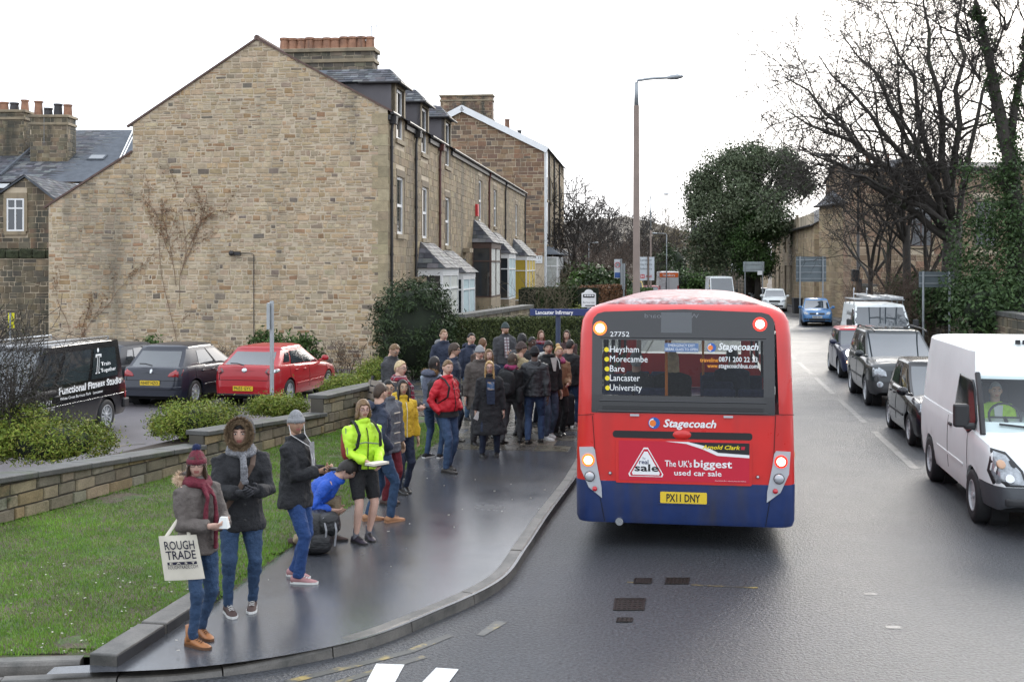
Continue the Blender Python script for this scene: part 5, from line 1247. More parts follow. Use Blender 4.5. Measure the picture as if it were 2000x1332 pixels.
    cb = cab.build('cabin', sp.get('cab_mat', paint_mat), T); bevel_like(cb)
    rfo = rb_.build('roof', roof_mat or paint_mat, T)
    def pane(fn, l0, l1, a0, a1, name, na=8, nl=5, mat=m_cglass, off=.006, round_=.0, sg=None):
        m = MB(); m.smooth = True; g = []
        for i in range(nl+1):
            row = []
            for j in range(na+1):
                l, a = lerp(l0, l1, i/nl), lerp(a0, a1, j/na); e = .004
                f_ = (lambda l_, a_: fn(l_, a_, sg)) if sg is not None else fn
                p = f_(l, a); n_ = (f_(l, a+e)-p).cross(f_(l+e, a)-p); n_ = n_.normalized() if n_.length > 1e-9 else V(0,0,1)
                if n_.dot(p-V(0, 0, H*.5)) < 0: n_ = -n_
                row.append(p+n_*off)
            g.append(row)
        m.rings(g, False); return m.build(name, mat, T)
    if sp.get('screen', True): pane(Sf, .05, sp.get('screen_top', .93), -.93, .93, 'windscreen', mat=sp.get('screen_mat', m_cglass))
    if sp.get('rear', True): pane(Sr, sp.get('rear_l', .12), .90, -.86, .86, 'rear_window')
    for sg in (1, -1):
        for s0, s1, l0, l1 in sp['side']: pane(Ss, l0, l1, s0, s1, 'side_window', 5, 4, sg=sg, mat=sp.get('side_mat', m_cglass))
        for s in sp.get('pillars', ()): pane(Ss, .06, .93, s-.012, s+.012, 'pillar_trim', 2, 4, sg=sg, mat=m_trim, off=.009)
    ub = MB(); ub.bbox((-hw*.80, -L/2+.25, sill-.04), (hw*.80, L/2-.25, min(sill+.38, .75))); ub.build('underbody', m_under, T)
    for a in (fa, ra):
        for sg in (1, -1):
            add_wheel(T, sg*(hw*interp(plan, a)-.105), a-L/2, wr, sp.get('ww', .20), sp.get('wheel', 'five'), sg)
            il = MB(); il.lathe([(ar*1.0,-.1),(ar*1.0,.10),(.001,.10)], (0,0,0), 18, 'X'); 
            lo = il.build('arch_liner', m_under, T, loc=(sg*(hw*.72), a-L/2, wr)); lo.rotation_euler = (0,0,0 if sg < 0 else math.pi)
    # mirrors
    my = A0-sp.get('mir', .12); mz = bz(my)+.10
    for sg in (1, -1):
        mm = MB(); mm.smooth = True; ms = sp.get('mirs', 1)
        if ms > 1.2: mm.smooth = False; mm.box(V(sg*(hw*wb_+.16), my-L/2-.02, mz+.10), (.19,.11,.30 if ms > 1.4 else .24)); mm.box(V(sg*(hw*wb_+.06), my-L/2, mz-.03), (.16,.07,.08))
        else: mm.ball(V(sg*(hw*wb_+.13*ms), my-L/2-.05, mz+.02), .105*ms, 10, 7, (1.0,.62,.78 if ms == 1 else 1.3)); mm.tube([V(sg*hw*wb_*.93, my-L/2, mz-.04), V(sg*(hw*wb_+.08), my-L/2-.03, mz-.02)], .028, 6)
        bevel(mm.build('wing_mirror', sp.get('mir_mat', paint_mat), T), .03 if ms > 1.2 else .001)
    # handles, seams
    if detail:
        zt_ = interp(belt, .2)-.03
        for o_ in (rect(-hw*.88,hw*.88,.655,.664), rect(-hw*.74,-hw*.725,.664,zt_), rect(hw*.725,hw*.74,.664,zt_)): stick(bvh, o_, '-y', .002, m_under, 'panel_seam', T, depth=.0)
        for sg, ax in ((1, '+x'), (-1, '-x')):
            for s in sp.get('seams', ()):
                y = s-L/2; z1_ = interp(belt, s)-.03
                stick(bvh, rect(y-.006, y+.006, sill+.12, z1_), ax, .001, m_under, 'door_seam', T, depth=.0)
            for s in sp.get('handles', ()):
                z1_ = interp(belt, s)-.15; stick(bvh, rect(s-L/2-.09, s-L/2+.09, z1_, z1_+.035), ax, .022, sp.get('handle_mat', paint_mat), 'door_handle', T)
            if sp.get('rub'): stick(bvh, rect(ra-L/2+ar+.05, fa-L/2-ar-.05, sp['rub'], sp['rub']+.05), ax, .008, sp.get('rub_mat', paint_mat), 'side_strip', T)
    T['_L'] = L
    return T, bvh, dict(L=L, hw=hw, fa=fa-L/2, ra=ra-L/2, bz=bz, Ss=Ss, Sf=Sf, Sr=Sr, cab=(lev, zr))
def bevel_like(o):
    m = o.modifiers.new('split', 'EDGE_SPLIT'); m.split_angle = R(48)
def plate(parent, text, y, z, front, w=.52, h=.115, tilt=0, bvh=None):
    s = 1 if front else -1
    if bvh:
        hit = bvh.ray_cast(V(0, 9*s, z), V(0,-s,0)); y = hit[0].y if hit[0] else y
    b = MB(); b.bbox((-w/2, -.008, -h/2), (w/2, .008, h/2)); p = b.build('number_plate', m_platew if front else m_platey, parent, loc=(0, y+s*.016, z))
    lettering(text, m_ink, p, V(s*w*.44, s*.0095, -.036), V(-s,0,0), Z, w*.88, .075, bold=.012)
def place(wheel_pt, which, side, sp, heading):
    """body centre so that the given wheel ('f'/'r', side +1 right/-1 left) meets the ground at wheel_pt"""
    h = heading.normalized(); r = V(h.y, -h.x, 0); L = sp['L']; a = (L-sp['fo'] if which == 'f' else L-sp['fo']-sp['wb'])-L/2
    return wheel_pt - h*a - r*side*(sp['W']/2-.03)
PLAN = lambda L: [(0,.74),(.04,.82),(.15,.90),(.4,.965),(.9,1),(L-1.0,1),(L-.45,.965),(L-.18,.90),(L-.05,.80),(L,.70)]
def hatch(L=4.2, W=1.74, H=1.46, wb=2.6, fo=.85, wr=.31, bh=.92, nose=.72, tail=.95, gh=None, side=None, **kw):
    belt = [(0,.50),(.02,.60),(.05,tail*.80),(.10,tail*.97),(.25,tail),(L*.5,bh),(L-1.35,bh-.05),(L-.75,bh-.12),(L-.32,nose),(L-.12,nose-.14),(L-.03,.55),(L,.46)]
    crown = [(0,.0),(.1,.02),(L-1.5,.06),(L-1.0,.09),(L-.35,.06),(L,.01)]
    gh = gh or (.10, .55, L-1.95, L-1.12)
    d = dict(L=L, W=W, H=H, wb=wb, fo=fo, wr=wr, belt=belt, crown=crown, plan=PLAN(L), gh=gh, side=side or [(.06,.36,.10,.88),(.40,.66,.10,.88),(.69,.83,.14,.82)], seams=(L-fo-wb*.99, L-fo-wb*.52, L-fo-.12), handles=(L-fo-wb*.64, L-fo-wb*.9+.15), pillars=(.38,))
    d.update(kw); return d
UB = -U
veh = {}
# ---- red hatchback seen from behind in the car park
hd = V(.21,.978,0)
sp = hatch(4.42, 1.755, 1.465, 2.64, .90, .315, bh=.93, tail=1.0, gh=(.06,.80,2.35,3.30), gw=(.89,.70), roofc=.12, side=[(.05,.37,.08,.88),(.40,.68,.08,.88),(.71,.86,.20,.80)], wheel='five', rub=.45)
m_red = paint('tomato', (.36,.010,.016))
T, bv, q = vehicle('parked_car', 'red hatchback parked nearest the signpost in the car park', 'car', sp, m_red, place(G(566,789,PARK), 'r', 1, sp, hd), hd, group='cars in the car park')
for s in (1,-1):
    stick(bv, [(s*.84,.80),(s*.62,.79),(s*.54,.86),(s*.60,.95),(s*.82,.97)], '-y', .006, m_tailclear, 'tail_light', T)
    stick(bv, circ(s*.66,.87,.055), '-y', .016, m_tail, 'tail_lamp_ring', T); stick(bv, circ(s*.77,.88,.045), '-y', .016, m_chrome, 'indicator_lamp', T)
stick(bv, rect(-.70,.70,.26,.33,.02), '-y', .006, m_trim, 'bumper_valance', T)
stick(bv, circ(0,.90,.055,16,1.25), '-y', .012, m_chrome, 'badge', T)
plate(T, 'PN55 GYC', 0, .46, False, bvh=bv)
b = MB(); b.tube([V(.0,-2.16,1.02), V(-.2,-2.12,1.06), V(-.38,-2.1,1.06)], .016, 5); b.build('rear_wiper', m_trim, T)
# ---- dark blue hatchback
sp = hatch(4.20, 1.746, 1.51, 2.61, .86, .315, bh=.95, tail=.98, gh=(.05,.62,2.25,3.25), gw=(.89,.71), roofc=.12, side=[(.05,.38,.08,.88),(.41,.70,.08,.86)], wheel='seven', rub=.45)
m_navy = paint('navy', (.012,.015,.026), .3)
T, bv, q = vehicle('parked_car', 'dark blue hatchback with bright red tail lights, middle of the car park row', 'car', sp, m_navy, place(G(382,791,PARK), 'r', 1, sp, hd), hd, group='cars in the car park')
for s in (1,-1): stick(bv, [(s*.85,.74),(s*.45,.76),(s*.50,.84),(s*.66,.93),(s*.85,.97)], '-y', .01, m_tail, 'tail_light', T)
stick(bv, [(-.03,.82),(.03,.82),(.035,.90),(.01,.94),(-.03,.92)], '-y', .012, m_chrome, 'badge', T)
stick(bv, rect(-.78,.78,.44,.52,.02), '-y', .012, m_navy, 'bumper_strip', T)
plate(T, 'NH07 HZO', 0, .60, False, bvh=bv)
b = MB(); b.tube([V(.05,-2.06,1.02), V(-.15,-2.02,1.06), V(-.32,-2.0,1.06)], .016, 5); b.build('rear_wiper', m_trim, T)
# ---- grey hatchback half hidden behind the van
sp = hatch(4.25, 1.76, 1.48, 2.62, .88, .31, bh=.95, gh=(.10,.75,2.35,3.2), wheel='seven')
T, bv, q = vehicle('parked_car', 'charcoal grey hatchback half hidden behind the black van', 'car', sp, paint('charcoal', (.045,.048,.055), .35), place(G(250,787,PARK), 'r', 1, sp, hd), hd, group='cars in the car park')
for s in (1,-1): stick(bv, rect(s*.60,s*.84,.72,.95), '-y', .01, m_tail, 'tail_light', T)
# ---- black van with lettering
def vanspec(L=4.8, W=1.84, H=1.94, wb=2.92, fo=.95, wr=.33, bh=1.08, nose=.95, gh=None, gw=(.945,.84), **kw):
    belt = [(0,.60),(.015,.80),(.05,bh-.05),(.12,bh),(L-1.5,bh),(L-1.0,bh-.06),(L-.35,nose-.06),(L-.12,nose-.28),(L-.03,.62),(L,.5)]
    crown = [(0,0),(L-1.4,.03),(L-.8,.08),(L-.2,.04),(L,.01)]
    d = dict(L=L, W=W, H=H, wb=wb, fo=fo, wr=wr, belt=belt, crown=crown, plan=[(0,.93),(.05,.96),(.3,.99),(1,1),(L-.9,1),(L-.4,.96),(L-.15,.90),(L-.04,.82),(L,.74)], gh=gh or (.04,.10,L-1.75,L-.85), gw=gw, bow=.07, sill=.30,
             bulge=(.96,.98,.99,1,1,.995,.985,.965), side=[(.03,.20,.06,.86)], seams=(L-1.15, L-2.15), handles=(L-2.0,), handle_mat=m_trim, roofc=.07, ww=.22)
    d.update(kw); return d
sp = vanspec(4.79, 1.84, 1.94, 2.92, .98, .335, bh=1.06, side=[(.04,.24,.08,.84),(.28,.60,.10,.84),(.635,.935,.10,.84)], wheel='multi')
m_blk = paint('black', (.006,.006,.008), .16)
vh = V(-400,-FPX,0).normalized()
VANLOC = place(G(207,842,PARK), 'r', -1, sp, vh)
T, bv, q = vehicle('parked_van', 'black van with white fitness studio lettering parked at far left', 'van', sp, m_blk, VANLOC, vh)
def side_words(T, q, bv, txt, y_start, z, width, h, sg=-1, mat=m_inkw, shear=0, bold=.01, off=.006):
    """words on a vehicle side, following the panel"""
    hit = bv.ray_cast(V(9*sg, y_start, z), V(-sg,0,0)); hit2 = bv.ray_cast(V(9*sg, y_start+(-sg)*0+(-width if sg < 0 else width), z), V(-sg,0,0))
    a, b = hit[0], hit2[0]
    if a is None or b is None: return
    right = (b-a).normalized(); up = Z; o = a+V(sg*off,0,0)
    lettering(txt, mat, T, o, right, up, width, h, shear=shear, bold=bold)
# left side of the van (x<0), reading from the nose (+y) to the tail (-y)
side_words(T, q, bv, 'Functional Fitness Studio', .33, .955, 2.45, .135, bold=.03)
side_words(T, q, bv, 'White Cross Business Park   Lancaster', .30, .84, 1.62, .055)
side_words(T, q, bv, 'General Groups, Strength, Weight Loss', 1.18, .50, 2.55, .085, shear=.2, bold=.012)
side_words(T, q, bv, 'Tel: 07725 482 701', 1.75, .80, 1.15, .085)
side_words(T, q, bv, 'www.trainTogether.co.uk', 1.80, .68, 1.3, .065)
stick(bv, rect(-2.3,1.9,.735,.75), '-x', .006, m_chrome, 'side_moulding', T)
xw = q['Ss'](.5, .8, -1)
nrm = V(-1,0,.12).normalized()
def glassmark(pts):
    m = MB(); m.poly([q['Ss'](l, s, -1)+V(-.012,0,.002) for s, l in pts]); m.build('window_logo', m_inkw, T)
glassmark([(.69+.012*math.cos(a),.80+.055*math.sin(a)) for a in [i*.628 for i in range(10)]])
glassmark([(.660,.62),(.660,.70),(.735,.70),(.735,.62),(.722,.62),(.722,.66),(.673,.66),(.673,.62)]); glassmark([(.684,.24),(.684,.65),(.690,.65),(.690,.24)]); glassmark([(.706,.24),(.706,.65),(.711,.65),(.711,.24)]); glassmark([(.672,.22),(.672,.25),(.690,.25),(.690,.22)]); glassmark([(.706,.22),(.706,.25),(.722,.25),(.722,.22)])
p_ = q['Ss'](.40,.735,-1)+V(-.012,0,0); lettering('Train', m_inkw, T, p_, V(0,-1,0), V(.10,0,1), .38, .075, bold=.015)
p_ = q['Ss'](.24,.735,-1)+V(-.012,0,0); lettering('Together', m_inkw, T, p_, V(0,-1,0), V(.10,0,1), .62, .075, bold=.015)
for s in (1,-1):
    b = MB(); b.tube([V(s*.66,1.2,1.90), V(s*.66,1.18,1.96), V(s*.66,-2.0,1.96), V(s*.66,-2.02,1.90)], .02, 6); b.build('roof_rail', m_chrome, T)
    stick(bv, rect(s*.74,s*.88,.62,1.0), '-y', .01, m_tail, 'tail_light', T)
b = MB(); b.bbox((-.93,-2.43,.42),(.93,-2.2,.62)); bevel(b.build('rear_bumper', m_trim, T), .03)
stick(bv, rect(-2.36,-2.30,.60,.76), '-x', .01, m_tail, 'side_marker', T)
# ---- the queue on the right
m_wht = paint('white', (.76,.79,.775), .32, .4)
sp = vanspec(4.86, 1.97, 2.22, 2.93, .97, .335, bh=1.20, nose=1.12, gh=(.03,.08,3.32,4.16), gw=(.955,.84), side=[], glass_side=[([(2.62,1.27),(3.66,1.10),(3.80,1.16),(3.86,1.28),(3.56,1.70),(3.44,1.76),(2.72,1.78)], 'side_window')], split=[('front_bumper', M('grey_bumper', (.055,.06,.066), .55, var=.12), lambda y, z: z < .61 and y > 1.80, (((0,0,.61),(0,0,1)), ((0,1.80,0),(0,1,0)))), ('rear_bumper', M('grey_bumper'), lambda y, z: z < .58 and y < -2.2, (((0,0,.58),(0,0,1)), ((0,-2.2,0),(0,1,0))))], wheel='steel', open_front=True, screen_mat=glassy('windscreen_glass', (.80,.86,.86), .02, spec=.1),
             side_mat=M('side_glass', (.018,.022,.025), .08, spec=.25), mir_mat=m_trim, mirs=1.55, mir=.30, screen_top=.70, roofc=.10, seams=(3.62, 2.35), handles=(2.55,), rub=None, sill=.32)
th = -V(.165,.986,0)
T, bv, q = vehicle('transit_van', 'white panel van with driver in hi-vis, nearest vehicle on the right', 'van', sp, m_wht, place(G(1902,1018), 'f', 1, sp, th), th); TR = T
T.name = 'panel_van'
m_bump = M('grey_bumper', (.055,.06,.066), .55, var=.12)
stick(bv, rect(-.42,.42,.64,.92,.05), '+y', .012, m_trim, 'grille', T)
b = MB(); 
for z in (.70,.78,.86):
    h = bv.ray_cast(V(0,9,z), V(0,-1,0)); b.box(V(0,h[0].y+.02,z), (.80,.02,.018))
b.build('grille_bars', m_chrome, T)
for s in (1,-1):
    stick(bv, [(s*.54,.62),(s*.90,.62),(s*.935,.76),(s*.90,1.04),(s*.74,1.0),(s*.58,.80)], '+y', .012, m_trim, 'headlamp_surround', T)
    hl = stick(bv, [(s*.57,.64),(s*.88,.64),(s*.91,.76),(s*.88,1.01),(s*.75,.97),(s*.61,.79)], '+y', .022, m_head, 'headlight', T)
    stick(bv, circ(s*.74,.71,.055), '+y', .03, m_chrome, 'lamp_reflector', T); stick(bv, circ(s*.82,.87,.05), '+y', .03, M('amber_lamp', (.5,.30,.18), .2, coat=.5), 'indicator_lamp', T)
    stick(bv, rect(s*.55,s*.80,.38,.48,.02), '+y', .02, m_trim, 'foglamp_recess', T)
    a_, b_ = (q['Sf'](.02, s*.97), q['Sf'](.73, s*.97)); pm = MB()
    pm.tube([a_, a_.lerp(b_,.5)+V(0,.03,0), b_], .035, 6); pm.build('screen_pillar', m_trim, T)
    stick(bv, rect(q['fa']-2.3,q['fa']-.5,.62,.66,.01), '+x' if s > 0 else '-x', .006, m_wht, 'side_crease', T)
stick(bv, circ(0,1.07,.07,14,1.9), '+y', .012, M('blue_badge', (.02,.04,.18), .3), 'badge', T)
vt = MB(); vt.smooth = True; vt.ball(V(0,.30,2.19), .40, 14, 8, (1.25,1.0,.30)); rv = vt.build('roof_fairing', m_wht, T)
b = MB()
for i in range(6): b.box(V(-.22+i*.09,.66,2.24), (.06,.03,.06))
b.build('fairing_grille', m_trim, rv)
b = MB(); b.bbox((-.78,-.2,.5),(.78,-.15,1.85)); b.bbox((-.9,-.15,.45),(.9,1.5,.55)); b.bbox((-.85,1.35,.55),(.85,1.7,1.12)); b.build('cab_interior', M('cab_grey', (.05,.052,.056), .8), T)
b = MB(); b.box(V(.46,.35,.85), (.5,.5,.2)); b.box(V(.46,.05,1.25), (.48,.14,.8)); bevel(b.build('driver_seat', M('seat_cloth', (.04,.042,.05), .9), T), .04)
sw = MB(); sw.smooth = True; c = V(.46,.95,1.27); tl = R(-30)
ring = [c+V(.20*math.cos(t), .20*math.sin(t)*math.sin(tl), .20*math.sin(t)*math.cos(tl)) for t in [i*2*math.pi/20 for i in range(21)]]
sw.tube(ring, .016, 6); sw.tube([c-V(.19,0,0), c+V(.19,0,0)], .014, 5); sw.tube([c, c+V(0,.3,-.2)], .025, 6); sw.build('steering_wheel', m_trim, T)
b = MB(); b.tube([q['Sf'](.04,-.1)+V(0,.02,.02), q['Sf'](.10,.35)+V(0,.02,.02), q['Sf'](.13,.75)+V(0,.02,.02)], .014, 5); b.build('wiper', m_trim, T)
DRIVER_LOC = T.location.copy(); DRIVER_ROT = T.rotation_euler.z
# ---- small black hatchback behind the van
sp = hatch(3.43, 1.63, 1.47, 2.34, .70, .285, bh=.95, nose=.78, tail=.95, gh=(.06,.35,1.75,2.75), side=[(.07,.44,.08,.86),(.48,.82,.08,.84)], wheel='multi', rub=.48, rub_mat=m_trim)
T, bv, q = vehicle('small_car', 'small black hatchback tucked behind the white panel van', 'car', sp, paint('black2', (.010,.010,.012), .2), place(G(1774,869), 'f', 1, sp, UB), UB, group='oncoming traffic queue')
for s in (1,-1): stick(bv, [(s*.45,.62),(s*.70,.66),(s*.76,.86),(s*.66,.86),(s*.48,.74)], '+y', .012, m_head, 'headlight', T)
stick(bv, rect(-.40,.40,.36,.50,.05), '+y', .01, m_trim, 'grille', T)
# ---- black off-roader
sp = hatch(4.63, 1.785, 1.71, 2.63, .92, .345, bh=1.10, nose=.98, tail=1.08, gh=(.05,.35,2.35,3.42), side=[(.05,.36,.08,.86),(.39,.66,.08,.86),(.69,.93,.10,.82)], wheel='multi', rub=.60, rub_mat=m_trim, sill=.32, split=[('front_bumper', m_trim, lambda y, z: z < .62 and y > 1.75, (((0,0,.62),(0,0,1)), ((0,1.75,0),(0,1,0))))])
m_gb = paint('greenblack', (.016,.020,.022), .22)
T, bv, q = vehicle('off_roader', 'dark four-wheel-drive car between the small black hatchback and the two-tone car', 'car', sp, m_gb, place(G(1690,790), 'f', 1, sp, UB), UB, group='oncoming traffic queue')
hwq = q['hw']
for s in (1,-1):
    stick(bv, [(s*.50,.74),(s*.80,.72),(s*.86,.84),(s*.84,.97),(s*.66,.94),(s*.52,.85)], '+y', .014, m_head, 'headlight', T)
    stick(bv, circ(s*.66,.56,.07), '+y', .016, m_head, 'foglamp', T)
    b = MB(); b.tube([V(s*.60,1.0-L*0,1.70), V(s*.60,.6,1.745), V(s*.62,-1.4,1.745), V(s*.62,-1.7,1.68)], .02, 6); b.build('roof_rail', m_trim, T)
stick(bv, rect(-.40,.40,.74,.88,.03), '+y', .012, m_trim, 'grille', T); stick(bv, rect(-.36,.36,.78,.83), '+y', .02, m_chrome, 'grille_bar', T); stick(bv, circ(0,.81,.05,12,1.2), '+y', .03, m_chrome, 'badge', T)
b = MB(); b.bbox((-.42,-.95,1.695),(.42,-.25,1.716)); b.build('sunroof', m_cglass, T)
# ---- dark blue small car with red roof
sp = hatch(3.65, 1.69, 1.42, 2.47, .66, .30, bh=.96, nose=.82, tail=.98, gh=(.10,.32,2.05,2.62), gw=(.90,.80), side=[(.06,.46,.06,.90),(.49,.92,.06,.90)], wheel='five', bow=.09, cab_mat=m_navy)
m_mb = paint('deepblue', (.014,.018,.045), .22)
T, bv, q = vehicle('small_car', 'dark blue small car with red roof and lit round headlight', 'car', sp, m_mb, place(G(1637,737), 'f', 1, sp, UB), UB, roof_mat=paint('redroof', (.42,.012,.02)), group='oncoming traffic queue')
for s in (1,-1):
    stick(bv, circ(s*.56,.74,.115), '+y', .012, m_chrome, 'headlamp_ring', T); stick(bv, circ(s*.56,.74,.095), '+y', .022, m_headlit, 'headlight', T)
    stick(bv, circ(s*.60,.50,.04,10,1.4), '+y', .016, m_foglit, 'foglamp', T)
stick(bv, rect(-.36,.36,.58,.70,.06), '+y', .012, m_chrome, 'grille', T); stick(bv, rect(-.62,.62,.32,.42,.04), '+y', .012, m_trim, 'lower_grille', T)
# ---- blue hatchback coming the other way
sp = hatch(3.92, 1.65, 1.47, 2.46, .80, .30, bh=.95, nose=.80, wheel='five', gh=(.10,.40,2.05,2.95))
m_bl = paint('skyblue', (.055,.17,.36), .25)
T, bv, q = vehicle('blue_car', 'light blue hatchback driving towards us past the stone building', 'car', sp, m_bl, G(1594,634), -V(.22,.975,0), group='cars coming down the road')
for s in (1,-1):
    stick(bv, [(s*.46,.62),(s*.72,.64),(s*.77,.80),(s*.62,.80),(s*.48,.72)], '+y', .012, m_head, 'headlight', T)
    stick(bv, rect(s*.46,s*.70,.33,.42,.03), '+y', .012, m_trim, 'foglamp', T)
stick(bv, rect(-.40,.40,.62,.72,.03), '+y', .012, m_trim, 'grille', T); stick(bv, circ(0,.68,.06), '+y', .02, m_chrome, 'badge', T); stick(bv, rect(-.44,.44,.30,.42,.03), '+y', .012, m_trim, 'lower_grille', T)
plate(T, 'PE06 KBX', 0, .50, True, bvh=bv)
# ---- white crossover and the silver car behind it
sp = hatch(4.31, 1.78, 1.61, 2.63, .90, .33, bh=1.05, nose=.92, gh=(.10,.45,2.3,3.2), wheel='five')
T, bv, q = vehicle('white_crossover', 'white crossover with dark grille ahead of the blue hatchback', 'car', sp, m_wht, G(1513,607), -V(.22,.975,0), group='cars coming down the road')
for s in (1,-1): stick(bv, [(s*.48,.70),(s*.80,.74),(s*.84,.90),(s*.66,.88),(s*.5,.80)], '+y', .012, m_head, 'headlight', T)
stick(bv, rect(-.40,.40,.66,.82,.05), '+y', .012, m_trim, 'grille', T); stick(bv, rect(-.6,.6,.34,.48,.04), '+y', .012, m_trim, 'lower_grille', T); plate(T, 'PO58 WRX', 0, .56, True, bvh=bv)
sp = hatch(4.2, 1.72, 1.45, 2.55, .85, .30, wheel='five')
T, bv, q = vehicle('silver_car', 'silver car just showing behind the white crossover', 'car', sp, paint('silver', (.42,.44,.46), .3, .6, .3), G(1486,596), -V(.22,.975,0), group='cars coming down the road', detail=False)
for s in (1,-1): stick(bv, [(s*.46,.62),(s*.74,.64),(s*.77,.80),(s*.5,.72)], '+y', .012, m_head, 'headlight', T)
# ---- white works van with ladders
sp = vanspec(4.8, 1.9, 1.88, 2.9, .95, .33, bh=1.12, nose=1.0, gh=(.04,.08,3.25,3.95), gw=(.955,.86), side=[], glass_side=[([(2.75,1.16),(3.60,1.16),(3.70,1.22),(3.34,1.68),(2.80,1.70)], 'side_window')], wheel='steel', mir_mat=m_trim, mirs=1.3)
vx = G(1757,705); wl_ = V(12.55, 40.6, .11)
T, bv, q = vehicle('works_van', 'white works van with roof rack of ladders beyond the traffic queue', 'van', sp, m_wht, wl_, UB)
side_words(T, q, bv, 'John Richardson', 1.15*1 - 2.0, 1.45, 1.3, .16, sg=1, mat=m_ink)
b = MB(); h = bv.ray_cast(V(9,-.1,1.2), V(-1,0,0))[0]; b.bbox((h.x+.002,-.35,1.12),(h.x+.008,.15,1.32)); pl_ = b.build('side_panel', m_ink, T); lettering('JOINERY', m_inkw, pl_, V(h.x+.009,-.3,1.19), V(0,1,0), Z, .4, .08)
rk = MB()
for y in (-1.7,-.6,.5): rk.tube([V(-.8,y,1.80), V(-.8,y,2.0), V(.8,y,2.0), V(.8,y,1.80)], .02, 6)
for s in (-.8,.8): rk.tube([V(s,-1.9,2.0), V(s,.8,2.0)], .02, 6)
rk.build('roof_rack', M('rack_metal', (.25,.26,.27), .4, .6), T)
m_ladder = M('ladder_aluminium', (.48,.49,.50), .4, .6, var=.1)
for i, x in enumerate((-.45, .15)):
    ld = empty('ladder', T.location+T.rotation_euler.to_matrix() @ V(x,-.5,2.05), T.rotation_euler.z, ('aluminium ladder on the works van rack, left one', 'aluminium ladder on the works van rack, right one')[i], 'ladder')
    for s in (-.2,.2):
        b = MB(); b.bbox((s-.02,-1.7,0),(s+.02,1.9,.07)); b.build('rail', m_ladder, ld)
    for k in range(11):
        b = MB(); b.tube([V(-.2,-1.55+k*.33,.035), V(.2,-1.55+k*.33,.035)], .016, 5); b.build('rung', m_ladder, ld)
ph = MB(); ph.tube([V(.1,-1.5,2.0), V(.1,-1.5,2.32), V(.1,-1.42,2.36), V(.1,-1.36,2.3)], .02, 5); ph.tube([V(.55,-1.5,2.0), V(.55,-1.5,2.32), V(.55,-1.42,2.36), V(.55,-1.36,2.3)], .02, 5); ph.tube([V(.1,-1.5,2.15), V(.55,-1.5,2.15)], .018, 5); ph.build('rack_hoop', m_ladder, T)
# ---- far traffic
sp = vanspec(5.0, 1.98, 2.45, 3.2, .95, .34, bh=1.2, nose=1.15, gh=(.03,.08,3.35,4.2), gw=(.955,.90), wheel='steel', mir_mat=m_trim, mirs=1.3)
FD = -V(.05,1,0).normalized()
T, bv, q = vehicle('distant_van', 'white high-roof van coming towards us beyond the bus', 'van', sp, m_wht, D(1415,520,56)-V(0,0,CAM_H)+V(0,2,0), FD, detail=False)
for s in (1,-1): stick(bv, rect(s*.55,s*.85,.8,1.0), '+y', .01, m_head, 'headlight', T)
stick(bv, rect(-.4,.4,.72,.95), '+y', .01, m_trim, 'grille', T)
sp = vanspec(5.5, 2.0, 2.75, 3.4, .95, .34, bh=1.2, nose=1.15, gh=(.02,.05,3.7,4.6), gw=(.97,.93), wheel='steel', rear=False)
T, bv, q = vehicle('delivery_van', 'grey delivery van with orange top driving away beyond the bus', 'van', sp, paint('palegrey', (.50,.50,.50), .4, .3), D(1302,520,70)-V(0,0,CAM_H), -FD, detail=False)
orange = M('orange_band', (.72,.14,.02), .4); ob = stick(bv, rect(-.88,.88,2.18,2.60,.04), '-y', .012, orange, 'orange_band', T)
h = bv.ray_cast(V(0,-9,2.3), V(0,1,0))[0]; lettering('Sainsbury', m_inkw, T, V(-.6,h.y-.03,2.3), V(1,0,0), Z, 1.2, .2, bold=.02)
b = MB(); b.bbox((-.01,h.y-.03,.6),(.01,h.y+.02,2.1)); b.bbox((-.3,h.y-.04,.9),(-.25,h.y,1.7)); b.build('door_gap', m_trim, T)
for s in (1,-1): stick(bv, rect(s*.80,s*.93,.8,1.4), '-y', .012, m_tail, 'tail_light', T)
sp = hatch(4.1, 1.72, 1.5, 2.5, .85, .31, wheel='five')
T, bv, q = vehicle('distant_car', 'red car following left of the delivery van', 'car', sp, m_red, D(1270,520,66)-V(0,0,CAM_H), -FD, detail=False, group='far traffic')
for s in (1,-1): stick(bv, rect(s*.55,s*.8,.7,.9), '-y', .012, m_tail, 'tail_light', T)
plate(T, 'PK04 LMT', 0, .6, False, bvh=bv)
T, bv, q = vehicle('distant_car', 'grey car right beside the orange topped delivery van', 'car', sp, paint('midgrey', (.16,.17,.18), .3), D(1332,520,84)-V(0,0,CAM_H), FD, detail=False, group='far traffic')
for s in (1,-1): stick(bv, rect(s*.5,s*.76,.62,.76), '+y', .012, m_head, 'headlight', T)
T, bv, q = vehicle('distant_car', 'small white car between the delivery van and the white high-roof van', 'car', sp, m_wht, D(1355,520,88)-V(0,0,CAM_H), FD, detail=False, group='far traffic')
for s in (1,-1): stick(bv, rect(s*.5,s*.76,.62,.76), '+y', .012, m_head, 'headlight', T)
T, bv, q = vehicle('distant_car', 'yellow and white works car glimpsed left of the lamp post', 'car', hatch(4.3,1.8,1.75,2.6,.85,.32), paint('yellow', (.75,.55,.15), .4), D(1240,520,74)-V(0,0,CAM_H), -FD, detail=False, group='far traffic')
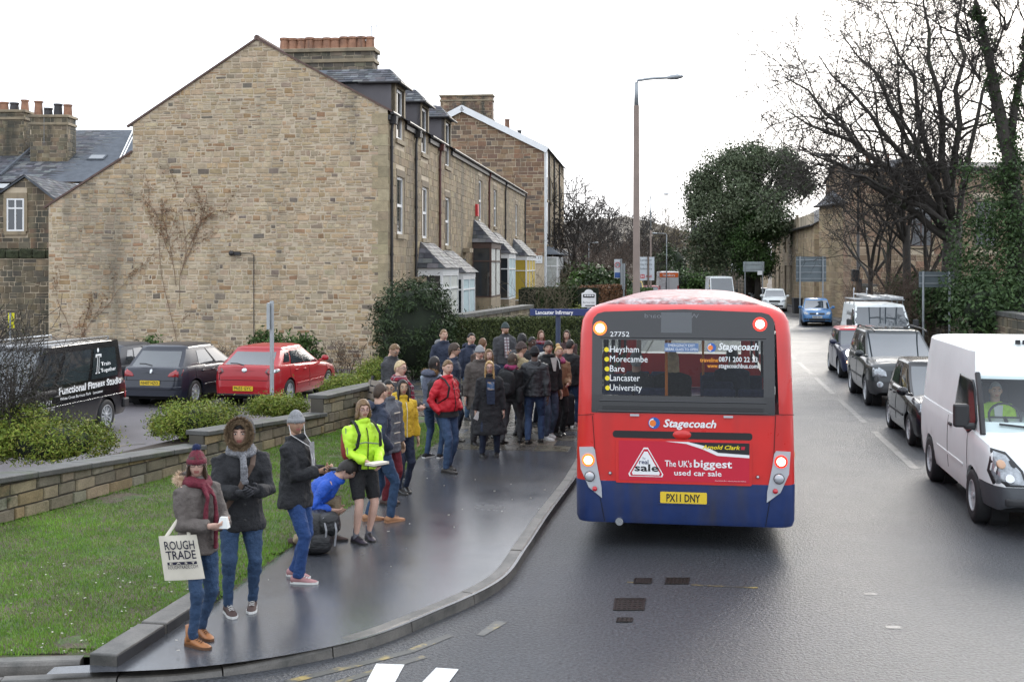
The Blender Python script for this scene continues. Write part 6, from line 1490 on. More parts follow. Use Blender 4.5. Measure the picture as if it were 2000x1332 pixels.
# ================================================================== the bus
BO = V(336/171, FPX/171, 0)
BUS = empty('single_deck_bus', BO, math.atan2(-U.x, U.y), 'red and blue single-deck bus seen from behind at the stop', 'bus')
def bx(px): return (px-1336)/171
def bzp(py): return CAM_H-(py-520)/171
m_bred = M('paint_bus_red', (.60,.020,.016), .34, var=.08, vscale=2, coat=.35, rvar=.08, streak=((.42,.022,.02), 3, .55, .85)); m_bblue = M('paint_bus_blue', (.012,.030,.115), .42, var=.2, vscale=4, coat=.15, rvar=.12, streak=((.03,.035,.07), 5, .45, .75))
m_bblack = M('bus_black_surround', (.012,.012,.013), .22, var=.1, coat=.3)
m_broof = M('wet_bus_roof_glare', (.36,.30,.30), .5, spec=.2, var=.45, vscale=9, fine=.4, fscale=28, bump=.6, bscale=40, bdist=.006, tint2=(.26,.05,.05), t2s=6, t2lo=.42, t2hi=.6)  # grey-white base colour includes the sky glare on the wet roof
m_busglass = glassy('bus_rear_glass', (.62,.65,.66), .02, spec=.0); m_busside = glassy('bus_side_glass', (.45,.48,.48), .03, spec=.9)
m_silver = M('silver_panel', (.50,.51,.53), .35, .4, var=.08)
BL_ = 10.8
def lean(z): return .0 if z < 1.55 else .11*((z-1.55)/1.2)**1.3
def bus_ring(z, inset=0.0, drop=0.0):
    """plan outline of the body at height z"""
    hw = 1.245-.0*z-(.045*max(0,(z-1.0)/1.7))-inset; r = .17; y0 = lean(z)+inset; y1 = BL_-inset; out = []
    def z_(y): return z-drop*(y/BL_)
    for sg, cx, cy, a0 in ((1, hw-r, y0+r, -90), (1, hw-r, y1-r, 0), (1, -hw+r, y1-r, 90), (1, -hw+r, y0+r, 180)):
        for k in range(7):
            a = R(a0+15*k); x = cx+r*math.cos(a); y = cy+r*math.sin(a); out.append(V(x, y, z_(y)))
        # subdivide long sides
        if a0 == 0: pass
    return out
LV = [(.78,0,0),(1.10,0,0),(1.46,0,0),(1.58,0,0),(2.32,0,0),(2.46,0,0),(2.62,.015,.02),(2.70,.05,.05),(2.765,.11,.08),(2.805,.20,.10)]
def body_shell():
    m = MB(); m.smooth = True; rings = [bus_ring(*l) for l in LV]; n = len(rings[0])
    for r_ in rings:
        for p in r_: m.vert(p)
    for i in range(len(LV)-1):
        zc = (LV[i][0]+LV[i+1][0])/2
        for j in range(n):
            k = (j+1) % n; c = (rings[i][j]+rings[i][k])/2
            if 1.57 < zc < 2.63 and j == n-1: continue            # rear window opening
            if 1.5 < zc < 2.4 and (j == 6 or j == 20): continue    # side windows
            if 1.4 < zc < 2.4 and j == 13: continue               # windscreen
            m.face((i*n+j, i*n+k, (i+1)*n+k, (i+1)*n+j))
    return m
sh = body_shell(); bo_ = sh.build('body', m_bred, BUS); bevel_like(bo_)
rt = MB(); rt.smooth = True; top = bus_ring(*LV[-1]); rt_r = []
for k, dz in ((1, 0), (.92,.022), (.75,.05), (.5,.07), (.2,.08)):
    rt_r.append([V(p.x*k, lerp(BL_/2, p.y, 1-(1-k)*.08), p.z+dz) for p in top])
rt.rings(rt_r, True, False, True); rt.build('roof', m_broof, BUS)
sk = MB(); sk.smooth = True; sk.rings([bus_ring(.297, .02), bus_ring(.36, .0), bus_ring(.779, -.004)]); bevel_like(sk.build('skirt', m_bblue, BUS))
ub = MB(); ub.bbox((-1.15,.5,.24),(1.15,BL_-.5,.72)); ub.build('underframe', m_under, BUS)
for y in (2.6, 8.6):
    for s in (1,-1): add_wheel(BUS, s*1.08, y, .47, .28, 'bus', s)
def rear_poly(pts, mat, name, off, parent=None, th=.012):
    """flat piece on the back of the bus: outline in (x,z)"""
    m = MB(); P = [V(x, lean(z)-off, z) for x, z in pts]; m.prism(P, V(0,-th,0)); return m.build(name, mat, parent or BUS)
def rrect(x0, x1, z0, z1, r=.03, n=4):
    out = []
    for cx, cz, a0 in ((x1-r,z0+r,-90),(x1-r,z1-r,0),(x0+r,z1-r,90),(x0+r,z0+r,180)):
        for k in range(n+1): a = R(a0+90*k/n); out.append((cx+r*math.cos(a), cz+r*math.sin(a)))
    return out
# black surround: a frame with the window opening
x0, x1, z0, z1 = -1.055, 1.015, 1.566, 2.735; gx0, gx1, gz0, gz1 = -.935, .890, 1.765, 2.40
def surround():
    m = MB(); off = .012
    P = lambda x, z, o=off: V(x, lean(z)-o, z)
    def strip_(a, b, c, d, nz=5):
        for i in range(nz):
            za, zb = lerp(c,d,i/nz), lerp(c,d,(i+1)/nz); m.poly([P(a,za), P(b,za), P(b,zb), P(a,zb)])
    strip_(x0, gx0, z0, 2.60); strip_(gx1, x1, z0, 2.60); strip_(gx0, gx1, z0, gz0); strip_(gx0, gx1, gz1, 2.60)
    arc = [(x0,2.60),(x0+.015,2.65),(x0+.06,2.70),(x0+.14,2.722),(0,2.755),(x1-.14,2.722),(x1-.06,2.70),(x1-.015,2.65),(x1,2.60)]
    m.poly([P(x, z) for x, z in [(x0,2.60),(x1,2.60)]+arc[::-1][1:-1]])
    for (a, c), (b, d) in (((gx0,gz0),(gx1,gz0)), ((gx1,gz0),(gx1,gz1)), ((gx1,gz1),(gx0,gz1)), ((gx0,gz1),(gx0,gz0))): m.poly([P(a,c), P(b,d), P(b,d,-.05), P(a,c,-.05)])
    return m.build('window_surround', m_bblack, BUS)
SUR = surround()
g = MB(); g.poly([V(x, lean(z)+.004, z) for x, z in ((gx0,gz0),(gx1,gz0),(gx1,gz1),(gx0,gz1))]); GL = g.build('rear_window', m_busglass, BUS)
tl = MB(); 
for a, b in (((gx0-.03,gz0-.06),(gx1+.03,gz0-.06)), ((gx0-.05,gz0-.20+.02),(gx1+.05,gz0-.18+.0))): tl.tube([V(a[0],lean(a[1])-.02,a[1]), V(b[0],lean(b[1])-.02,b[1])], .010, 5)
tl.tube([V(gx0-.03,lean(gz1+.03)-.02,gz1+.03), V(gx1+.03,lean(gz1+.03)-.02,gz1+.03)], .008, 5); tl.build('rubber_seal', M('rubber', (.03,.03,.032), .4), SUR)
for s, p in ((-1, 'l'), (1, 'r')):
    w = MB(); X = s*1.215
    w.poly([V(s*(1.245-.045*(z-1)/1.7)-.003*s, y, z) for y, z in ((.2,1.58),(BL_-.2,1.58),(BL_-.2,2.32),(.35,2.32))]); w.build('side_window', m_busside, BUS)
    pm = MB()
    for y in (1.9,3.6,5.3,7.0,8.7): pm.bbox((s*1.17-.02,y-.05,1.5),(s*1.17+.02,y+.05,2.4))
    pm.build('window_pillars', m_trim, BUS)
w = MB(); w.poly([V(x, BL_-.02, z) for x, z in ((-1.05,1.5),(1.05,1.5),(1.05,2.32),(-1.05,2.32))]); w.build('front_window', m_busside, BUS)
# lamps
m_lampw = M('brake_lamp_lit', (1,.6,.5), .3, emit=(1,.62,.48), estr=7); m_ringr = M('lamp_ring_red', (.8,.03,.02), .3, emit=(1,.03,.01), estr=.8); m_ringo = M('lamp_ring_orange', (.9,.2,.02), .3, emit=(1,.14,.02), estr=1.0)
m_lampgrey = M('reverse_lamp', (.42,.43,.45), .2, .2, coat=.5); m_reflect = M('red_reflector', (.50,.02,.03), .2, coat=.5)
def lamp(px, py, r, core, ring, name, rr=1.35, off=.014):
    x, z = bx(px), bzp(py)
    if ring: rear_poly(circ(x, z, r*rr, 20), ring, name+'_ring', off)
    m = MB(); m.smooth = True; c = V(x, lean(z)-off-.012, z)
    m.rings([[c+V(r*k*math.cos(t), -d, r*k*math.sin(t)) for t in [2*math.pi*i/20 for i in range(20)]] for k, d in ((1,0),(.9,.012),(.6,.022),(.2,.026))], True, False, True); m.build(name, core, BUS)
lamp(1171,643,.050,m_lampw,m_ringo,'high_lamp',1.6); lamp(1482,633,.050,m_lampw,m_ringr,'high_lamp',1.6)
for s in (-1, 1):
    f = lambda px: bx(px) if s < 0 else bx(1336*2-px)-.012
    pts = [(f(1131),bzp(877)),(f(1134),bzp(920)),(f(1150),bzp(956)),(f(1176),bzp(976)),(f(1175),bzp(955)),(f(1165),bzp(905)),(f(1162),bzp(882)),(f(1158),bzp(876))]
    pts = [(x, z) for x, z in pts]; rear_poly(pts if s < 0 else pts[::-1], m_silver, 'lamp_cluster', .004, th=.02)
lamp(1149,902,.048,m_lampw,m_ringo,'brake_lamp',1.5,.028); lamp(1521,896,.048,m_lampw,m_ringr,'brake_lamp',1.5,.028)
lamp(1152,934,.054,m_lampgrey,m_trim,'reverse_lamp',1.12,.028); lamp(1517,929,.054,m_lampgrey,m_trim,'reverse_lamp',1.12,.028)
lamp(1162,958,.030,m_reflect,None,'reflector',1,.028); lamp(1510,953,.030,m_reflect,None,'reflector',1,.028)
# panel gaps
def gap_line(a, b, w=.008, name='panel_gap'):
    m = MB(); A, B_ = V(bx(a[0]), 0, bzp(a[1])), V(bx(b[0]), 0, bzp(b[1])); A.y, B_.y = lean(A.z)-.004, lean(B_.z)-.004; m.tube([A, B_], w/2, 4); return m.build(name, m_under, BUS)
gap_line((1157,815),(1166,943)); gap_line((1511,808),(1505,943)); gap_line((1166,943),(1181,1022)); gap_line((1505,943),(1492,1022)); gap_line((1124,815),(1160,812)); gap_line((1508,806),(1546,806))
for px in (1240, 1421): rear_poly(rrect(bx(px-9),bx(px+9),bzp(814),bzp(810),.005), m_silver, 'hatch_handle', .01)
rear_poly(rrect(bx(1197),bx(1467),bzp(857),bzp(843),.035), m_ink, 'air_slot', .003, th=.004)
e = MB(); e.smooth = True; c = V(bx(1332),-.008,bzp(849)); e.rings([[c+V(.105*k*math.cos(t),-d,.055*k*math.sin(t)) for t in [2*math.pi*i/20 for i in range(20)]] for k, d in ((1,0),(.8,.012),(.3,.016))], True, False, True); e.build('slot_boss', m_bred, BUS)
for px in (1192, 1477): lamp(px, 927, .016, m_silver, m_trim, 'lock', 1.2, .006)
ex = MB(); ex.tube([V(bx(1210),-.02,.315), V(bx(1210),.3,.315)], .045, 12); ex.build('exhaust', m_chrome, BUS)
for py in (893, 893): pass
for s in (-1,1): 
    b = MB(); b.ball(V(s*1.248,.35,bzp(892)), .05, 8, 6, (.3,.8,1.2)); b.build('side_indicator', M('amber_side', (.8,.25,.02), .3), BUS)
# lettering
def words(txt, px0, px1, base, cap, mat, off, bold=0, shear=0, parent=None, name='lettering'):
    x0_, z_ = bx(px0), bzp(base); d = V(0,.094,1).normalized() if z_ > 1.6 else Z
    return lettering(txt, mat, parent or BUS, V(x0_, lean(z_)-off, z_), V(1,0,0), d, (px1-px0)/171, cap/171, bold=bold, shear=shear, extrude=-.0 if False else .001, name=name)
m_yell = M('sign_yellow', (.80,.62,.01), .5, var=0); m_orange = M('print_orange', (.85,.30,.02), .5, var=0); m_stb = M('roundel_blue', (.02,.10,.38), .4, var=0); m_sto = M('roundel_orange', (.80,.20,.03), .4, var=0)
for t, py, x1_ in (('Heysham',690,1248),('Morecambe',709,1265),('Bare',728,1220),('Lancaster',746,1250),('University',765,1254)):
    words(t, 1191, x1_, py, 12.5, m_inkw, .006, parent=GL); dx = bx(1184+(py-690)*.035); z_ = bzp(py-5)
    rear_poly(circ(dx, z_, .028, 14), m_yell, 'yellow_dot', .002, GL, .003)
words('Stagecoach', 1402, 1479, 683, 13, m_inkw, .006, .02, .25, GL)
words('traveline', 1367, 1402, 707, 8, m_orange, .006, .01, 0, GL); words('0871 200 22 33', 1403, 1477, 706, 9.5, m_inkw, .006, .008, 0, GL)
words('www.', 1381, 1402, 718, 8, m_orange, .006, .01, 0, GL); words('stagecoachbus.com', 1403, 1477, 718, 8.5, m_inkw, .006, .008, 0, GL)
words('27752', 1191, 1229, 659, 9.5, m_inkw, .016, 0, 0, SUR)
st = rear_poly(rrect(bx(1298),bx(1364),bzp(688),bzp(671),.01), M('sticker_blue', (.10,.17,.32), .5, var=0), 'exit_sticker', .002, GL, .002)
words('EMERGENCY EXIT', 1305, 1357, 678, 5, m_inkw, .008, 0, 0, st); words('BREAK GLASS TO OPEN', 1300, 1362, 685.5, 5, m_inkw, .008, 0, 0, st)
def roundel(px, py, r, off, parent):
    x, z = bx(px), bzp(py); a = rear_poly(circ(x, z, r, 22), m_stb, 'roundel', off, parent, .003)
    rear_poly([(x-r*.86*math.cos(t)*.9-.1*r, z+r*.8*math.sin(t)) for t in [i*math.pi/10-math.pi/2 for i in range(11)]], m_inkw, 'roundel_ring', off+.003, a, .002)
    rear_poly(circ(x-r*.22, z-.02*r, r*.56, 16), m_sto, 'roundel_centre', off+.005, a, .002)
roundel(1389, 679, .052, .004, GL); roundel(1278, 827, .066, .006, BUS)
words('Stagecoach', 1296, 1398, 834, 14.5, m_inkw, .008, .025, .25)
# advertisement
m_ad = M('ad_red', (.52,.012,.035), .45, var=.04); m_adw = M('ad_white', (.80,.80,.79), .45, var=0)
AD = rear_poly(rrect(bx(1203),bx(1466),bzp(945),bzp(858),.02), m_bred, 'advert_frame', .003)
rear_poly(rrect(bx(1209),bx(1461),bzp(940),bzp(862),.01), m_ad, 'advert_sheet', .016, AD, .003)
sw = [(1300,862),(1340,866),(1372,876),(1400,888),(1461,891),(1461,884),(1402,882),(1374,869),(1345,862.5)]
rear_poly([(bx(a),bzp(b)) for a, b in sw], m_adw, 'advert_swoosh', .0195, AD, .001)
rear_poly([(bx(a),bzp(b)) for a, b in [(1345,862.5),(1374,869),(1402,882),(1461,885),(1461,862.5)]], m_ink, 'advert_black_corner', .0210, AD, .001)
tri = lambda k: [(bx(1262+(a-1262)*k), bzp(914+(b-914)*k)) for a, b in ((1228,927),(1230,932),(1294,932),(1296,927),(1266,875),(1258,875))]
rear_poly(tri(1), m_adw, 'triangle', .0200, AD, .001); rear_poly(tri(.92), m_ad, 'triangle_border', .0215, AD, .001); rear_poly(tri(.80), m_adw, 'triangle_face', .0230, AD, .001)
m_navyink = M('navy_ink', (.02,.03,.10), .5, var=0)
words('sale', 1240, 1287, 921, 13.5, m_ink, .026, .02, 0, AD); words('real', 1249, 1267, 907, 8.5, m_navyink, .026, .015, 0, AD); words('The', 1255, 1261, 898, 4, m_navyink, .026, 0, 0, AD)
words("The UK's", 1299, 1351, 911, 12, m_adw, .021, .012, 0, AD); words('biggest', 1355, 1428, 911, 14.5, m_adw, .021, .018, 0, AD); words('used car sale', 1317, 1408, 927.5, 10, m_adw, .021, .014, 0, AD)
words('Arnold Clark', 1371, 1444, 875, 7.5, m_yell, .0235, .022, .25, AD); rear_poly([(bx(1445),bzp(875)),(bx(1452),bzp(875)),(bx(1453),bzp(869)),(bx(1446),bzp(869))], m_ad, 'advert_tab', .0235, AD, .001)
words('the advertised offer is subject to terms and conditions', 1395, 1455, 937, 1.8, m_adw, .021, 0, 0, AD)
pl_ = rear_poly(rrect(bx(1290),bx(1380),bzp(982.5),bzp(960.5),.01), m_platey, 'number_plate', .012, None, .008)
words('PX11 DNY', 1302, 1367, 979, 14.5, m_ink, .0225, .02, 0, pl_); 
fr = MB(); fr.bbox((bx(1285),-.012,bzp(985)),(bx(1385),.002,bzp(982.8))); fr.build('plate_holder', m_bblue, BUS)
# interior: floor, seats, poles, ceiling panel
m_seat = M('seat_moquette', (.03,.04,.09), .9, var=.4, vscale=25); m_pole = M('grab_pole', (.75,.22,.02), .35)
b = MB(); b.bbox((-1.1,.3,.79),(1.1,4.2,.80)); b.bbox((-1.1,4.2,.45),(1.1,BL_-.6,.5)); b.build('floor', m_under, BUS)
b = MB(); b.bbox((-1.1,.3,2.50),(1.1,BL_-.3,2.53)); b.build('ceiling', M('bus_ceiling', (.45,.45,.43), .6), BUS)
for i in range(7):
    for x in (-.85,-.42,.42,.85):
        y = 1.25+i*.95; z = .80 if y < 4.1 else .5
        if i == 1 and x == .85: continue
        b = MB(); b.box(V(x,y+.2,z+.42), (.42,.42,.10)); b.box(V(x,y-.02,z+.70), (.40,.09,.46)); bevel(b.build('seat', m_seat, BUS), .03)
for x, y in ((-.22,.9),(-.22,3.0),(.25,4.6),(-.3,6.5)):
    b = MB(); b.tube([V(x,y,1.05 if y < 4.2 else .5), V(x,y,2.5)], .018, 8); b.build('pole', m_pole, BUS)
pn = rear_poly(rect(bx(1291),bx(1351),bzp(651),bzp(611)), M('wifi_panel', (.10,.105,.11), .4, var=0), 'route_panel', .016, SUR, .002)
lettering('WiFi on board', M('faint_print', (.16,.16,.17), .4, var=0), pn, V(bx(1365), lean(2.72)-.022, bzp(622)), V(-1,0,0), V(0,.094,1), .62, .05, extrude=-.001)
# ================================================================== people
SKIN = {'pale': (.55,.35,.27), 'fair': (.50,.31,.23), 'tan': (.36,.21,.14), 'dark': (.075,.042,.03), 'east': (.46,.30,.20)}
def skin_mat(k): return M('skin_'+k, SKIN[k], .55, var=.10, vscale=9, fine=.05, spec=.35)
def cloth(name, c, rough=.85, sheen=.0, var=.16, fine=.12, fs=140, **kw): return M('cloth_'+name, c, rough, var=var, vscale=7, fine=fine, fscale=fs, bump=.7, bscale=22, bdist=.03, sheen=sheen, **kw)
m_lip = M('lips', (.36,.13,.11), .5); m_eyew = M('eye_white', (.62,.60,.57), .3, var=0); m_iris = M('iris', (.03,.02,.015), .25, var=0)
def hair_mat(k): return M('hair_'+k, {'brown':(.045,.026,.015),'dark':(.014,.010,.008),'black':(.006,.005,.005),'blonde':(.42,.27,.11),'ginger':(.12,.055,.022),'light':(.17,.10,.045),'grey':(.3,.3,.3),'platinum':(.55,.42,.24)}[k], .5, var=.3, vscale=22, fine=.35, fscale=110, bump=.6, bscale=120, bdist=.006, spec=.4)
TEX = bpy.data.textures.new('cloth_folds', 'CLOUDS'); TEX.noise_scale = .16; TEX.noise_depth = 2
TEX2 = bpy.data.textures.new('cloth_wrinkles', 'CLOUDS'); TEX2.noise_scale = .065; TEX2.noise_depth = 3
def weld(o, vox, smooth=5, folds=.022, fine=.010):
    m = o.modifiers.new('weld', 'REMESH'); m.mode = 'VOXEL'; m.voxel_size = vox; m.use_smooth_shade = True
    s = o.modifiers.new('soften', 'SMOOTH'); s.factor = .5; s.iterations = smooth
    if folds:
        d = o.modifiers.new('folds', 'DISPLACE'); d.texture = TEX; d.strength = folds*1.7; d.mid_level = .5; d.texture_coords = 'GLOBAL'
        d = o.modifiers.new('wrinkles', 'DISPLACE'); d.texture = TEX2; d.strength = fine*1.7; d.mid_level = .5; d.texture_coords = 'GLOBAL'
    return o
def ell(c, a, b, n=16, rot=0.0, e=1.0):
    out = []
    for i in range(n):
        t = 2*math.pi*i/n; x, y = math.cos(t), math.sin(t); x = math.copysign(abs(x)**e, x); y = math.copysign(abs(y)**e, y); out.append(c+V(a*x, b*y, 0))
    return out
def ik(s, t, l1, l2, pole):
    d = t-s; L = min(d.length, (l1+l2)*.999); t = s+d.normalized()*L; d = t-s
    a = (l1*l1-l2*l2+L*L)/(2*L); h = math.sqrt(max(0, l1*l1-a*a)); n = d.normalized(); p = (pole-n*n.dot(pole)).normalized(); return s+n*a+p*h, t
def hand(mb, w, d, side, h, curl=.6, palm=None, spread=.0):
    """palm, four fingers of unequal length and a thumb; d = direction of the forearm"""
    d = d.normalized(); k = h/1.75; n = (palm or V(side*-1,0,-.2)); n = (n-d*n.dot(d)).normalized(); lat = d.cross(n).normalized()
    L = .085*k; mb.tube([w-d*.03*k, w, w+d*L*.5, w+d*L], [.027*k, (.024*k,.030*k), (.016*k,.041*k), (.014*k,.040*k)], 10, flat=n)
    for i, (o, fl) in enumerate(((-.031,.066),(-.0105,.078),(.0105,.073),(.030,.056))):
        b = w+d*(L*.96)+lat*o*k; r = .0088*k; pts = [b-d*.012*k]; dd = d.copy(); p = b
        for j, (f, c) in enumerate(((.42,.35),(.32,.75),(.26,.6))):
            ang = curl*c*1.5; dd = (dd*math.cos(ang)+n*math.sin(ang)).normalized(); pts.append(p); p = p+dd*fl*k*f
        pts.append(p); mb.tube(pts, [r,r*1.05,r,r*.92,r*.7][:len(pts)], 7)
    s = -1; b = w+d*.018*k+lat*s*.030*k; t1 = b+(d*.6+lat*s*.7+n*.35).normalized()*.036*k; t2 = t1+(d*.85+lat*s*.15+n*.5).normalized()*.032*k
    mb.tube([b-lat*s*.012*k, b, t1, t2], [.012*k,.0125*k,.0105*k,.008*k], 7)
def head_mesh(mb, C, rot, k, jaw=1.0, nose=1.0):
    """face looks along -Y before rot; C = centre of the head"""
    mb.smooth = True; NA, NE = 32, 24; rings = []
    g = lambda x, s: math.exp(-x*x/(2*s*s))
    for i in range(1, NE):
        el = -math.pi/2+math.pi*i/NE; ring = []
        for j in range(NA):
            az = 2*math.pi*j/NA; x = math.sin(az)*math.cos(el); y = -math.cos(az)*math.cos(el); z = math.sin(el)
            fx = x; f = max(0, -y)
            X, Y, Z_ = x*.0765, y*.0965, z*.118
            if z < 0: X *= 1-.28*(-z)**1.3/jaw; Y *= 1-.16*(-z)**2*(1 if y > 0 else .35)
            if y < 0: Y += .010*f**2 - (.004)*f       # flatter face
            zz = Z_/.118
            if f > 0:
                Y -= .019*nose*g(x,.10)*g(zz+.16,.17)*f + .008*g(x,.07)*g(zz-.05,.16)*f      # nose and bridge
                Y -= .006*g(x,.42)*g(zz-.22,.10)*f                                            # brow
                for sx in (-1,1): Y += .011*g(x-sx*.42,.17)*g(zz-.06,.10)*f                   # sockets
                for sx in (-1,1): Y -= .004*g(x-sx*.52,.18)*g(zz+.18,.16)*f                   # cheeks
                Y -= .007*g(x,.22)*g(zz+.50,.05)*f + .007*g(x,.20)*g(zz+.60,.05)*f            # lips
                Y += .006*g(x,.25)*g(zz+.70,.06)*f; Y -= .010*g(x,.24)*g(zz+.88,.12)*f        # chin
            ring.append(C+rot @ (V(X,Y,Z_)*k))
        rings.append(ring)
    b = len(mb.v); n0 = len(mb.f); mb.mi = 0; mb.rings(rings)
    # lips keep their own colour
    for fi in range(n0, len(mb.f)):
        c = sum((Vector(mb.v[q]) for q in mb.f[fi]), V(0,0,0))/len(mb.f[fi]); l = rot.transposed() @ (c-C)/k
        if l.y < -.075 and abs(l.x) < .024 and -.076 < l.z < -.052: mb.m[fi] = 1
    for sx in (-1, 1):
        mb.mi = 2; e = C+rot @ (V(sx*.0315,-.0775,.0075)*k); mb.ball(e, .0125*k, 8, 6, (1.15,.7,.62))
        mb.mi = 3; e = C+rot @ (V(sx*.0315,-.0862,.0075)*k); mb.ball(e, .0062*k, 8, 6, (1,.55,1))
        mb.tube([C+rot @ (V(sx*.015,-.092,.0265)*k), C+rot @ (V(sx*.033,-.0915,.032)*k), C+rot @ (V(sx*.050,-.081,.027)*k)], .0038*k, 5)
        mb.mi = 0; c = C+rot @ (V(sx*.079,.004,-.004)*k); mb.ball(c, .03*k, 8, 6, (.35,.6,1.05))
    mb.mi = 0
def skull(C, rot, k, az, el, s=1.0, lift=0.0):
    x = math.sin(az)*math.cos(el); y = -math.cos(az)*math.cos(el); z = math.sin(el)
    return C+rot @ (V(x*.0765*s, y*.0965*s, z*.118*s+lift)*k)
HAIR = {  # front hairline, side, back (degrees of elevation), hang at side, hang at back, thickness
 'short': (38, 12, -24, 0, .0, 1.09), 'crop': (36, 8, -26, 0, 0, 1.06), 'long': (40, -8, -30, .20, .26, 1.13), 'verylong': (40, -8, -30, .30, .34, 1.13), 'bob': (30, -6, -30, .10, .12, 1.15),
 'bun': (36, 4, -22, 0, 0, 1.08), 'afro': (30, -5, -35, 0, 0, 1.30), 'fringe': (14, -6, -30, .13, .16, 1.14), 'mop': (26, -2, -32, 0, .02, 1.17), 'under': (30, -4, -34, .0, .01, 1.05)}
def make_hair(parent, C, rot, k, style, mat, name='hair', seed=0):
    fr, sd, bk, hs, hb, th = HAIR[style]; NA = 44; cols = []; rr = random.Random(seed)
    for j in range(NA):
        az = 2*math.pi*j/NA; a = abs((az+math.pi) % (2*math.pi)-math.pi); ad = math.degrees(a)
        end = interp([(0,fr),(38,fr-2),(58,lerp(fr,sd,.75)),(80,sd),(110,sd-6),(140,bk),(180,bk)], ad); end += 7*noise.noise((math.cos(az)*4, math.sin(az)*4, seed*3.3)); hang = interp([(0,0),(52,0),(66,hs),(110,hs),(150,hb),(180,hb)], ad)
        col = []; w = noise.noise((math.cos(az)*2.2, math.sin(az)*2.2, seed*1.7))
        for i in range(9):
            el = lerp(88, end, (i/8)**.8); s = th+.035*noise.noise((math.cos(az)*3+seed, math.sin(az)*3, el*.05))+(.03 if style in ('mop','afro') else .0)*noise.noise((az*4, el*.12, seed))
            col.append(skull(C, rot, k, az, R(el), s if i < 8 else s*.985))
        p = col[-1]
        if hang > 0:
            out = V(p.x-C.x, p.y-C.y, 0).normalized()
            for i in range(1, 8):
                t = i/7; q = p+V(0,0,-hang*(1+.10*w)*t*k)+out*(.012*math.sin(t*2.6)+.006*noise.noise((az*3, t*4, seed)))*k; col.append(q)
            col.append(col[-1]-out*.03*k+V(0,0,.01*k))
        else:
            for i in range(7): col.append(p)
            col.append(C+(p-C)*.93)
        cols.append(col)
    n = len(cols[0]); mb = MB(); mb.smooth = True; rings = [[cols[j][i] for j in range(NA)] for i in range(n)]; mb.rings(rings, True, True, False)
    if style == 'bun': mb.ball(skull(C, rot, k, math.pi, R(58), 1.30), .045*k, 12, 8)
    o = mb.build(name, mat, parent)
    if style in ('long','verylong','bob','fringe','mop','afro','short'):
        st = MB()   # loose strands break the outline
        for i in range(300 if style != 'afro' else 420):
            j = rr.randrange(NA); i0 = rr.randrange(2, n-2); p = cols[j][i0]; q = cols[j][min(i0+rr.randint(1,3), n-1)]
            o_ = (p-C).normalized(); d = (q-p)+o_*rr.uniform(.004,.02)*k + V(rr.uniform(-1,1),rr.uniform(-1,1),rr.uniform(-.5,.5))*.006*k
            if style == 'afro': d = o_*.025*k+V(rr.uniform(-1,1),rr.uniform(-1,1),rr.uniform(-1,1))*.008
            s = o_.cross(Z); s = (s.normalized() if s.length > 1e-4 else V(1,0,0))*.003*k
            st.poly([p-s, p+s, p+d])
        tag(st.build('stray_hair', mat, o), kind='stuff')
    return o
def beanie(parent, C, rot, k, mat, pom=None, stripe=None, low=14):
    mb = MB(); mb.smooth = True; rings = []; NA = 30
    for i in range(9):
        el = lerp(low-6, 87, i/8); rings.append([skull(C, rot, k, 2*math.pi*j/NA, R(el-(8 if math.cos(2*math.pi*j/NA) < 0 else 0)*(1-i/8)), 1.14+.02*(i/8)+(.006 if j % 2 else -.004), .004*i/8) for j in range(NA)])
    mb.rings(rings, True, False, True); o = mb.build('hat', mat, parent)
    c = MB(); c.smooth = True; rs = []
    for el, s in ((low-10,1.15),(low-9,1.20),(low,1.215),(low+9,1.20),(low+10,1.14)):
        rs.append([skull(C, rot, k, 2*math.pi*j/NA, R(el-(8 if math.cos(2*math.pi*j/NA) < 0 else 0)), s+(.008 if j % 2 else 0)) for j in range(NA)])
    c.rings(rs, True, False, False); c.build('hat_cuff', stripe or mat, o)
    if pom:
        b = MB(); b.ball(skull(C, rot, k, 0, R(90), 1.30), .034*k, 10, 8); 
        rr = random.Random(3); p0 = skull(C, rot, k, 0, R(90), 1.30)
        for i in range(160):
            d = V(rr.gauss(0,1),rr.gauss(0,1),rr.gauss(0,1)).normalized(); s = d.orthogonal().normalized()*.004; b.poly([p0+d*.025-s, p0+d*.025+s, p0+d*.046])
        b.build('pompom', pom, o)
    return o
def spectacles(parent, C, rot, k, mat=None):
    mb = MB(); f = lambda x, y, z: C+rot @ (V(x,y,z)*k)
    for s in (-1, 1):
        mb.tube([f(s*(.0335+.0225*math.cos(t)), -.1010+.0035*abs(math.cos(t))*0, .004+.016*math.sin(t)) for t in [i*math.pi/7 for i in range(15)]], .0026*k, 5)
        mb.tube([f(s*.056,-.099,.008), f(s*.076,-.075,.010), f(s*.082,.0,.006)], .0024*k, 5)
    mb.tube([f(-.011,-.104,.008), f(.011,-.104,.008)], .0026*k, 5); return mb.build('spectacles', mat or m_ink, parent)
def fur_ring(parent, pts, r, mat, n=900, name='fur_trim', seed=1, L=.05):
    rr = random.Random(seed); mb = MB(); mb.tube(pts, r*.7, 8, cap=False)
    for i in range(n):
        t = rr.random()*(len(pts)-1); a = int(t); p = pts[a].lerp(pts[min(a+1, len(pts)-1)], t-a); tan = (pts[min(a+1,len(pts)-1)]-pts[a]).normalized()
        d = V(rr.gauss(0,1),rr.gauss(0,1),rr.gauss(0,1)); d = (d-tan*d.dot(tan)).normalized(); s = tan*.006; q = p+d*r*.55
        g = rr.uniform(.6,1.3); mb.cur = (g,g,g); mb.poly([q-s, q+s, q+(d+V(0,0,-.25)).normalized()*rr.uniform(.5,1)*L])
    return tag(mb.build(name, mat, parent), kind='stuff')
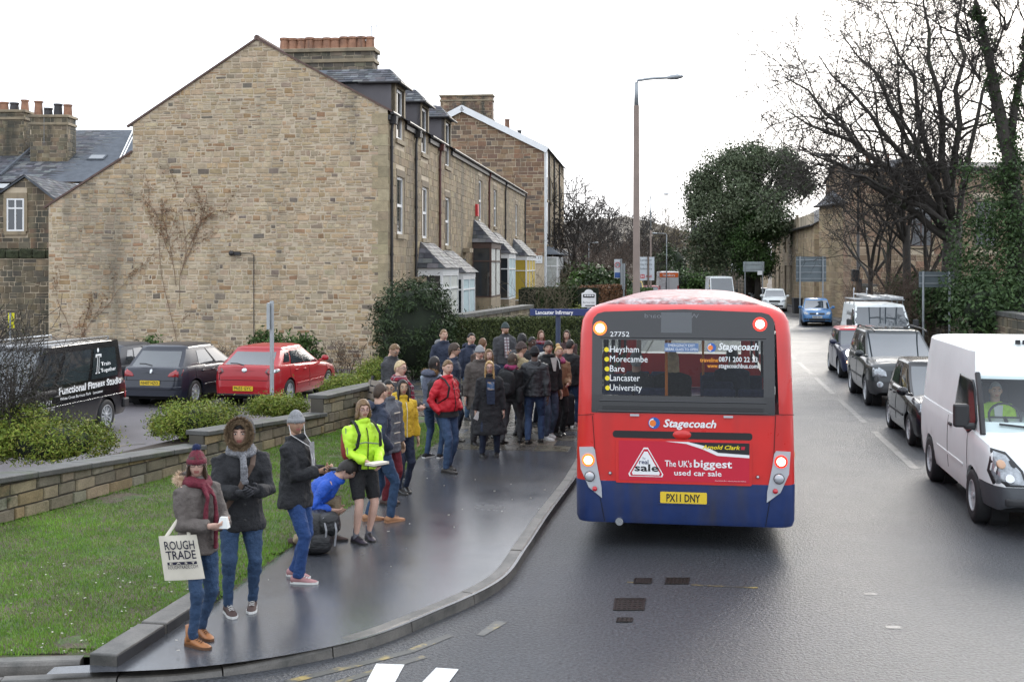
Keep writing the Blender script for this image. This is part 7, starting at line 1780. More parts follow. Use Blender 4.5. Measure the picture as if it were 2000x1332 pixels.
def shoe(parent, p, yaw, k, mat, sole, style='shoe'):
    """p = ankle above the ground; toes along local -Y turned by yaw"""
    m = Matrix.Rotation(yaw, 3, 'Z'); mb = MB(); mb.smooth = True; rs = []
    for y, w, zt, zb in ((.075,.030,.075,.018),(.055,.038,.085,.016),(.0,.040,.088,.016),(-.05,.040,.075,.016),(-.11,.047,.052,.016),(-.155,.045,.042,.016),(-.19,.032,.034,.017),(-.205,.012,.027,.019)):
        if style == 'boot' and y > -.02: zt += .015
        rs.append([p*1+m @ (V(w*math.cos(t), y, 0)*k)+V(0,0,(zb+(zt-zb)*max(0, math.sin(t))**.7)*k) if math.sin(t) >= 0 else p+m @ (V(w*math.cos(t)*1.02, y, 0)*k)+V(0,0,zb*k) for t in [2*math.pi*i/14 for i in range(14)]])
    mb.rings(rs); 
    if style == 'boot': mb.tube([p+m @ V(0,.02,.05)*k, p+m @ (V(0,.022,.10)*k), p+m @ (V(0,.022,.19)*k)], [.044*k,.047*k,.050*k], 12)
    o = mb.build('shoe' if style == 'shoe' else 'boot', mat, parent)
    s = MB(); s.prism([p+m @ (V(x, y, 0)*k)+V(0,0,.001) for x, y in ((.030,.078),(.042,.03),(.041,-.05),(.050,-.11),(.046,-.165),(.02,-.21),(-.02,-.21),(-.046,-.165),(-.050,-.11),(-.041,-.05),(-.042,.03),(-.030,.078))][::-1], V(0,0,.022*k)); s.build('sole', sole, o)
    lc = MB()
    for y in (-.04,-.065,-.09,-.112): z = interp([(-.12,.052),(-.05,.078),(0,.09)], y)+.004; lc.tube([p+m @ (V(-.022,y,0)*k)+V(0,0,z*k*.93), p+m @ (V(0,y-.005,0)*k)+V(0,0,(z+.006)*k), p+m @ (V(.022,y,0)*k)+V(0,0,z*k*.93)], .004*k, 4)
    lc.build('laces', sole, o); return o
GEAR = []
def person(loc, yaw, h, label, top, legs, shoes, skin='fair', hair=('short','brown'), head=(0,0), arms=('down','down'), stance=(.10,.0,0), hem=.50, hat=None, glasses=None, flare=1.0, slim=1.0, build=1.0,
           bulk=.012, sole=None, collar=None, scarf=None, sleeves=None, seat=None, bare=None, vox=.016, hood=None, lean=0.0, group='people waiting at the bus stop', shoe_style='shoe', zipc=None, extra=None, shorts=None, lower=None, belly=0.0, feet=None, twist=0.0, gloves=None):
    """one figure: body mesh (head, neck, hands, limbs) with clothes as children; faces -Y turned by yaw (radians)"""
    T = empty('person', loc, yaw, label, 'person', group); k = h/1.75; B_ = build
    pel = V(0,0,.52*h); drop = 0.0
    if seat: pel = V(0, 0, seat)
    ln = Matrix.Rotation(lean, 3, 'X')      # leaning forward (positive) about the hips
    up = lambda x, y, z: pel+ln @ (Matrix.Rotation(twist*smoothstep((z-.55)/.2), 3, 'Z') @ V(x*h, y*h, (z-.52)*h))
    sh = {s: up(s*.099*B_, .004, .797) for s in (-1, 1)}; bulk *= .62
    neck, C = up(0,.004,.845), up(0,-.012,.932)
    hr = Matrix.Rotation(twist, 3, 'Z') @ Matrix.Rotation(head[0], 3, 'Z') @ Matrix.Rotation(head[1]+lean*.5, 3, 'X')
    C = neck+hr @ V(0,-.016*h,.087*h)
    bm_ = MB(); bm_.smooth = True
    head_mesh(bm_, C, hr, k)
    bm_.tube([up(0,.004,.79), neck, C+hr @ V(0,.012*h,-.035*h)], [.042*h,.034*h,.034*h], 12)
    # arms
    joints = {}
    for s, a in zip((-1, 1), arms):       # -1 = right hand, 1 = left hand
        if isinstance(a, str):
            a = {'down': (.150,-.015,.455), 'pocket': (.125,-.045,.535), 'front': (.035,-.165,.585), 'low': (.06,-.15,.50), 'hold': (.05,-.17,.635), 'chest': (.03,-.15,.70), 'phone': (.02,-.175,.66), 'swing': (.135,-.10,.47), 'wheel': (.07,-.26,.66), 'back': (.14,.05,.46)}[a]
        tgt = V(s*a[1], a[2], a[3]) if a[0] == 'w' else up(s*a[0], a[1], a[2]); pole = V(s*.55, .75, -.35)
        el, wr = ik(sh[s], tgt, .172*h, .150*h, pole); joints[s] = (el, wr)
        if not (isinstance(arms[0 if s < 0 else 1], str) and arms[0 if s < 0 else 1] == 'pocket'):
            d = (wr-el).normalized(); bm_.tube([sh[s], el, wr], [.026*h,.020*h,.0145*h], 8)
            tp = V(-s,0,-.3) if abs(d.z) > .6 else V(-s*.35,0,1) if False else V(-s*.8,.0,.5)
            hm = bm_
            if gloves: hm = MB(); hm.smooth = True
            hand(hm, wr, d, s, h*(1.12 if gloves else 1.0), curl=.75 if abs(d.z) < .6 else .45, palm=tp)
            if gloves: hm.build('glove', gloves, T)
    # legs
    st, str_, tw = stance; ft = {}
    for s in (-1, 1):
        hp = pel+V(s*.052*h, 0, -.01*h)
        if feet: fx, fy = feet[0 if s < 0 else 1][:2]; fz = feet[0 if s < 0 else 1][2] if len(feet[0 if s < 0 else 1]) > 2 else .0
        else: fx, fy, fz = s*st*.5*h, (str_ if s > 0 else -str_)*h, 0
        an = V(fx, fy, .055*h+fz); kn, an2 = ik(hp, an, .245*h, .232*h, V(s*.12+ (math.sin(tw)*.5), -1, .0)); ft[s] = (hp, kn, an)
        bm_.tube([hp, hp.lerp(kn,.5), kn, kn.lerp(an,.35), an, an-V(0,0,.03*h)], [x_*h*(1 if shorts else .55) for x_ in (.046,.040,.030,.030,.018,.02)], 10)
    bm_.tube([pel, up(0,.0,.62), up(0,0,.74), up(0,0,.80)], [.06*h,.055*h,.06*h,.04*h], 10)
    for s in (-1, 1): bm_.tube([up(0,0,.79), sh[s]], .03*h, 8)
    bm_.build('body', [skin_mat(skin), m_lip, m_eyew, hair_mat('dark') if hair[1] not in ('blonde','platinum','ginger','light') else hair_mat('light')], T)
    # trousers
    def legset(mb, k1, z_end=0.0, thick=1.0):
        mb.rings([ell(pel+V(0,.004*h,.075*h), .090*h*B_, .066*h), ell(pel+V(0,.006*h,.03*h), .098*h*B_, .074*h), ell(pel+V(0,.006*h,-.02*h), .100*h*B_, .076*h), ell(pel+V(0,.0,-.05*h), .085*h*B_, .06*h)])
        for s in (-1, 1):
            hp, kn, an = ft[s]; an_ = an+V(0,0,-.018*h)
            mb.tube([hp+V(0,0,.02*h), hp.lerp(kn,.35), hp.lerp(kn,.75), kn, kn.lerp(an_,.3), kn.lerp(an_,.7), an_], [.054*h*thick*B_,.052*h*thick*B_,.043*h*thick,.038*h*thick,.039*h*k1,.034*h*k1,.031*h*k1], 12)
    tr = MB()
    if shorts:
        tr.rings([ell(pel+V(0,.004*h,.075*h), .092*h*B_, .068*h), ell(pel+V(0,.006*h,.0), .104*h*B_, .08*h), ell(pel+V(0,.0,-.05*h), .09*h*B_, .06*h)])
        for s in (-1, 1): hp, kn, an = ft[s]; tr.tube([hp+V(0,0,.02*h), hp.lerp(kn,.4), hp.lerp(kn,.86)], [.056*h*B_,.054*h*B_,.046*h], 12)
        weld(tr.build('shorts', legs, T), vox, 4, .006, .003)
    else:
        legset(tr, slim); weld(tr.build('trousers', legs, T), vox, 3, .018*(2-slim), .012)
    # coat or jacket
    ck = bulk/.012; a = .0; J = MB(); hz = hem
    def ring(z, wa, wb, dy=.0): return [up(0,0,0)*0+p for p in [pel+ln @ (Matrix.Rotation(twist*smoothstep((z-.55)/.2), 3, 'Z') @ V(wa*h*math.cos(t), wb*h*math.sin(t)+dy*h, (z-.52)*h)) for t in [2*math.pi*i/18 for i in range(18)]]]
    bb_ = bulk; lev = []
    if hz < .50: lev += [(hz, .110*flare, .085*flare, .005), (lerp(hz,.5,.5), .110*lerp(flare,1,.5), .084*lerp(flare,1,.5), .005)]
    else: lev += [(hz, .100, .076, .004)]
    lev += [(.53,.099,.076,.004),(.60,.088+belly*.2,.073+belly*.6,.003-belly*.3),(.67,.098,.076+belly*.3,.002-belly*.2),(.735,.104,.076,.0),(.780,.100,.068,.004),(.808,.080,.054,.006),(.832,.054,.044,.006),(.845,.040,.040,.006)]
    J.rings([ring(z, (wa*B_+bb_), wb+bb_, dy) for z, wa, wb, dy in lev])
    if collar is not None: J.tube([up(.046*math.cos(t), .006+.046*math.sin(t), .846+.010*(-math.sin(t))) for t in [i*2*math.pi/14 for i in range(15)]], .0165*h*collar, 8)
    SL = MB() if sleeves else J
    for s in (-1, 1):
        el, wr = joints[s]; e2 = el.lerp(wr, .5)
        SL.tube([sh[s].lerp(up(0,0,.80),.25), sh[s]+V(0,0,-.004*h), sh[s].lerp(el,.5), el, e2, el.lerp(wr,.93)], [(.028+bb_)*h,(.034+bb_)*h,(.031+bb_*.9)*h,(.028+bb_*.85)*h,(.026+bb_*.8)*h,(.0225+bb_*.7)*h], 12)
    if sleeves: weld(SL.build('sleeves', sleeves, T), vox, 4, .022, .012)
    jo = weld(J.build('coat' if hem < .46 else 'jacket', top, T), vox, 4, .026, .014)
    if lower:  # band of another colour round the hem
        lb = MB(); lb.rings([ring(z, (wa*B_+bb_)+.006, wb+bb_+.006, dy) for z, wa, wb, dy in lev if z <= lower[1]] + [ring(lower[1], interp([(l[0],l[1]) for l in lev], lower[1])*B_+bb_+.006, interp([(l[0],l[2]) for l in lev], lower[1])+bb_+.006, .003)], True, False, False); lb.smooth = True; weld_ = lb.build('hem_band', lower[0], jo, smooth=True)
    if zipc is not None:
        zz = MB(); zz.tube([pel+ln @ (Matrix.Rotation(twist*smoothstep((z-.55)/.2), 3, 'Z') @ V(0, -(wb+bb_+.004)*h+dy*h, (z-.52)*h)) for z, wa, wb, dy in lev if z < .83], .006, 5); zz.build('zip', zipc, jo)
    if scarf:
        sc = MB()
        for i, (z, rr_, th) in enumerate(((.838,.060,.026),(.852,.052,.024))): sc.tube([up(rr_*math.cos(t)*1.0, .0+rr_*.95*math.sin(t), z+.006*math.sin(t*2+i)-.008*math.cos(t+1.6)) for t in [j*2*math.pi/16 for j in range(17)]], th*h*.9, 8, cap=False)
        if scarf[1]:
            for sx, e in scarf[1]: sc.tube([up(sx*.3,-.055,.835), up(sx*.7,-.105-bb_,.77), up(sx,-.100-bb_-belly,.68), up(sx*1.05,-.098-bb_,e)], [(.024*h,.014*h)]*3+[(.030*h,.012*h)], 8)
        weld(sc.build('scarf', scarf[0], T), vox*.8, 2, .014, .010)
    # shoes
    if bare is not None:
        for s in (-1, 1):
            sk_ = MB(); an = ft[s][2]; sk_.tube([an+V(0,0,.045*h), an, an-V(0,0,.03*h)], [.0225*h,.0215*h,.022*h], 10); sk_.build('sock', bare, T)
    for s in (-1, 1):
        an = ft[s][2]; shoe(T, V(an.x, an.y, an.z-.055*h), tw*s*.5-s*R(10)*(1 if not feet else .3), k, shoes, sole or m_soled, shoe_style)
    # head wear
    hm = hair_mat(hair[1])
    sd_ = int(abs(loc[0]*97+loc[1]*31)) % 50
    if hair[0]: make_hair(T, C, hr, k, hair[0], hm, seed=sd_)
    if hat: beanie(T, C, hr, k, *hat)
    if glasses: spectacles(T, C, hr, k, glasses if glasses is not True else None)
    if hood == 'down' or (isinstance(hood, tuple) and hood[0] == 'down'):
        hm2 = MB(); hm2.tube([up(.06*math.sin(t), .055+.03*math.cos(t*.5), .835+.012*math.cos(t)) for t in [R(x) for x in range(-110,111,20)]], [.018*h,.026*h,.032*h,.036*h,.038*h,.040*h,.040*h,.038*h,.036*h,.032*h,.026*h,.018*h][:12], 8)
        weld(hm2.build('hood', hood[1] if isinstance(hood, tuple) else top, T), vox, 3, .012, .006)
        if isinstance(hood, tuple) and len(hood) > 2: fur_ring(T, [up(.078*math.sin(t), .055+.035*math.cos(t), .848+.018*math.cos(t)) for t in [R(x) for x in range(-150,151,15)]], .03, hood[2], 900, L=.05)
    ctx = dict(T=T, up=up, C=C, hr=hr, h=h, k=k, wr={s: joints[s][1] for s in joints}, el={s: joints[s][0] for s in joints}, ft=ft, sh=sh, loc=Vector(loc), yaw=yaw, pel=pel)
    return ctx
m_soled = M('dark_sole', (.02,.018,.016), .7); m_solew = M('white_sole', (.62,.61,.58), .6)
def gear(name, ctx, label, cat, group=None):
    return empty(name, ctx['loc'], ctx['yaw'], label, cat, group)
def backpack(ctx, label, main, trim, size=(.30,.17,.44), z=.70, off=.085, group='rucksacks worn by people waiting', on=True):
    e = gear('backpack', ctx, label, 'backpack', group); u = ctx['up']; h = ctx['h']; c = u(0, off+size[1]/2/h*.0, z); R3 = Matrix.Identity(3); back = (u(0,1,z)-u(0,0,z)).normalized(); rt = (u(1,0,z)-u(0,0,z)).normalized(); upv = (u(0,0,z+.1)-u(0,0,z)).normalized()
    def BX(mb, cx, cy, cz, sx, sy, sz, n=10):
        rs = []
        for i in range(n+1):
            t = i/n*2-1; s = (1-abs(t)**3.5)**.38; zz = cz+t*sz/2
            rs.append([c+rt*(cx+sx/2*s*math.copysign(abs(math.cos(a))**.6, math.cos(a)))+back*(cy+sy/2*s*math.copysign(abs(math.sin(a))**.6, math.sin(a)))+upv*zz for a in [2*math.pi*j/20 for j in range(20)]])
        mb.smooth = True; mb.rings(rs)
    b = MB(); BX(b, 0, size[1]/2, 0, size[0], size[1], size[2]); mo = b.build('main_compartment', main, e)
    b = MB(); BX(b, 0, size[1]*.95, -size[2]*.17, size[0]*.78, size[1]*.5, size[2]*.5); b.build('front_pocket', trim, e)
    b = MB(); b.tube([c+back*(size[1]*1.19)-rt*size[0]*.3-upv*size[2]*.02, c+back*(size[1]*1.22)-upv*size[2]*.0, c+back*(size[1]*1.19)+rt*size[0]*.3-upv*size[2]*.02], .006, 5); b.build('pocket_zip', m_ink, e)
    if on:
        for s in (-1, 1):
            b = MB(); b.tube([u(s*.06,off,.80), u(s*.068,.02,.853), u(s*.075,-.05,.828), u(s*.08,-.112,.77), u(s*.092,-.10,.68), u(s*.10,.0,.62), u(s*.06,off,.60)], [(.020,.008)]*7, 6, flat=V(1,0,0)); b.build('strap', trim, e)
    b = MB(); b.tube([c+upv*size[2]*.5-rt*.04, c+upv*(size[2]*.5+.05), c+upv*size[2]*.5+rt*.04], .008, 5); b.build('handle', m_ink, e)
    return e
def shoulder_bag(ctx, label, mat, side=1, z=.50, size=(.34,.12,.28), cross=True, dy=.0, cat='bag', strap=None):
    e = gear('shoulder_bag', ctx, label, cat); u = ctx['up']; h = ctx['h']; c = u(side*.15, dy, z); b = MB(); b.smooth = True; rs = []
    for i in range(9):
        t = i/8*2-1; s = (1-abs(t)**4)**.4; rs.append([c+V(size[1]/2*s*math.cos(a), size[0]/2*(.85+.15*s)*math.copysign(abs(math.sin(a))**.6, math.sin(a))*(s**.3), t*size[2]/2) for a in [2*math.pi*j/18 for j in range(18)]])
    b.rings(rs); b.build('bag_body', mat, e); b = MB()
    o = -side if cross else side
    b.tube([c+V(0,-size[0]*.38,size[2]*.4), u(side*.09,-.115,.60), u(o*.02,-.115,.74), u(o*.062,-.04,.842), u(o*.062,.05,.835), u(0,.10,.74), u(side*.10,.09,.60), c+V(0,size[0]*.38,size[2]*.4)], [(.018,.006)]*8, 6, flat=V(1,0,0)); b.build('strap', strap or mat, e)
    return e
# ------------------------------------------------------------------ who stands where
jean = cloth('jeans', (.022,.050,.105)); jean2 = cloth('jeans_light', (.075,.13,.22)); jean3 = cloth('jeans_dark', (.014,.022,.045)); blk = cloth('black', (.008,.008,.009)); blk2 = cloth('softblack', (.013,.013,.015))
navy = cloth('navy', (.020,.027,.050)); grey_ = cloth('greymarl', (.22,.22,.225)); char = cloth('charcoal', (.048,.048,.052)); taupe = cloth('taupe', (.105,.088,.078)); maroon = cloth('maroon', (.115,.010,.022), fine=.3, fs=60)
m_bshoe = M('black_leather', (.012,.011,.011), .35, var=.15); m_tanboot = M('tan_leather', (.32,.13,.045), .5, var=.2, vscale=20); m_brownshoe = M('brown_suede', (.055,.030,.024), .75); m_pink = M('dusty_pink_canvas', (.34,.17,.17), .8); m_tan2 = M('tan_suede', (.36,.18,.09), .7); m_wshoe = M('white_trainer', (.62,.61,.59), .6)
P_ = lambda px, py: G(px, py, PAV)
RD = R
# --- woman with maroon hat and tote
c = person(P_(385,1252), RD(52), 1.60, 'woman in maroon bobble hat, grey coat and maroon scarf with a tote bag', taupe, jean, m_tanboot, 'pale', ('fringe','brown'), (RD(-38),0), ('hold','hold'), (.13,.05,0), .47, (maroon, M('pom_blue', (.012,.02,.07), .9)), M('frame_dark', (.03,.02,.02), .4),
           slim=.78, bulk=.018, collar=1.1, scarf=(maroon, [(.035,.50),(-.03,.60)]), hood=('down', taupe, M('pale_fur', (.52,.38,.26), .9, var=.3, vscale=30)), shoe_style='boot', vox=.011, sole=M('boot_sole', (.10,.045,.02), .7))
e = gear('tote_bag', c, 'cream cotton tote bag printed in black letters on the arm of the woman in maroon', 'tote bag'); el = c['el'][-1]; ctr = V(el.x-.02, el.y-.02, el.z-.25); m_cot = M('cream_cotton', (.62,.57,.47), .9, var=.1, vscale=5, bump=.3, bscale=120)
yw = c['yaw']; rt = (Matrix.Rotation(-yw+RD(12), 3, 'Z') @ V(1,0,0)); fw = V(rt.y, -rt.x, 0); upv = (Z+rt*-.16).normalized()
if True:
    W2, H2_ = .31, .37; o = ctr; mb = MB(); mb.smooth = True; rows = []
    for sgn in (1,-1):
        rows = []
        for i in range(9):
            row = []
            for j in range(9):
                u, v = j/8*2-1, i/8*2-1; bul = .035*(1-u*u)*(1-v*v*.6)*sgn+.008*noise.noise((u*2,v*2,sgn)); row.append(o+rt*u*W2/2*(1+.03*v*-1)+upv*v*H2_/2+fw*(bul+.010))
            rows.append(row)
        mb.rings(rows, False)
    tb = mb.build('bag_body', m_cot, e)
    f = lambda u, v, off=.052: o+rt*u*W2/2+upv*v*H2_/2+fw*off
    m_blkp = M('print_black', (.015,.013,.03), .8, var=0)
    for t, v, w_, hgt in (('ROUGH',.42,.235,.070),('TRADE',-.02,.235,.070)): lettering(t, m_blkp, e, f(-.72,v), rt, upv, w_, hgt, bold=.012)
    b = MB(); b.poly([f(-.72,-.27), f(.78,-.27), f(.78,-.14), f(-.72,-.14)]); b.build('print_bar', m_blkp, e)
    lettering('E  A  S  T', m_cot, e, f(-.6,-.24,.054), rt, upv, .20, .015, bold=.02); lettering('ROUGHTRADE.COM', m_blkp, e, f(-.72,-.45), rt, upv, .235, .028)
    for sg in (1,-1):
        b = MB(); b.tube([o+rt*.09+upv*H2_*.48+fw*.012*sg, el+V(0,0,.05)+rt*.03, el+V(0,0,.055)-rt*.03, o-rt*.09+upv*H2_*.48+fw*.012*sg], [(.014,.004)]*4, 6, flat=rt); b.build('bag_handle', m_cot, e)
w_ = (c['wr'][1]+c['wr'][-1])/2; e = gear('paper_packet', c, 'crumpled white paper packet in the hands of the woman in maroon', 'packet'); b = MB(); b.box(w_+V(0,-.08,.03), (.06,.09,.09), .5, taper=.6); b.build('paper', m_platew, e)
# --- man in black parka with fur hood
c = person(P_(470,1192), RD(18), 1.74, 'young man in black parka with fur-edged hood up and brown bag strap', blk2, jean, m_brownshoe, 'fair', ('mop','black'), (RD(-12),0), ((.03,-.20,.655),(.06,-.19,.66)), (.13,.03,0), .43, slim=.82, bulk=.026, collar=1.2, vox=.012, sole=m_solew,
           scarf=(cloth('stripescarf', (.16,.16,.17), fine=.6, fs=60), [(.01,.70)]), gloves=cloth('greyglove', (.03,.03,.034)), build=1.05)
C, hr, k = c['C'], c['hr'], c['k']; T = c['T']
hs = MB(); hs.smooth = True; rs = []
for i in range(9):
    a = lerp(-60, 176, i/8); rs.append([C+hr @ (V(.122*math.sin(t)*interp([(-60,.96),(0,1.05),(60,1.05),(120,.8),(176,.15)], a), .125*math.sin(R(a))*.95+.0, .155*math.cos(t)*interp([(-60,.96),(0,1.05),(60,1.05),(120,.8),(176,.15)], a)+.0)*k) for t in [2*math.pi*j/24 for j in range(24)]])
hs.rings(rs, True, False, True); hs.build('hood', blk2, T)
fur_ring(T, [C+hr @ (V(.100*math.sin(t), -.085, .004+.130*math.cos(t))*k) for t in [2*math.pi*j/28 for j in range(29)]], .028, M('brown_fur', (.17,.115,.065), .9, var=.5, vscale=40), 3600, L=.034)
bs = MB(); u = c['up']; bs.tube([u(.075,.02,.852), u(.05,-.105,.78), u(-.02,-.128,.66), u(-.10,-.095,.54), u(-.135,-.02,.46)], [(.024,.007)]*5, 6, flat=V(1,0,0)); bs.build('bag_strap', M('brown_webbing', (.075,.045,.03), .8), T)
bt = MB()
for z in (.50,.58,.66,.74): bt.ball(u(.01,-.118-.014,z), .013, 8, 5, (1,.5,1))
bt.build('buttons', m_bshoe, T)
for s in (-1,1):   # pale flash on the trainers
    a = c['ft'][s][2]; b = MB(); b.poly([V(a.x-s*0+(-.045), a.y-.02, .035), V(a.x-.048, a.y-.10, .04), V(a.x-.046, a.y-.06, .03)]); b.build('shoe_flash', m_wshoe, T)
# --- man with grey beanie looking at his phone
c = person(P_(578,1132), RD(72), 1.69, 'young man in grey beanie, black coat and bright blue trousers holding a phone', blk2, cloth('brightblue', (.013,.045,.15)), m_pink, 'tan', ('short','black'), (RD(-44),RD(-2)), ('phone','phone'), (.13,.05,0), .44, (grey_, None), slim=1.0, bulk=.022, collar=1.25, vox=.012, sole=m_solew)
C, hr, k, u = c['C'], c['hr'], c['k'], c['up']; T = c['T']
b = MB()
for s in (-1,1): b.tube([C+hr @ (V(s*.08,-.012,-.012)*k), C+hr @ (V(s*.075,-.06,-.11)*k), u(s*.02,-.10,.80), u(.01*s,-.116,.72), u(.0,-.112,.62)], .004, 5)
b.build('earphone_cord', m_wshoe, T)
lp = MB(); lp.poly([u(-.03,-.105,.825), u(.03,-.105,.825), u(.02,-.118,.66), u(-.02,-.118,.66)]); lp.build('shirt_front', grey_, T)
w_ = (c['wr'][1]+c['wr'][-1])/2; e = gear('phone', c, 'black phone held by the man in the grey beanie', 'phone'); b = MB(); b.box(w_+V(0,-.09,.02), (.075,.13,.028), .2); bevel(b.build('phone_body', m_ink, e), .008)
# --- man crouching over a rucksack
loc = P_(585,1060); yw = RD(84)
c = person(loc, yw, 1.72, 'man in bright blue jacket crouching over a black rucksack', cloth('royal', (.010,.075,.42), .6), cloth('khaki_trousers', (.30,.235,.15)), m_brownshoe, 'fair', ('mop','dark'), (0,RD(16)), (('w',.10,-.40,.40),('w',.12,-.42,.38)), hem=.51, seat=.40, lean=RD(52), feet=((-.12,.02),(.16,-.32)), bulk=.016, collar=1.1, vox=.013)
e = empty('backpack', P_(618,1080), RD(20), 'shiny black rucksack on the pavement under the crouching man', 'backpack'); m_nyl = M('shiny_nylon', (.008,.008,.009), .25, var=.3, vscale=20, bump=.8, bscale=22, bdist=.03)
def lump(mb, c_, s, seed, n=18, m=12):
    rs = []
    for i in range(1, m):
        a = math.pi*i/m-math.pi/2; ring = []
        for j in range(n):
            t = 2*math.pi*j/n; d = V(math.cos(a)*math.cos(t), math.cos(a)*math.sin(t), math.sin(a)); f = 1+.10*noise.noise(d*2.3+V(seed,0,0)); e_ = lambda x: math.copysign(abs(x)**.75, x); ring.append(c_+V(e_(d.x)*s[0], e_(d.y)*s[1], e_(d.z)*s[2])*f)
        rs.append(ring)
    mb.smooth = True; mb.rings(rs)
b = MB(); lump(b, V(0,0,.23), (.19,.15,.24), 1); b.build('main_compartment', m_nyl, e)
b = MB(); lump(b, V(.12,-.08,.33), (.13,.11,.13), 5); b.build('top_pocket', m_nyl, e); b = MB(); lump(b, V(.02,-.14,.14), (.13,.06,.11), 9); b.build('front_pocket', m_nyl, e)
b = MB()
for x in (-.12,.05,.16): b.tube([V(x,-.16,.42), V(x+.02,-.20,.28), V(x+.01,-.16,.10)], [(.012,.004)]*3, 5, flat=V(1,0,0))
b.build('straps', M('strap_grey', (.25,.25,.26), .6), e)
# --- woman in hi-vis jacket
hv = M('cloth_hivis', (.46,.74,.03), .6, var=.10, vscale=6, bump=.3, bscale=120, bdist=.003, emit=None)
c = person(P_(708,1056), RD(34), 1.62, 'woman in bright yellow hi-vis jacket and black knee-length shorts', hv, blk, M('plum_trainer', (.03,.022,.035), .6), 'pale', ('bob','light'), (RD(-8),0), ((.05,-.17,.585),(.03,-.19,.57)), (.12,.02,0), .515, glasses=M('frame_wine', (.10,.01,.03), .3), shorts=True, bare=cloth('grey_sock', (.16,.16,.18)), bulk=.016, collar=1.0, vox=.012, build=1.06, zipc=blk)
u = c['up']; b = MB()
for s in (-1,1):
    sh_, el_, wr_ = c['sh'][s], c['el'][s], c['wr'][s]; o_ = V(s*.052,-.028,0); b.tube([sh_+o_+V(0,0,.02), sh_.lerp(el_,.5)+o_, el_+o_*.9], .006, 5)
b.tube([u(-.10,-.085,.70), u(-.04,-.118,.715), u(.05,-.12,.70), u(.10,-.085,.69)], .007, 5)
b.build('reflective_piping', M('reflective_grey', (.12,.13,.14), .4), c['T'])
lo = MB(); [lo.poly([u(-.115,-.03,.52), u(-.06,-.098,.515), u(-.055,-.10,.575), u(-.117,-.03,.58)])]; lo.build('black_panel', blk, c['T'])
backpack(c, 'red and black rucksack on the hi-vis woman', M('red_nylon', (.22,.02,.015), .6), cloth('pack_black', (.012,.012,.013)), z=.67)
w_ = (c['wr'][1]+c['wr'][-1])/2; e = gear('book', c, 'open pale book in the hands of the hi-vis woman', 'book'); b = MB(); b.box(w_+V(.0,-.10,.01), (.24,.14,.025), .3); b.build('pages', M('paper_pages', (.60,.55,.46), .8), e); b = MB(); b.box(w_+V(.0,-.10,-.008), (.255,.155,.006), .3); b.build('cover', m_ink, e)
# --- group behind her
c = person(P_(741,1018), RD(118), 1.70, 'brown-haired man in navy jacket turned away behind the hi-vis woman', navy, jean, m_tan2, 'fair', ('short','brown'), (RD(20),0), ('pocket','pocket'), (.13,.06,0), .49, bulk=.016, collar=1.2, sole=m_tan2, vox=.014, slim=.95, hood='down')
c = person(P_(758,983), RD(48), 1.64, 'man with glasses in grey duffle coat and dark red trousers', cloth('duffle', (.10,.105,.12)), cloth('red_trousers', (.13,.012,.02)), m_brownshoe, 'east', ('short','black'), (RD(-30),0), ('pocket','down'), (.12,.03,0), .42, glasses=True, bulk=.018, collar=1.1, vox=.014)
u = c['up']
for z in (.50,.58,.66,.74): b = MB(); b.tube([u(-.03,-.108,z), u(.03,-.11,z+.004)], .009, 6); b.build('toggle', M('toggle_horn', (.42,.36,.28), .5), c['T'])
c = person(P_(786,962), RD(34), 1.57, 'woman in mustard yellow jacket with very long dark hair', cloth('mustard', (.56,.36,.022)), jean3, m_bshoe, 'east', ('verylong','dark'), (RD(-12),0), ('down','down'), (.10,.03,0), .50, slim=.80, bulk=.018, collar=1.2, shoe_style='boot', vox=.014, hood='down', zipc=M('cream_cord', (.6,.55,.4), .8))
tart = M('tartan_wool', (.20,.02,.03), .9, var=0, obj=True, bump=.4, bscale=90)
def plaid(m, cols):
    t = m.node_tree; b = t.nodes['Principled BSDF']; L = t.links.new; tc = _n(t, 'ShaderNodeTexCoord'); sx = _n(t, 'ShaderNodeSeparateXYZ'); L(tc.outputs['Object'], sx.inputs[0])
    def band(o, f, th):
        a = _n(t, 'ShaderNodeMath', operation='MULTIPLY'); L(o, a.inputs[0]); a.inputs[1].default_value = f
        s = _n(t, 'ShaderNodeMath', operation='SINE'); L(a.outputs[0], s.inputs[0]); g = _n(t, 'ShaderNodeMath', operation='GREATER_THAN'); L(s.outputs[0], g.inputs[0]); g.inputs[1].default_value = th; return g.outputs[0]
    cur = None
    ad = _n(t, 'ShaderNodeMath', operation='ADD'); L(sx.outputs[0], ad.inputs[0]); L(sx.outputs[1], ad.inputs[1])
    base = _n(t, 'ShaderNodeRGB'); base.outputs[0].default_value = (*cols[0], 1); cur = base.outputs[0]
    for o, f, th, cc in ((ad.outputs[0], 90, .2, cols[1]), (sx.outputs[2], 90, .2, cols[1]), (ad.outputs[0], 90, .93, cols[2]), (sx.outputs[2], 90, .93, cols[2])):
        x = _n(t, 'ShaderNodeMix', data_type='RGBA'); h = _n(t, 'ShaderNodeMath', operation='MULTIPLY'); L(band(o, f, th), h.inputs[0]); h.inputs[1].default_value = .6; L(h.outputs[0], x.inputs[0]); L(cur, x.inputs[6]); x.inputs[7].default_value = (*cc, 1); cur = x.outputs[2]
    L(cur, b.inputs['Base Color']); return m
plaid(tart, ((.24,.016,.03), (.03,.02,.05), (.5,.4,.38)))
c = person(P_(780,926), RD(62), 1.72, 'blonde woman in glasses and red tartan scarf by the bench', char, jean3, m_bshoe, 'pale', ('short','platinum'), (RD(0),0), ((.05,-.19,.60),(.04,-.20,.60)), (.11,.03,0), .46, glasses=True, scarf=(tart, [(.04,.62)]), bulk=.020, shoe_style='boot', vox=.014)
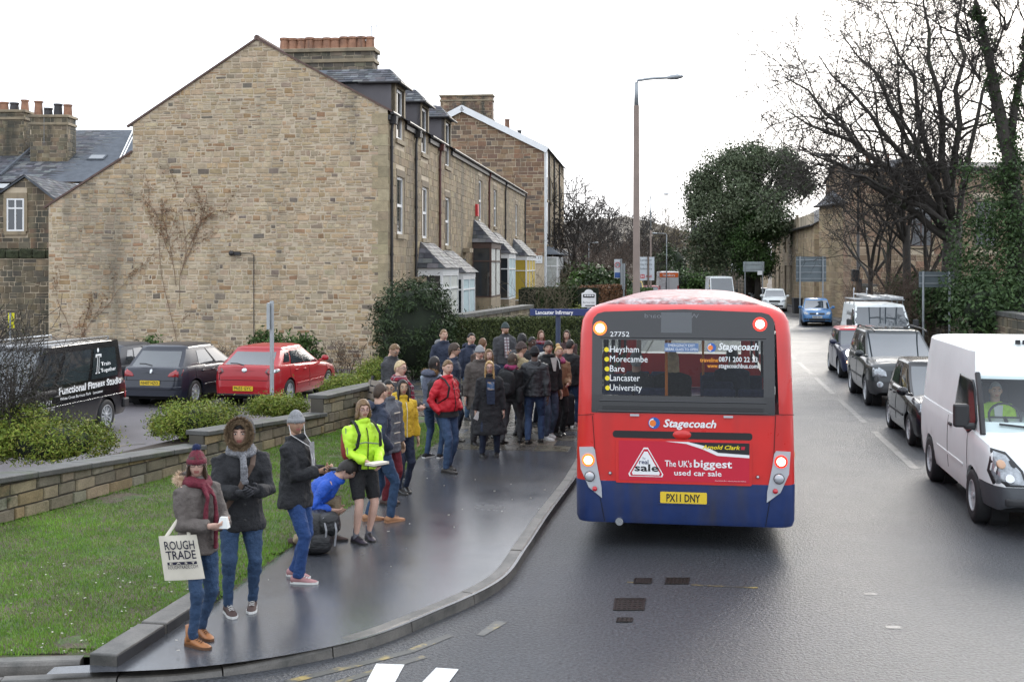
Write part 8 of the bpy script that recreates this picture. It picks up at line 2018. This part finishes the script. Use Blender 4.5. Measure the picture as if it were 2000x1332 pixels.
c = person(P_(764,866), RD(62), 1.80, 'man in dark overcoat and glasses looking down behind the bench', char, jean3, m_bshoe, 'fair', ('short','light'), (RD(-15),RD(24)), ((.05,-.16,.55),(.04,-.16,.54)), (.12,.02,0), .44, glasses=True, bulk=.022, collar=1.3, vox=.016)
c = person(P_(846,894), RD(150), 1.66, 'dark-haired woman in slate gilet with pale sleeves and fur hood', cloth('slate_vest', (.075,.085,.125), .6), jean, M('black_canvas', (.012,.012,.013), .8), 'fair', ('long','dark'), (RD(-20),0), ('front','front'), (.12,.03,0), .50, sleeves=cloth('pale_sleeve', (.26,.30,.36)), bulk=.024, slim=.82, sole=m_solew, hood=('down', cloth('slate_vest', (0,0,0)), M('tan_fur', (.30,.19,.09), .9, var=.3, vscale=30)), vox=.014)
e = shoulder_bag(c, 'big black leather handbag of the woman in the gilet', m_bshoe, side=-1, z=.50, size=(.36,.16,.26), cross=False)
redj = cloth('red_softshell', (.50,.010,.022), .6)
c = person(P_(873,920), RD(48), 1.71, 'man in red zip jacket with hands in pockets on the path', redj, cloth('jeans_mid', (.035,.068,.135)), M('grey_shoe', (.05,.045,.04), .6), 'pale', ('short','light'), (RD(-18),RD(4)), ('pocket','pocket'), (.14,.06,0), .495, bulk=.017, belly=.03, collar=1.1, lower=(blk,.545), zipc=blk, vox=.013)
u = c['up']; lettering('BRISTOL', m_inkw, c['T'], u(-.02,-.104,.745), (u(1,0,.7)-u(0,0,.7)).normalized(), Z, .07, .012)
backpack(c, 'black rucksack on the man in the red jacket', blk, cloth('pack_black', (.012,.012,.013)), z=.69)
# --- back of the queue
c = person(P_(866,812), RD(22), 1.82, 'short-haired man in grey hood and dark coat in front of the hedge', navy, jean3, m_bshoe, 'fair', ('crop','light'), (0,0), ('down','down'), bulk=.020, collar=1.3, hood=('down', grey_), vox=.018)
c = person(P_(885,862), RD(84), 1.76, 'man with glasses and quiff in profile behind the red jacket', navy, jean3, m_bshoe, 'fair', ('mop','brown'), (RD(0),0), ('down','down'), glasses=True, bulk=.018, collar=1.0, vox=.018)
c = person(P_(920,820), RD(24), 1.78, 'dark-haired man in navy hooded top, left of the man in green beanie', navy, jean2, m_bshoe, 'fair', ('short','dark'), (RD(-5),0), ('down','down'), bulk=.016, collar=1.2, zipc=grey_, hood='down', vox=.018)
c = person(P_(942,830), RD(160), 1.72, 'brown-haired person in brown jacket with back turned behind the old man', cloth('brown', (.055,.032,.022)), jean3, m_bshoe, 'fair', ('short','ginger'), (0,0), ('down','down'), bulk=.016, vox=.018)
c = person(P_(936,868), RD(12), 1.74, 'older man in grey beanie, glasses and long taupe coat', cloth('old_taupe', (.075,.062,.054)), char, m_bshoe, 'pale', ('under','grey'), (RD(8),0), ('down','down'), (.12,.0,0), .36, (grey_, None), M('frame_red', (.12,.02,.02), .4), bulk=.024, collar=1.2, flare=1.05, vox=.016)
c = person(P_(954,854), RD(15), 1.62, 'pale young woman with fair hair half hidden behind the old man', navy, jean3, m_bshoe, 'pale', ('long','light'), (0,0), ('down','down'), bulk=.016, vox=.018)
# woman in long black coat
tee = M('cloth_picture_tee', (.05,.12,.25), .8, var=.8, vscale=14, tint2=(.5,.32,.10), t2s=14)
c = person(P_(956,891), RD(6), 1.58, 'woman with long fair hair and glasses in long open black coat', blk2, jean3, m_bshoe, 'pale', ('verylong','blonde'), (RD(-4),0), ('down','down'), (.16,.03,0), .235, glasses=True, bulk=.022, flare=1.55, collar=1.1, vox=.014)
u = c['up']; b = MB(); b.poly([u(-.05,-.112,.82), u(.05,-.112,.82), u(.045,-.124,.56), u(-.035,-.124,.56)]); b.build('dark_top', jean3, c['T']); b = MB(); b.poly([u(-.035,-.118,.79), u(.04,-.118,.79), u(.04,-.127,.71), u(-.03,-.127,.71)]); b.build('shirt_print', tee, c['T'])
b = MB()
for z in (.70,.62): b.ball(u(-.075,-.098,z), .012, 8, 5); 
b.build('buttons', m_bshoe, c['T'])
w_ = c['wr'][-1]; e = gear('paper_sheet', c, 'folded white paper in the hand of the long black coat woman', 'paper'); b = MB(); b.box(w_+V(.04,-.05,-.08), (.11,.01,.14), .3, Matrix.Rotation(.5,3,'Y') @ Matrix.Rotation(.3,3,'Z')); b.build('sheet', m_wshoe, e)
pl2 = M('cloth_check_shirt', (.35,.33,.33), .85, var=0); plaid(pl2, ((.40,.38,.38), (.05,.05,.07), (.2,.05,.05)))
c = person(P_(986,790), RD(14), 1.86, 'tall bearded man in green beanie, charcoal jacket and check shirt', char, jean3, m_bshoe, 'fair', ('under','ginger'), (RD(8),0), ((.14,-.02,.47),(.03,-.17,.64)), hat=(cloth('greenhat', (.035,.05,.048)), None), bulk=.022, collar=1.1, vox=.018)
u, C, hr, k = c['up'], c['C'], c['hr'], c['k']; b = MB(); b.poly([u(-.035,-.10,.83), u(.03,-.10,.83), u(.025,-.118,.58), u(-.03,-.118,.58)]); b.build('shirt_front', pl2, c['T'])
b = MB(); b.smooth = True; b.ball(C+hr @ (V(0,-.062,-.082)*k), .046*k, 12, 8, (1.1,.8,.8)); b.build('beard', hair_mat('ginger'), c['T'])
c = person(P_(998,866), RD(158), 1.60, 'brown-haired woman from behind with a black rucksack', blk, char, m_bshoe, 'fair', ('bob','brown'), (RD(-25),RD(6)), ('front','front'), (.14,.09,0), .50, bulk=.018, slim=.9, scarf=(cloth('pinkscarf', (.22,.02,.08)), None), vox=.015)
backpack(c, 'large black rucksack worn by the brown-haired woman from behind', blk, cloth('pack_black2', (.016,.016,.018)), (.32,.20,.48), .68)
c = person(P_(1016,852), RD(128), 1.74, 'man in khaki jacket and striped brown beanie', cloth('khaki', (.27,.215,.12)), char, m_bshoe, 'fair', ('under','brown'), (RD(-20),0), ('front','front'), hat=(cloth('brownhat', (.06,.04,.035), fine=.5, fs=40), None), bulk=.020, hood='down', vox=.017)
c = person(P_(1019,828), RD(165), 1.78, 'person with large dark afro hair at the back of the queue', char, jean3, m_bshoe, 'dark', ('afro','black'), (0,0), ('down','down'), bulk=.016, vox=.019)
c = person(P_(1038,832), RD(38), 1.76, 'man with shaved head in black jacket and purple shirt', blk, jean3, m_bshoe, 'dark', ('crop','black'), (RD(-5),0), ('down','down'), bulk=.018, vox=.018)
u = c['up']; b = MB(); b.poly([u(-.035,-.10,.83), u(.035,-.10,.83), u(.03,-.116,.6), u(-.03,-.116,.6)]); b.build('shirt_front', cloth('purple', (.14,.07,.18)), c['T'])
c = person(P_(1056,786), RD(10), 1.66, 'woman with long auburn hair and red scarf by the hedge', navy, jean3, m_bshoe, 'pale', ('long','ginger'), (RD(4),0), ('down','down'), bulk=.018, scarf=(tart, None), vox=.019)
c = person(P_(1044,866), RD(176), 1.72, 'man in black quilted jacket seen from behind with a shoulder bag', cloth('quilt', (.016,.017,.020), .45), cloth('jeans_blue2', (.028,.055,.12)), m_bshoe, 'dark', ('crop','black'), (0,0), ('back','down'), (.13,.06,0), .49, (blk, None), bulk=.026, collar=1.2, vox=.014)
u = c['up']; b = MB()
for z in (.54,.59,.64,.69,.74,.78):
    wd_, dp_ = interp([(.5,.130),(.6,.120),(.7,.130),(.78,.139)], z), interp([(.5,.103),(.6,.100),(.7,.104),(.78,.097)], z); b.tube([u(wd_*math.cos(t), dp_*math.sin(t)+.003, z) for t in [i*math.pi/10 for i in range(11)]], .004, 4)
b.build('quilting_seams', m_ink, c['T'])
shoulder_bag(c, 'black messenger bag of the man in the quilted jacket', blk, side=1, z=.50, size=(.40,.14,.32), cross=True, dy=.05)
c = person(P_(1071,856), RD(32), 1.78, 'dark-haired young man in black jacket with pale hood cords and white shoes', blk, cloth('jeans_fade', (.06,.085,.13)), m_wshoe, 'fair', ('mop','dark'), (RD(-25),0), ('pocket','down'), (.16,.08,0), .49, bulk=.018, collar=1.2, sole=m_solew, hood=('down', cloth('offwhite', (.42,.41,.38))), vox=.015)
u = c['up']; b = MB(); b.poly([u(-.04,-.10,.835), u(.04,-.10,.835), u(.015,-.117,.70), u(-.015,-.117,.70)]); b.build('hood_front', cloth('offwhite', (.42,.41,.38)), c['T'])
b = MB(); b.tube([u(.05,-.075,.838), u(.065,-.10,.79), u(.07,-.112,.72)], .008, 5); b.build('white_piping', m_wshoe, c['T'])
c = person(P_(1091,850), RD(24), 1.66, 'blonde woman with hair bun in tan coat and pink scarf', cloth('camel', (.23,.13,.07)), blk, m_bshoe, 'pale', ('bun','blonde'), (RD(-10),0), ('down','front'), (.10,.02,0), .44, bulk=.02, scarf=(cloth('pink_snood', (.30,.05,.13), fine=.5, fs=40), None), vox=.016)
c = person(P_(1107,788), RD(-8), 1.68, 'brown-haired woman in brown jacket nearest the bus corner', cloth('winebrown', (.045,.022,.020)), jean3, m_bshoe, 'fair', ('long','brown'), (0,0), ('chest','chest'), bulk=.02, vox=.019)
c = person(P_(1113,832), RD(150), 1.70, 'person in black coat and white trainers half hidden by the bus', blk, cloth('jeans_blue2', (0,0,0)), m_wshoe, 'fair', ('short','dark'), (0,0), ('down','down'), (.12,.04,0), .47, bulk=.02, sole=m_solew, vox=.018)
e = empty('suitcase', P_(1099,838)+V(0,.15,0), .3, 'black wheeled suitcase standing between the people near the bus', 'suitcase'); b = MB(); b.bbox((-.22,-.13,.05),(.22,.13,.66)); bevel(b.build('shell', cloth('case_black', (.012,.012,.014)), e), .05, 3)
b = MB(); b.tube([V(-.1,.1,.66), V(-.1,.1,.95), V(.1,.1,.95), V(.1,.1,.66)], .012, 6); b.build('handle', m_chrome, e)
for s in (-.17,.17): b = MB(); b.lathe([(.04,-.02),(.05,0),(.04,.02)], (s,.08,.05), 10, 'X'); b.build('wheel', m_tyre, e)
# --- driver of the white van and bus passengers
rv = Matrix.Rotation(DRIVER_ROT, 3, 'Z')
c = person(DRIVER_LOC+rv @ V(.46,.42,0), DRIVER_ROT+math.pi, 1.74, 'van driver in hi-vis coat behind the wheel of the white panel van', hv, char, m_bshoe, 'fair', ('crop','grey'), (0,0), ('wheel','wheel'), seat=.85, feet=((-.12,-.62,.55),(.12,-.62,.55)), bulk=.02, hem=.51, group='people in vehicles', vox=.018)
u = c['up']; b = MB(); b.poly([u(-.035,-.10,.83), u(.035,-.10,.83), u(.02,-.122,.66), u(-.02,-.122,.66)]); b.build('shirt_front', m_wshoe, c['T'])
rb_ = Matrix.Rotation(BUS.rotation_euler.z, 3, 'Z')
for x, y, hr_, lab, top_, hat_ in ((-.16,1.62,('verylong','platinum'),'bus passenger with long blonde ponytail behind the rear glass',blk,None), (-.62,1.62,('under','grey'),'bus passenger in pale flat hat behind the rear glass',char,(grey_,None)), (.62,2.5,('short','dark'),'dark-haired bus passenger on the right behind the rear glass',navy,None)):
    person(BO+rb_ @ V(x,y,0), BUS.rotation_euler.z+math.pi, 1.66, lab, top_, jean3, m_bshoe, 'fair', hr_, (0,0), ('front','front'), seat=1.36, feet=((-.12,-.42,.83),(.12,-.42,.83)), hat=hat_, bulk=.018, hem=.51, group='people in vehicles', vox=.022)
# ================================================================== street furniture
m_postbrown = M('rusty_post', (.17,.125,.10), .6, var=.2, vscale=2); m_postgrey = M('grey_post', (.30,.32,.33), .45, .4, var=.12); m_signback = M('sign_back', (.13,.155,.165), .5, .3, var=.12); m_dkpost = M('dark_post', (.035,.032,.03), .6, var=.2)
m_lantern = M('lantern', (.35,.37,.38), .35, .3)
def lamp_post(label, base, top_z, arm, r=.09, lower=None, mat=m_postgrey, name='street_lamp', split=.0):
    """arm = vector from the head of the post to the lantern"""
    T = empty(name, base, 0, label, 'street lamp', 'street lamps'); b = MB(); b.smooth = True; zs = split or 0
    b.tube([V(0,0,zs), V(0,0,lerp(zs,top_z,.5)), V(0,0,top_z-.05)], [r*.62, r*.52, r*.42], 10); b.build('post', mat, T)
    if lower: b = MB(); b.smooth = True; b.tube([V(0,0,-.05), V(0,0,1.4), V(0,0,1.45), V(0,0,zs)], [r*1.25, r*1.2, r*.95, r*.72], 12); b.build('post_sleeve', lower, T)
    b = MB(); b.tube([V(0,0,top_z-.15), V(0,0,top_z)+arm*.03, V(0,0,top_z)+arm*.3+V(0,0,.02), V(0,0,top_z)+arm*.72], r*.34, 8); b.build('arm', mat, T)
    h = MB(); h.smooth = True; d = arm.normalized(); n = V(-d.y, d.x, 0); c0 = V(0,0,top_z)+arm*.68; L = arm.length*.36
    rs = []
    for t, w, hh in ((0,.05,.04),(.2,.09,.07),(.6,.14,.08),(.9,.10,.05),(1,.04,.02)): c = c0+d*L*t; rs.append([c+n*w*math.cos(a)+V(0,0,hh*math.sin(a)) for a in [2*math.pi*j/10 for j in range(10)]])
    h.rings(rs); h.build('lantern', m_lantern, T); return T
p = flat0(D(1243,520,20.6)); lamp_post('tall street lamp with rusty lower post behind the bus', p, D(1240,158,20.6).z, V(1.3,0,.12), .115, m_postbrown, split=D(1240,207,20.6).z)
p = flat0(D(1676,520,37)); lamp_post('dark street lamp leaning its arm over the road on the right', p, D(1676,306,37).z, V(-2.1,-.2,.05), .10, m_dkpost, m_dkpost, split=5.0)
p = flat0(D(1302,520,62)); lamp_post('distant street lamp with arm to the left', p, D(1302,457,62).z, V(-1.2,0,.05), .09)
p = flat0(D(1271,520,55)); lamp_post('thin tall distant lamp column beside the hospital sign', p, D(1271,380,55).z, V(1.4,0,.02), .085, m_postbrown, split=D(1271,450,55).z)
p = flat0(D(1150,520,70)); lamp_post('small distant lamp against the bare trees', p, D(1150,475,70).z, V(.9,0,.05), .08)
def board(name, label, c, w, h, mat, posts=(), face=V(0,-1,0), th=.04, cat='sign', ribs=0, post_mat=m_postgrey, post_r=.04, ground=0.0, group=None):
    base = V(c.x, c.y, ground); T = empty(name, base, 0, label, cat, group); f = face.normalized(); r_ = V(-f.y, f.x, 0)*1; r_ = V(0,0,1).cross(f)*-1; r_ = V(-f.y,f.x,0)
    r_ = f.cross(Z)*-1; o = V(0,0,c.z-ground); b = MB(); b.fbox(o, r_, Z, f, -w/2, w/2, -h/2, h/2, -th/2, th/2); pl = b.build('panel', mat, T)
    for i in range(ribs):
        z = lerp(-h/2, h/2, (i+.5)/ribs); b = MB(); b.fbox(o, r_, Z, f, -w/2, w/2, z-.02, z+.02, th/2, th/2+.03); b.build('stiffener', m_postgrey, pl)
    for x in posts: b = MB(); b.tube([r_*x*w+f*(th/2+.06)+V(0,0,-.1), r_*x*w+f*(th/2+.06)+V(0,0,c.z-ground+h/2+.02)], post_r, 8); b.build('post', post_mat, T)
    return T, o, r_, f
board('road_sign', 'large grey road sign back on two posts before the stone building', D(1584,526,40), 1.68*1.0, 1.40, m_signback, (-.38,.38), ribs=4, group='backs of road signs')
board('road_sign', 'pale grey road sign back on the far side below the evergreens', D(1472,521,52), 1.52, .72, M('sign_back_pale', (.30,.34,.34), .5), (-.42,.42), ribs=2, group='backs of road signs')
board('road_sign', 'small grey road sign back behind the works van', D(1829,546,25), 1.22, .54, m_signback, (-.4,.35), ribs=2, group='backs of road signs')
sp_ = D(1483,533,52); board('road_sign', 'tiny white plate on the post of the pale sign', sp_+V(0,-.2,0), .34, .30, m_barge, (), group='backs of road signs', post_mat=m_postgrey)
T, o, r_, f = board('hospital_sign', 'white direction sign with red hospital symbol beyond the lamp post', D(1263,525,46), .98*1.0, 1.5, M('sign_white', (.55,.58,.60), .5), (.1,), post_mat=m_postbrown, post_r=.06)
rt_ = V(1,0,0); b = MB(); b.fbox(o+V(0,-.025,0), rt_, Z, V(0,-1,0), -.40, -.14, -.62, -.36, 0, .006); b.build('red_square', M('sign_red', (.45,.02,.03), .5), T); lettering('H', m_inkw, T, o+V(-.35,-.033,-.58), rt_, Z, .14, .18, bold=.02); lettering('A&E', M('sign_red', (0,0,0)), T, o+V(-.08,-.027,-.56), rt_, Z, .42, .14, bold=.02)
for i, t in enumerate(('Lancaster','City Centre','Infirmary')): lettering(t, m_ink, T, o+V(-.4,-.027,.5-.28*i), rt_, Z, .75, .12)
T, o, r_, f = board('speed_sign', 'narrow sign with red ring on a tall post left of the lamp post', D(1206,525,38), .34, 1.0, M('sign_white', (0,0,0)), (.55,), post_r=.05)
b = MB(); b.tube([o+V(.13*math.cos(t), -.03, .2+.13*math.sin(t)) for t in [i*.3142 for i in range(21)]], .02, 6); b.build('red_ring', M('sign_red', (0,0,0)), T); lettering('30', m_ink, T, o+V(-.07,-.03,.14), rt_, Z, .14, .12, bold=.01)
b = MB(); b.fbox(o+V(0,-.02,0), rt_, Z, V(0,-1,0), -.15, .15, -.48, -.2, 0, .006); b.build('blue_plate', M('sign_blue', (.03,.09,.28), .5), T)
T, o, r_, f = board('signal_post', 'slatted grey pole with side plates beside the speed sign', D(1218,540,37), .16, 1.3, m_postgrey, (.0,), ribs=5)
# bus stop sign
bp = G(1090,800,PAV); T = empty('bus_stop_sign', bp, 0, 'long blue name board with white lettering on a post in the queue', 'sign'); s_ = FPX/bp.y
def hz(py): return CAM_H-(py-HZN)*bp.y/FPX-PAV
b = MB(); b.tube([V(0,0,-.02), V(0,0,hz(604))], .055, 10); b.build('post', M('navy_post', (.03,.045,.085), .5), T)
m_sblue = M('infirmary_blue', (.018,.035,.13), .45, var=.06); x0_ = (1035-1090)/s_; x1_ = (1168-1090)/s_
b = MB(); b.bbox((x0_,-.085,hz(616.5)),(x1_,-.055,hz(603))); bevel(b.build('board', m_sblue, T), .006)
lettering('Lancaster Infirmary', m_inkw, T, V((1046-1090)/s_,-.088,hz(613.5)), V(1,0,0), Z, (1119-1046)/s_, 7.2/s_, bold=.022)
fp = flat0(D(1150,520,17.2)); fp.z = PAV; T = empty('bus_stop_flag', fp, 0, 'white domed bus stop flag with a bus symbol', 'sign'); s_ = FPX/fp.y; hz2 = lambda py: CAM_H-(py-HZN)*fp.y/FPX-PAV
b = MB(); b.tube([V(.0,.05,0), V(.0,.05,hz2(570))], .035, 8); b.build('post', m_postgrey, T)
w_ = 14/s_; pts = [V(-w_,0,hz2(600)), V(w_,0,hz2(600)), V(w_,0,hz2(573)), V(w_*.62,0,hz2(571))]+[V(w_*.6*math.cos(t),0,hz2(571)+5.5/s_*math.sin(t)) for t in [i*math.pi/8 for i in range(1,8)]]+[V(-w_*.62,0,hz2(571)), V(-w_,0,hz2(573))]
b = MB(); b.prism(pts, V(0,.03,0)); b.build('plate', M('flag_white', (.66,.66,.64), .5), T)
b = MB(); b.bbox((-w_*.8,-.006,hz2(581.5)),(w_*.8,-.001,hz2(575))); bb_ = b.build('bus_symbol', m_ink, T)
for i in range(4): b = MB(); b.bbox((-w_*.62+i*w_*.34,-.009,hz2(578.5)),(-w_*.36+i*w_*.34,-.006,hz2(576.3))); b.build('symbol_window', m_inkw, bb_)
lettering('Bus Stop Lines', m_ink, T, V(-w_*.8,-.002,hz2(592)), V(1,0,0), Z, w_*1.6, 3/s_); b = MB(); b.bbox((-w_*.5,-.004,hz2(598)),(w_*.9,-.001,hz2(596))); b.build('route_strip', m_ink, T)
# car park signpost seen edge on
p = G(531,812,.3); p = flat0(D(531,520,15.6)); p.z = PARK; T = empty('signpost', p, 0, 'galvanised post with a plate seen edge-on in the car park', 'signpost'); b = MB(); b.tube([V(0,0,-.1), V(0,0,D(531,588,15.6).z-PARK)], .045, 12); b.build('post', M('galvanised', (.38,.40,.41), .45, .3, var=.15), T)
b = MB(); zt_ = D(531,592,15.6).z-PARK; b.box(V(-.07,.03,zt_-.28), (.06,.5,.56), .12); b.build('plate', M('galvanised', (0,0,0)), T)
# traffic signal and its post
p = flat0(D(1678,520,31)); T = empty('traffic_signal', p, 0, 'black traffic signal box on a dark post before the stone wall', 'traffic light'); zt_ = D(1678,545,31).z; b = MB(); b.tube([V(0,0,-.1), V(0,0,zt_)], .12, 10); b.build('post', m_dkpost, T)
b = MB(); b.box(V(-.16,0,D(1670,538,31).z), (.30,.3,.52)); bevel(b.build('signal_box', m_ink, T), .03)
for k_ in range(3): b = MB(); b.lathe([(.07,0),(.07,.12),(.05,.12)], V(-.16,.12,D(1670,538,31).z+.16-.16*k_), 10, 'Y'); b.build('visor', m_trim, T)
# bench by the wall end
p = G(728,842,PAV); T = empty('park_bench', p+V(-.05,.4,0), R(-58), 'weathered slatted wooden bench at the end of the garden wall', 'bench'); m_wood = M('weathered_wood', (.14,.095,.06), .8, var=.25, vscale=6, fine=.2)
for i in range(4): b = MB(); b.bbox((-.8,-.20+i*.11,.43),(.8,-.11+i*.11,.46)); b.build('seat_slat', m_wood, T)
for i in range(3): b = MB(); b.box(V(0,.24+.03*i,.56+.13*i), (1.6,.03,.10), 0, Matrix.Rotation(-.2,3,'X')); b.build('back_slat', M('pale_wood', (.24,.20,.16), .8, var=.2, vscale=6), T)
for x in (-.7,.7):
    b = MB(); b.bbox((x-.035,-.2,0),(x+.035,-.13,.43)); b.build('leg', m_trim, T); b = MB(); b.tube([V(x,.22,0), V(x,.24,.45), V(x,.34,.95)], .035, 6); b.build('leg', m_trim, T); b = MB(); b.tube([V(x,-.18,.43), V(x,-.18,.66), V(x,.25,.68)], .028, 6); b.build('armrest', m_trim, T)
# hand rail, yellow notice, wheelie bin
p = flat0(D(22,625,24)); T, o, r_, f = board('yellow_notice', 'small yellow notice on a post at the left edge', D(22,626,24), .20, .50, M('notice_yellow', (.75,.70,.02), .5), (.0,), post_r=.03, ground=PARK)
p = flat0(D(1557,520,47)); p.z = .11; T = empty('wheelie_bin', p, 0, 'black wheelie bin against the stone building', 'bin'); b = MB(); b.box(V(0,0,.52), (.5,.55,.95), 0, taper=1.18); bevel(b.build('bin_body', m_trim, T), .03); b = MB(); b.box(V(0,-.03,1.03), (.62,.68,.06)); b.build('lid', m_trim, T)
b = MB(); b.lathe([(.1,-.03),(.1,.03)], V(.24,.24,.1), 10, 'X'); b.build('wheel', m_tyre, T)
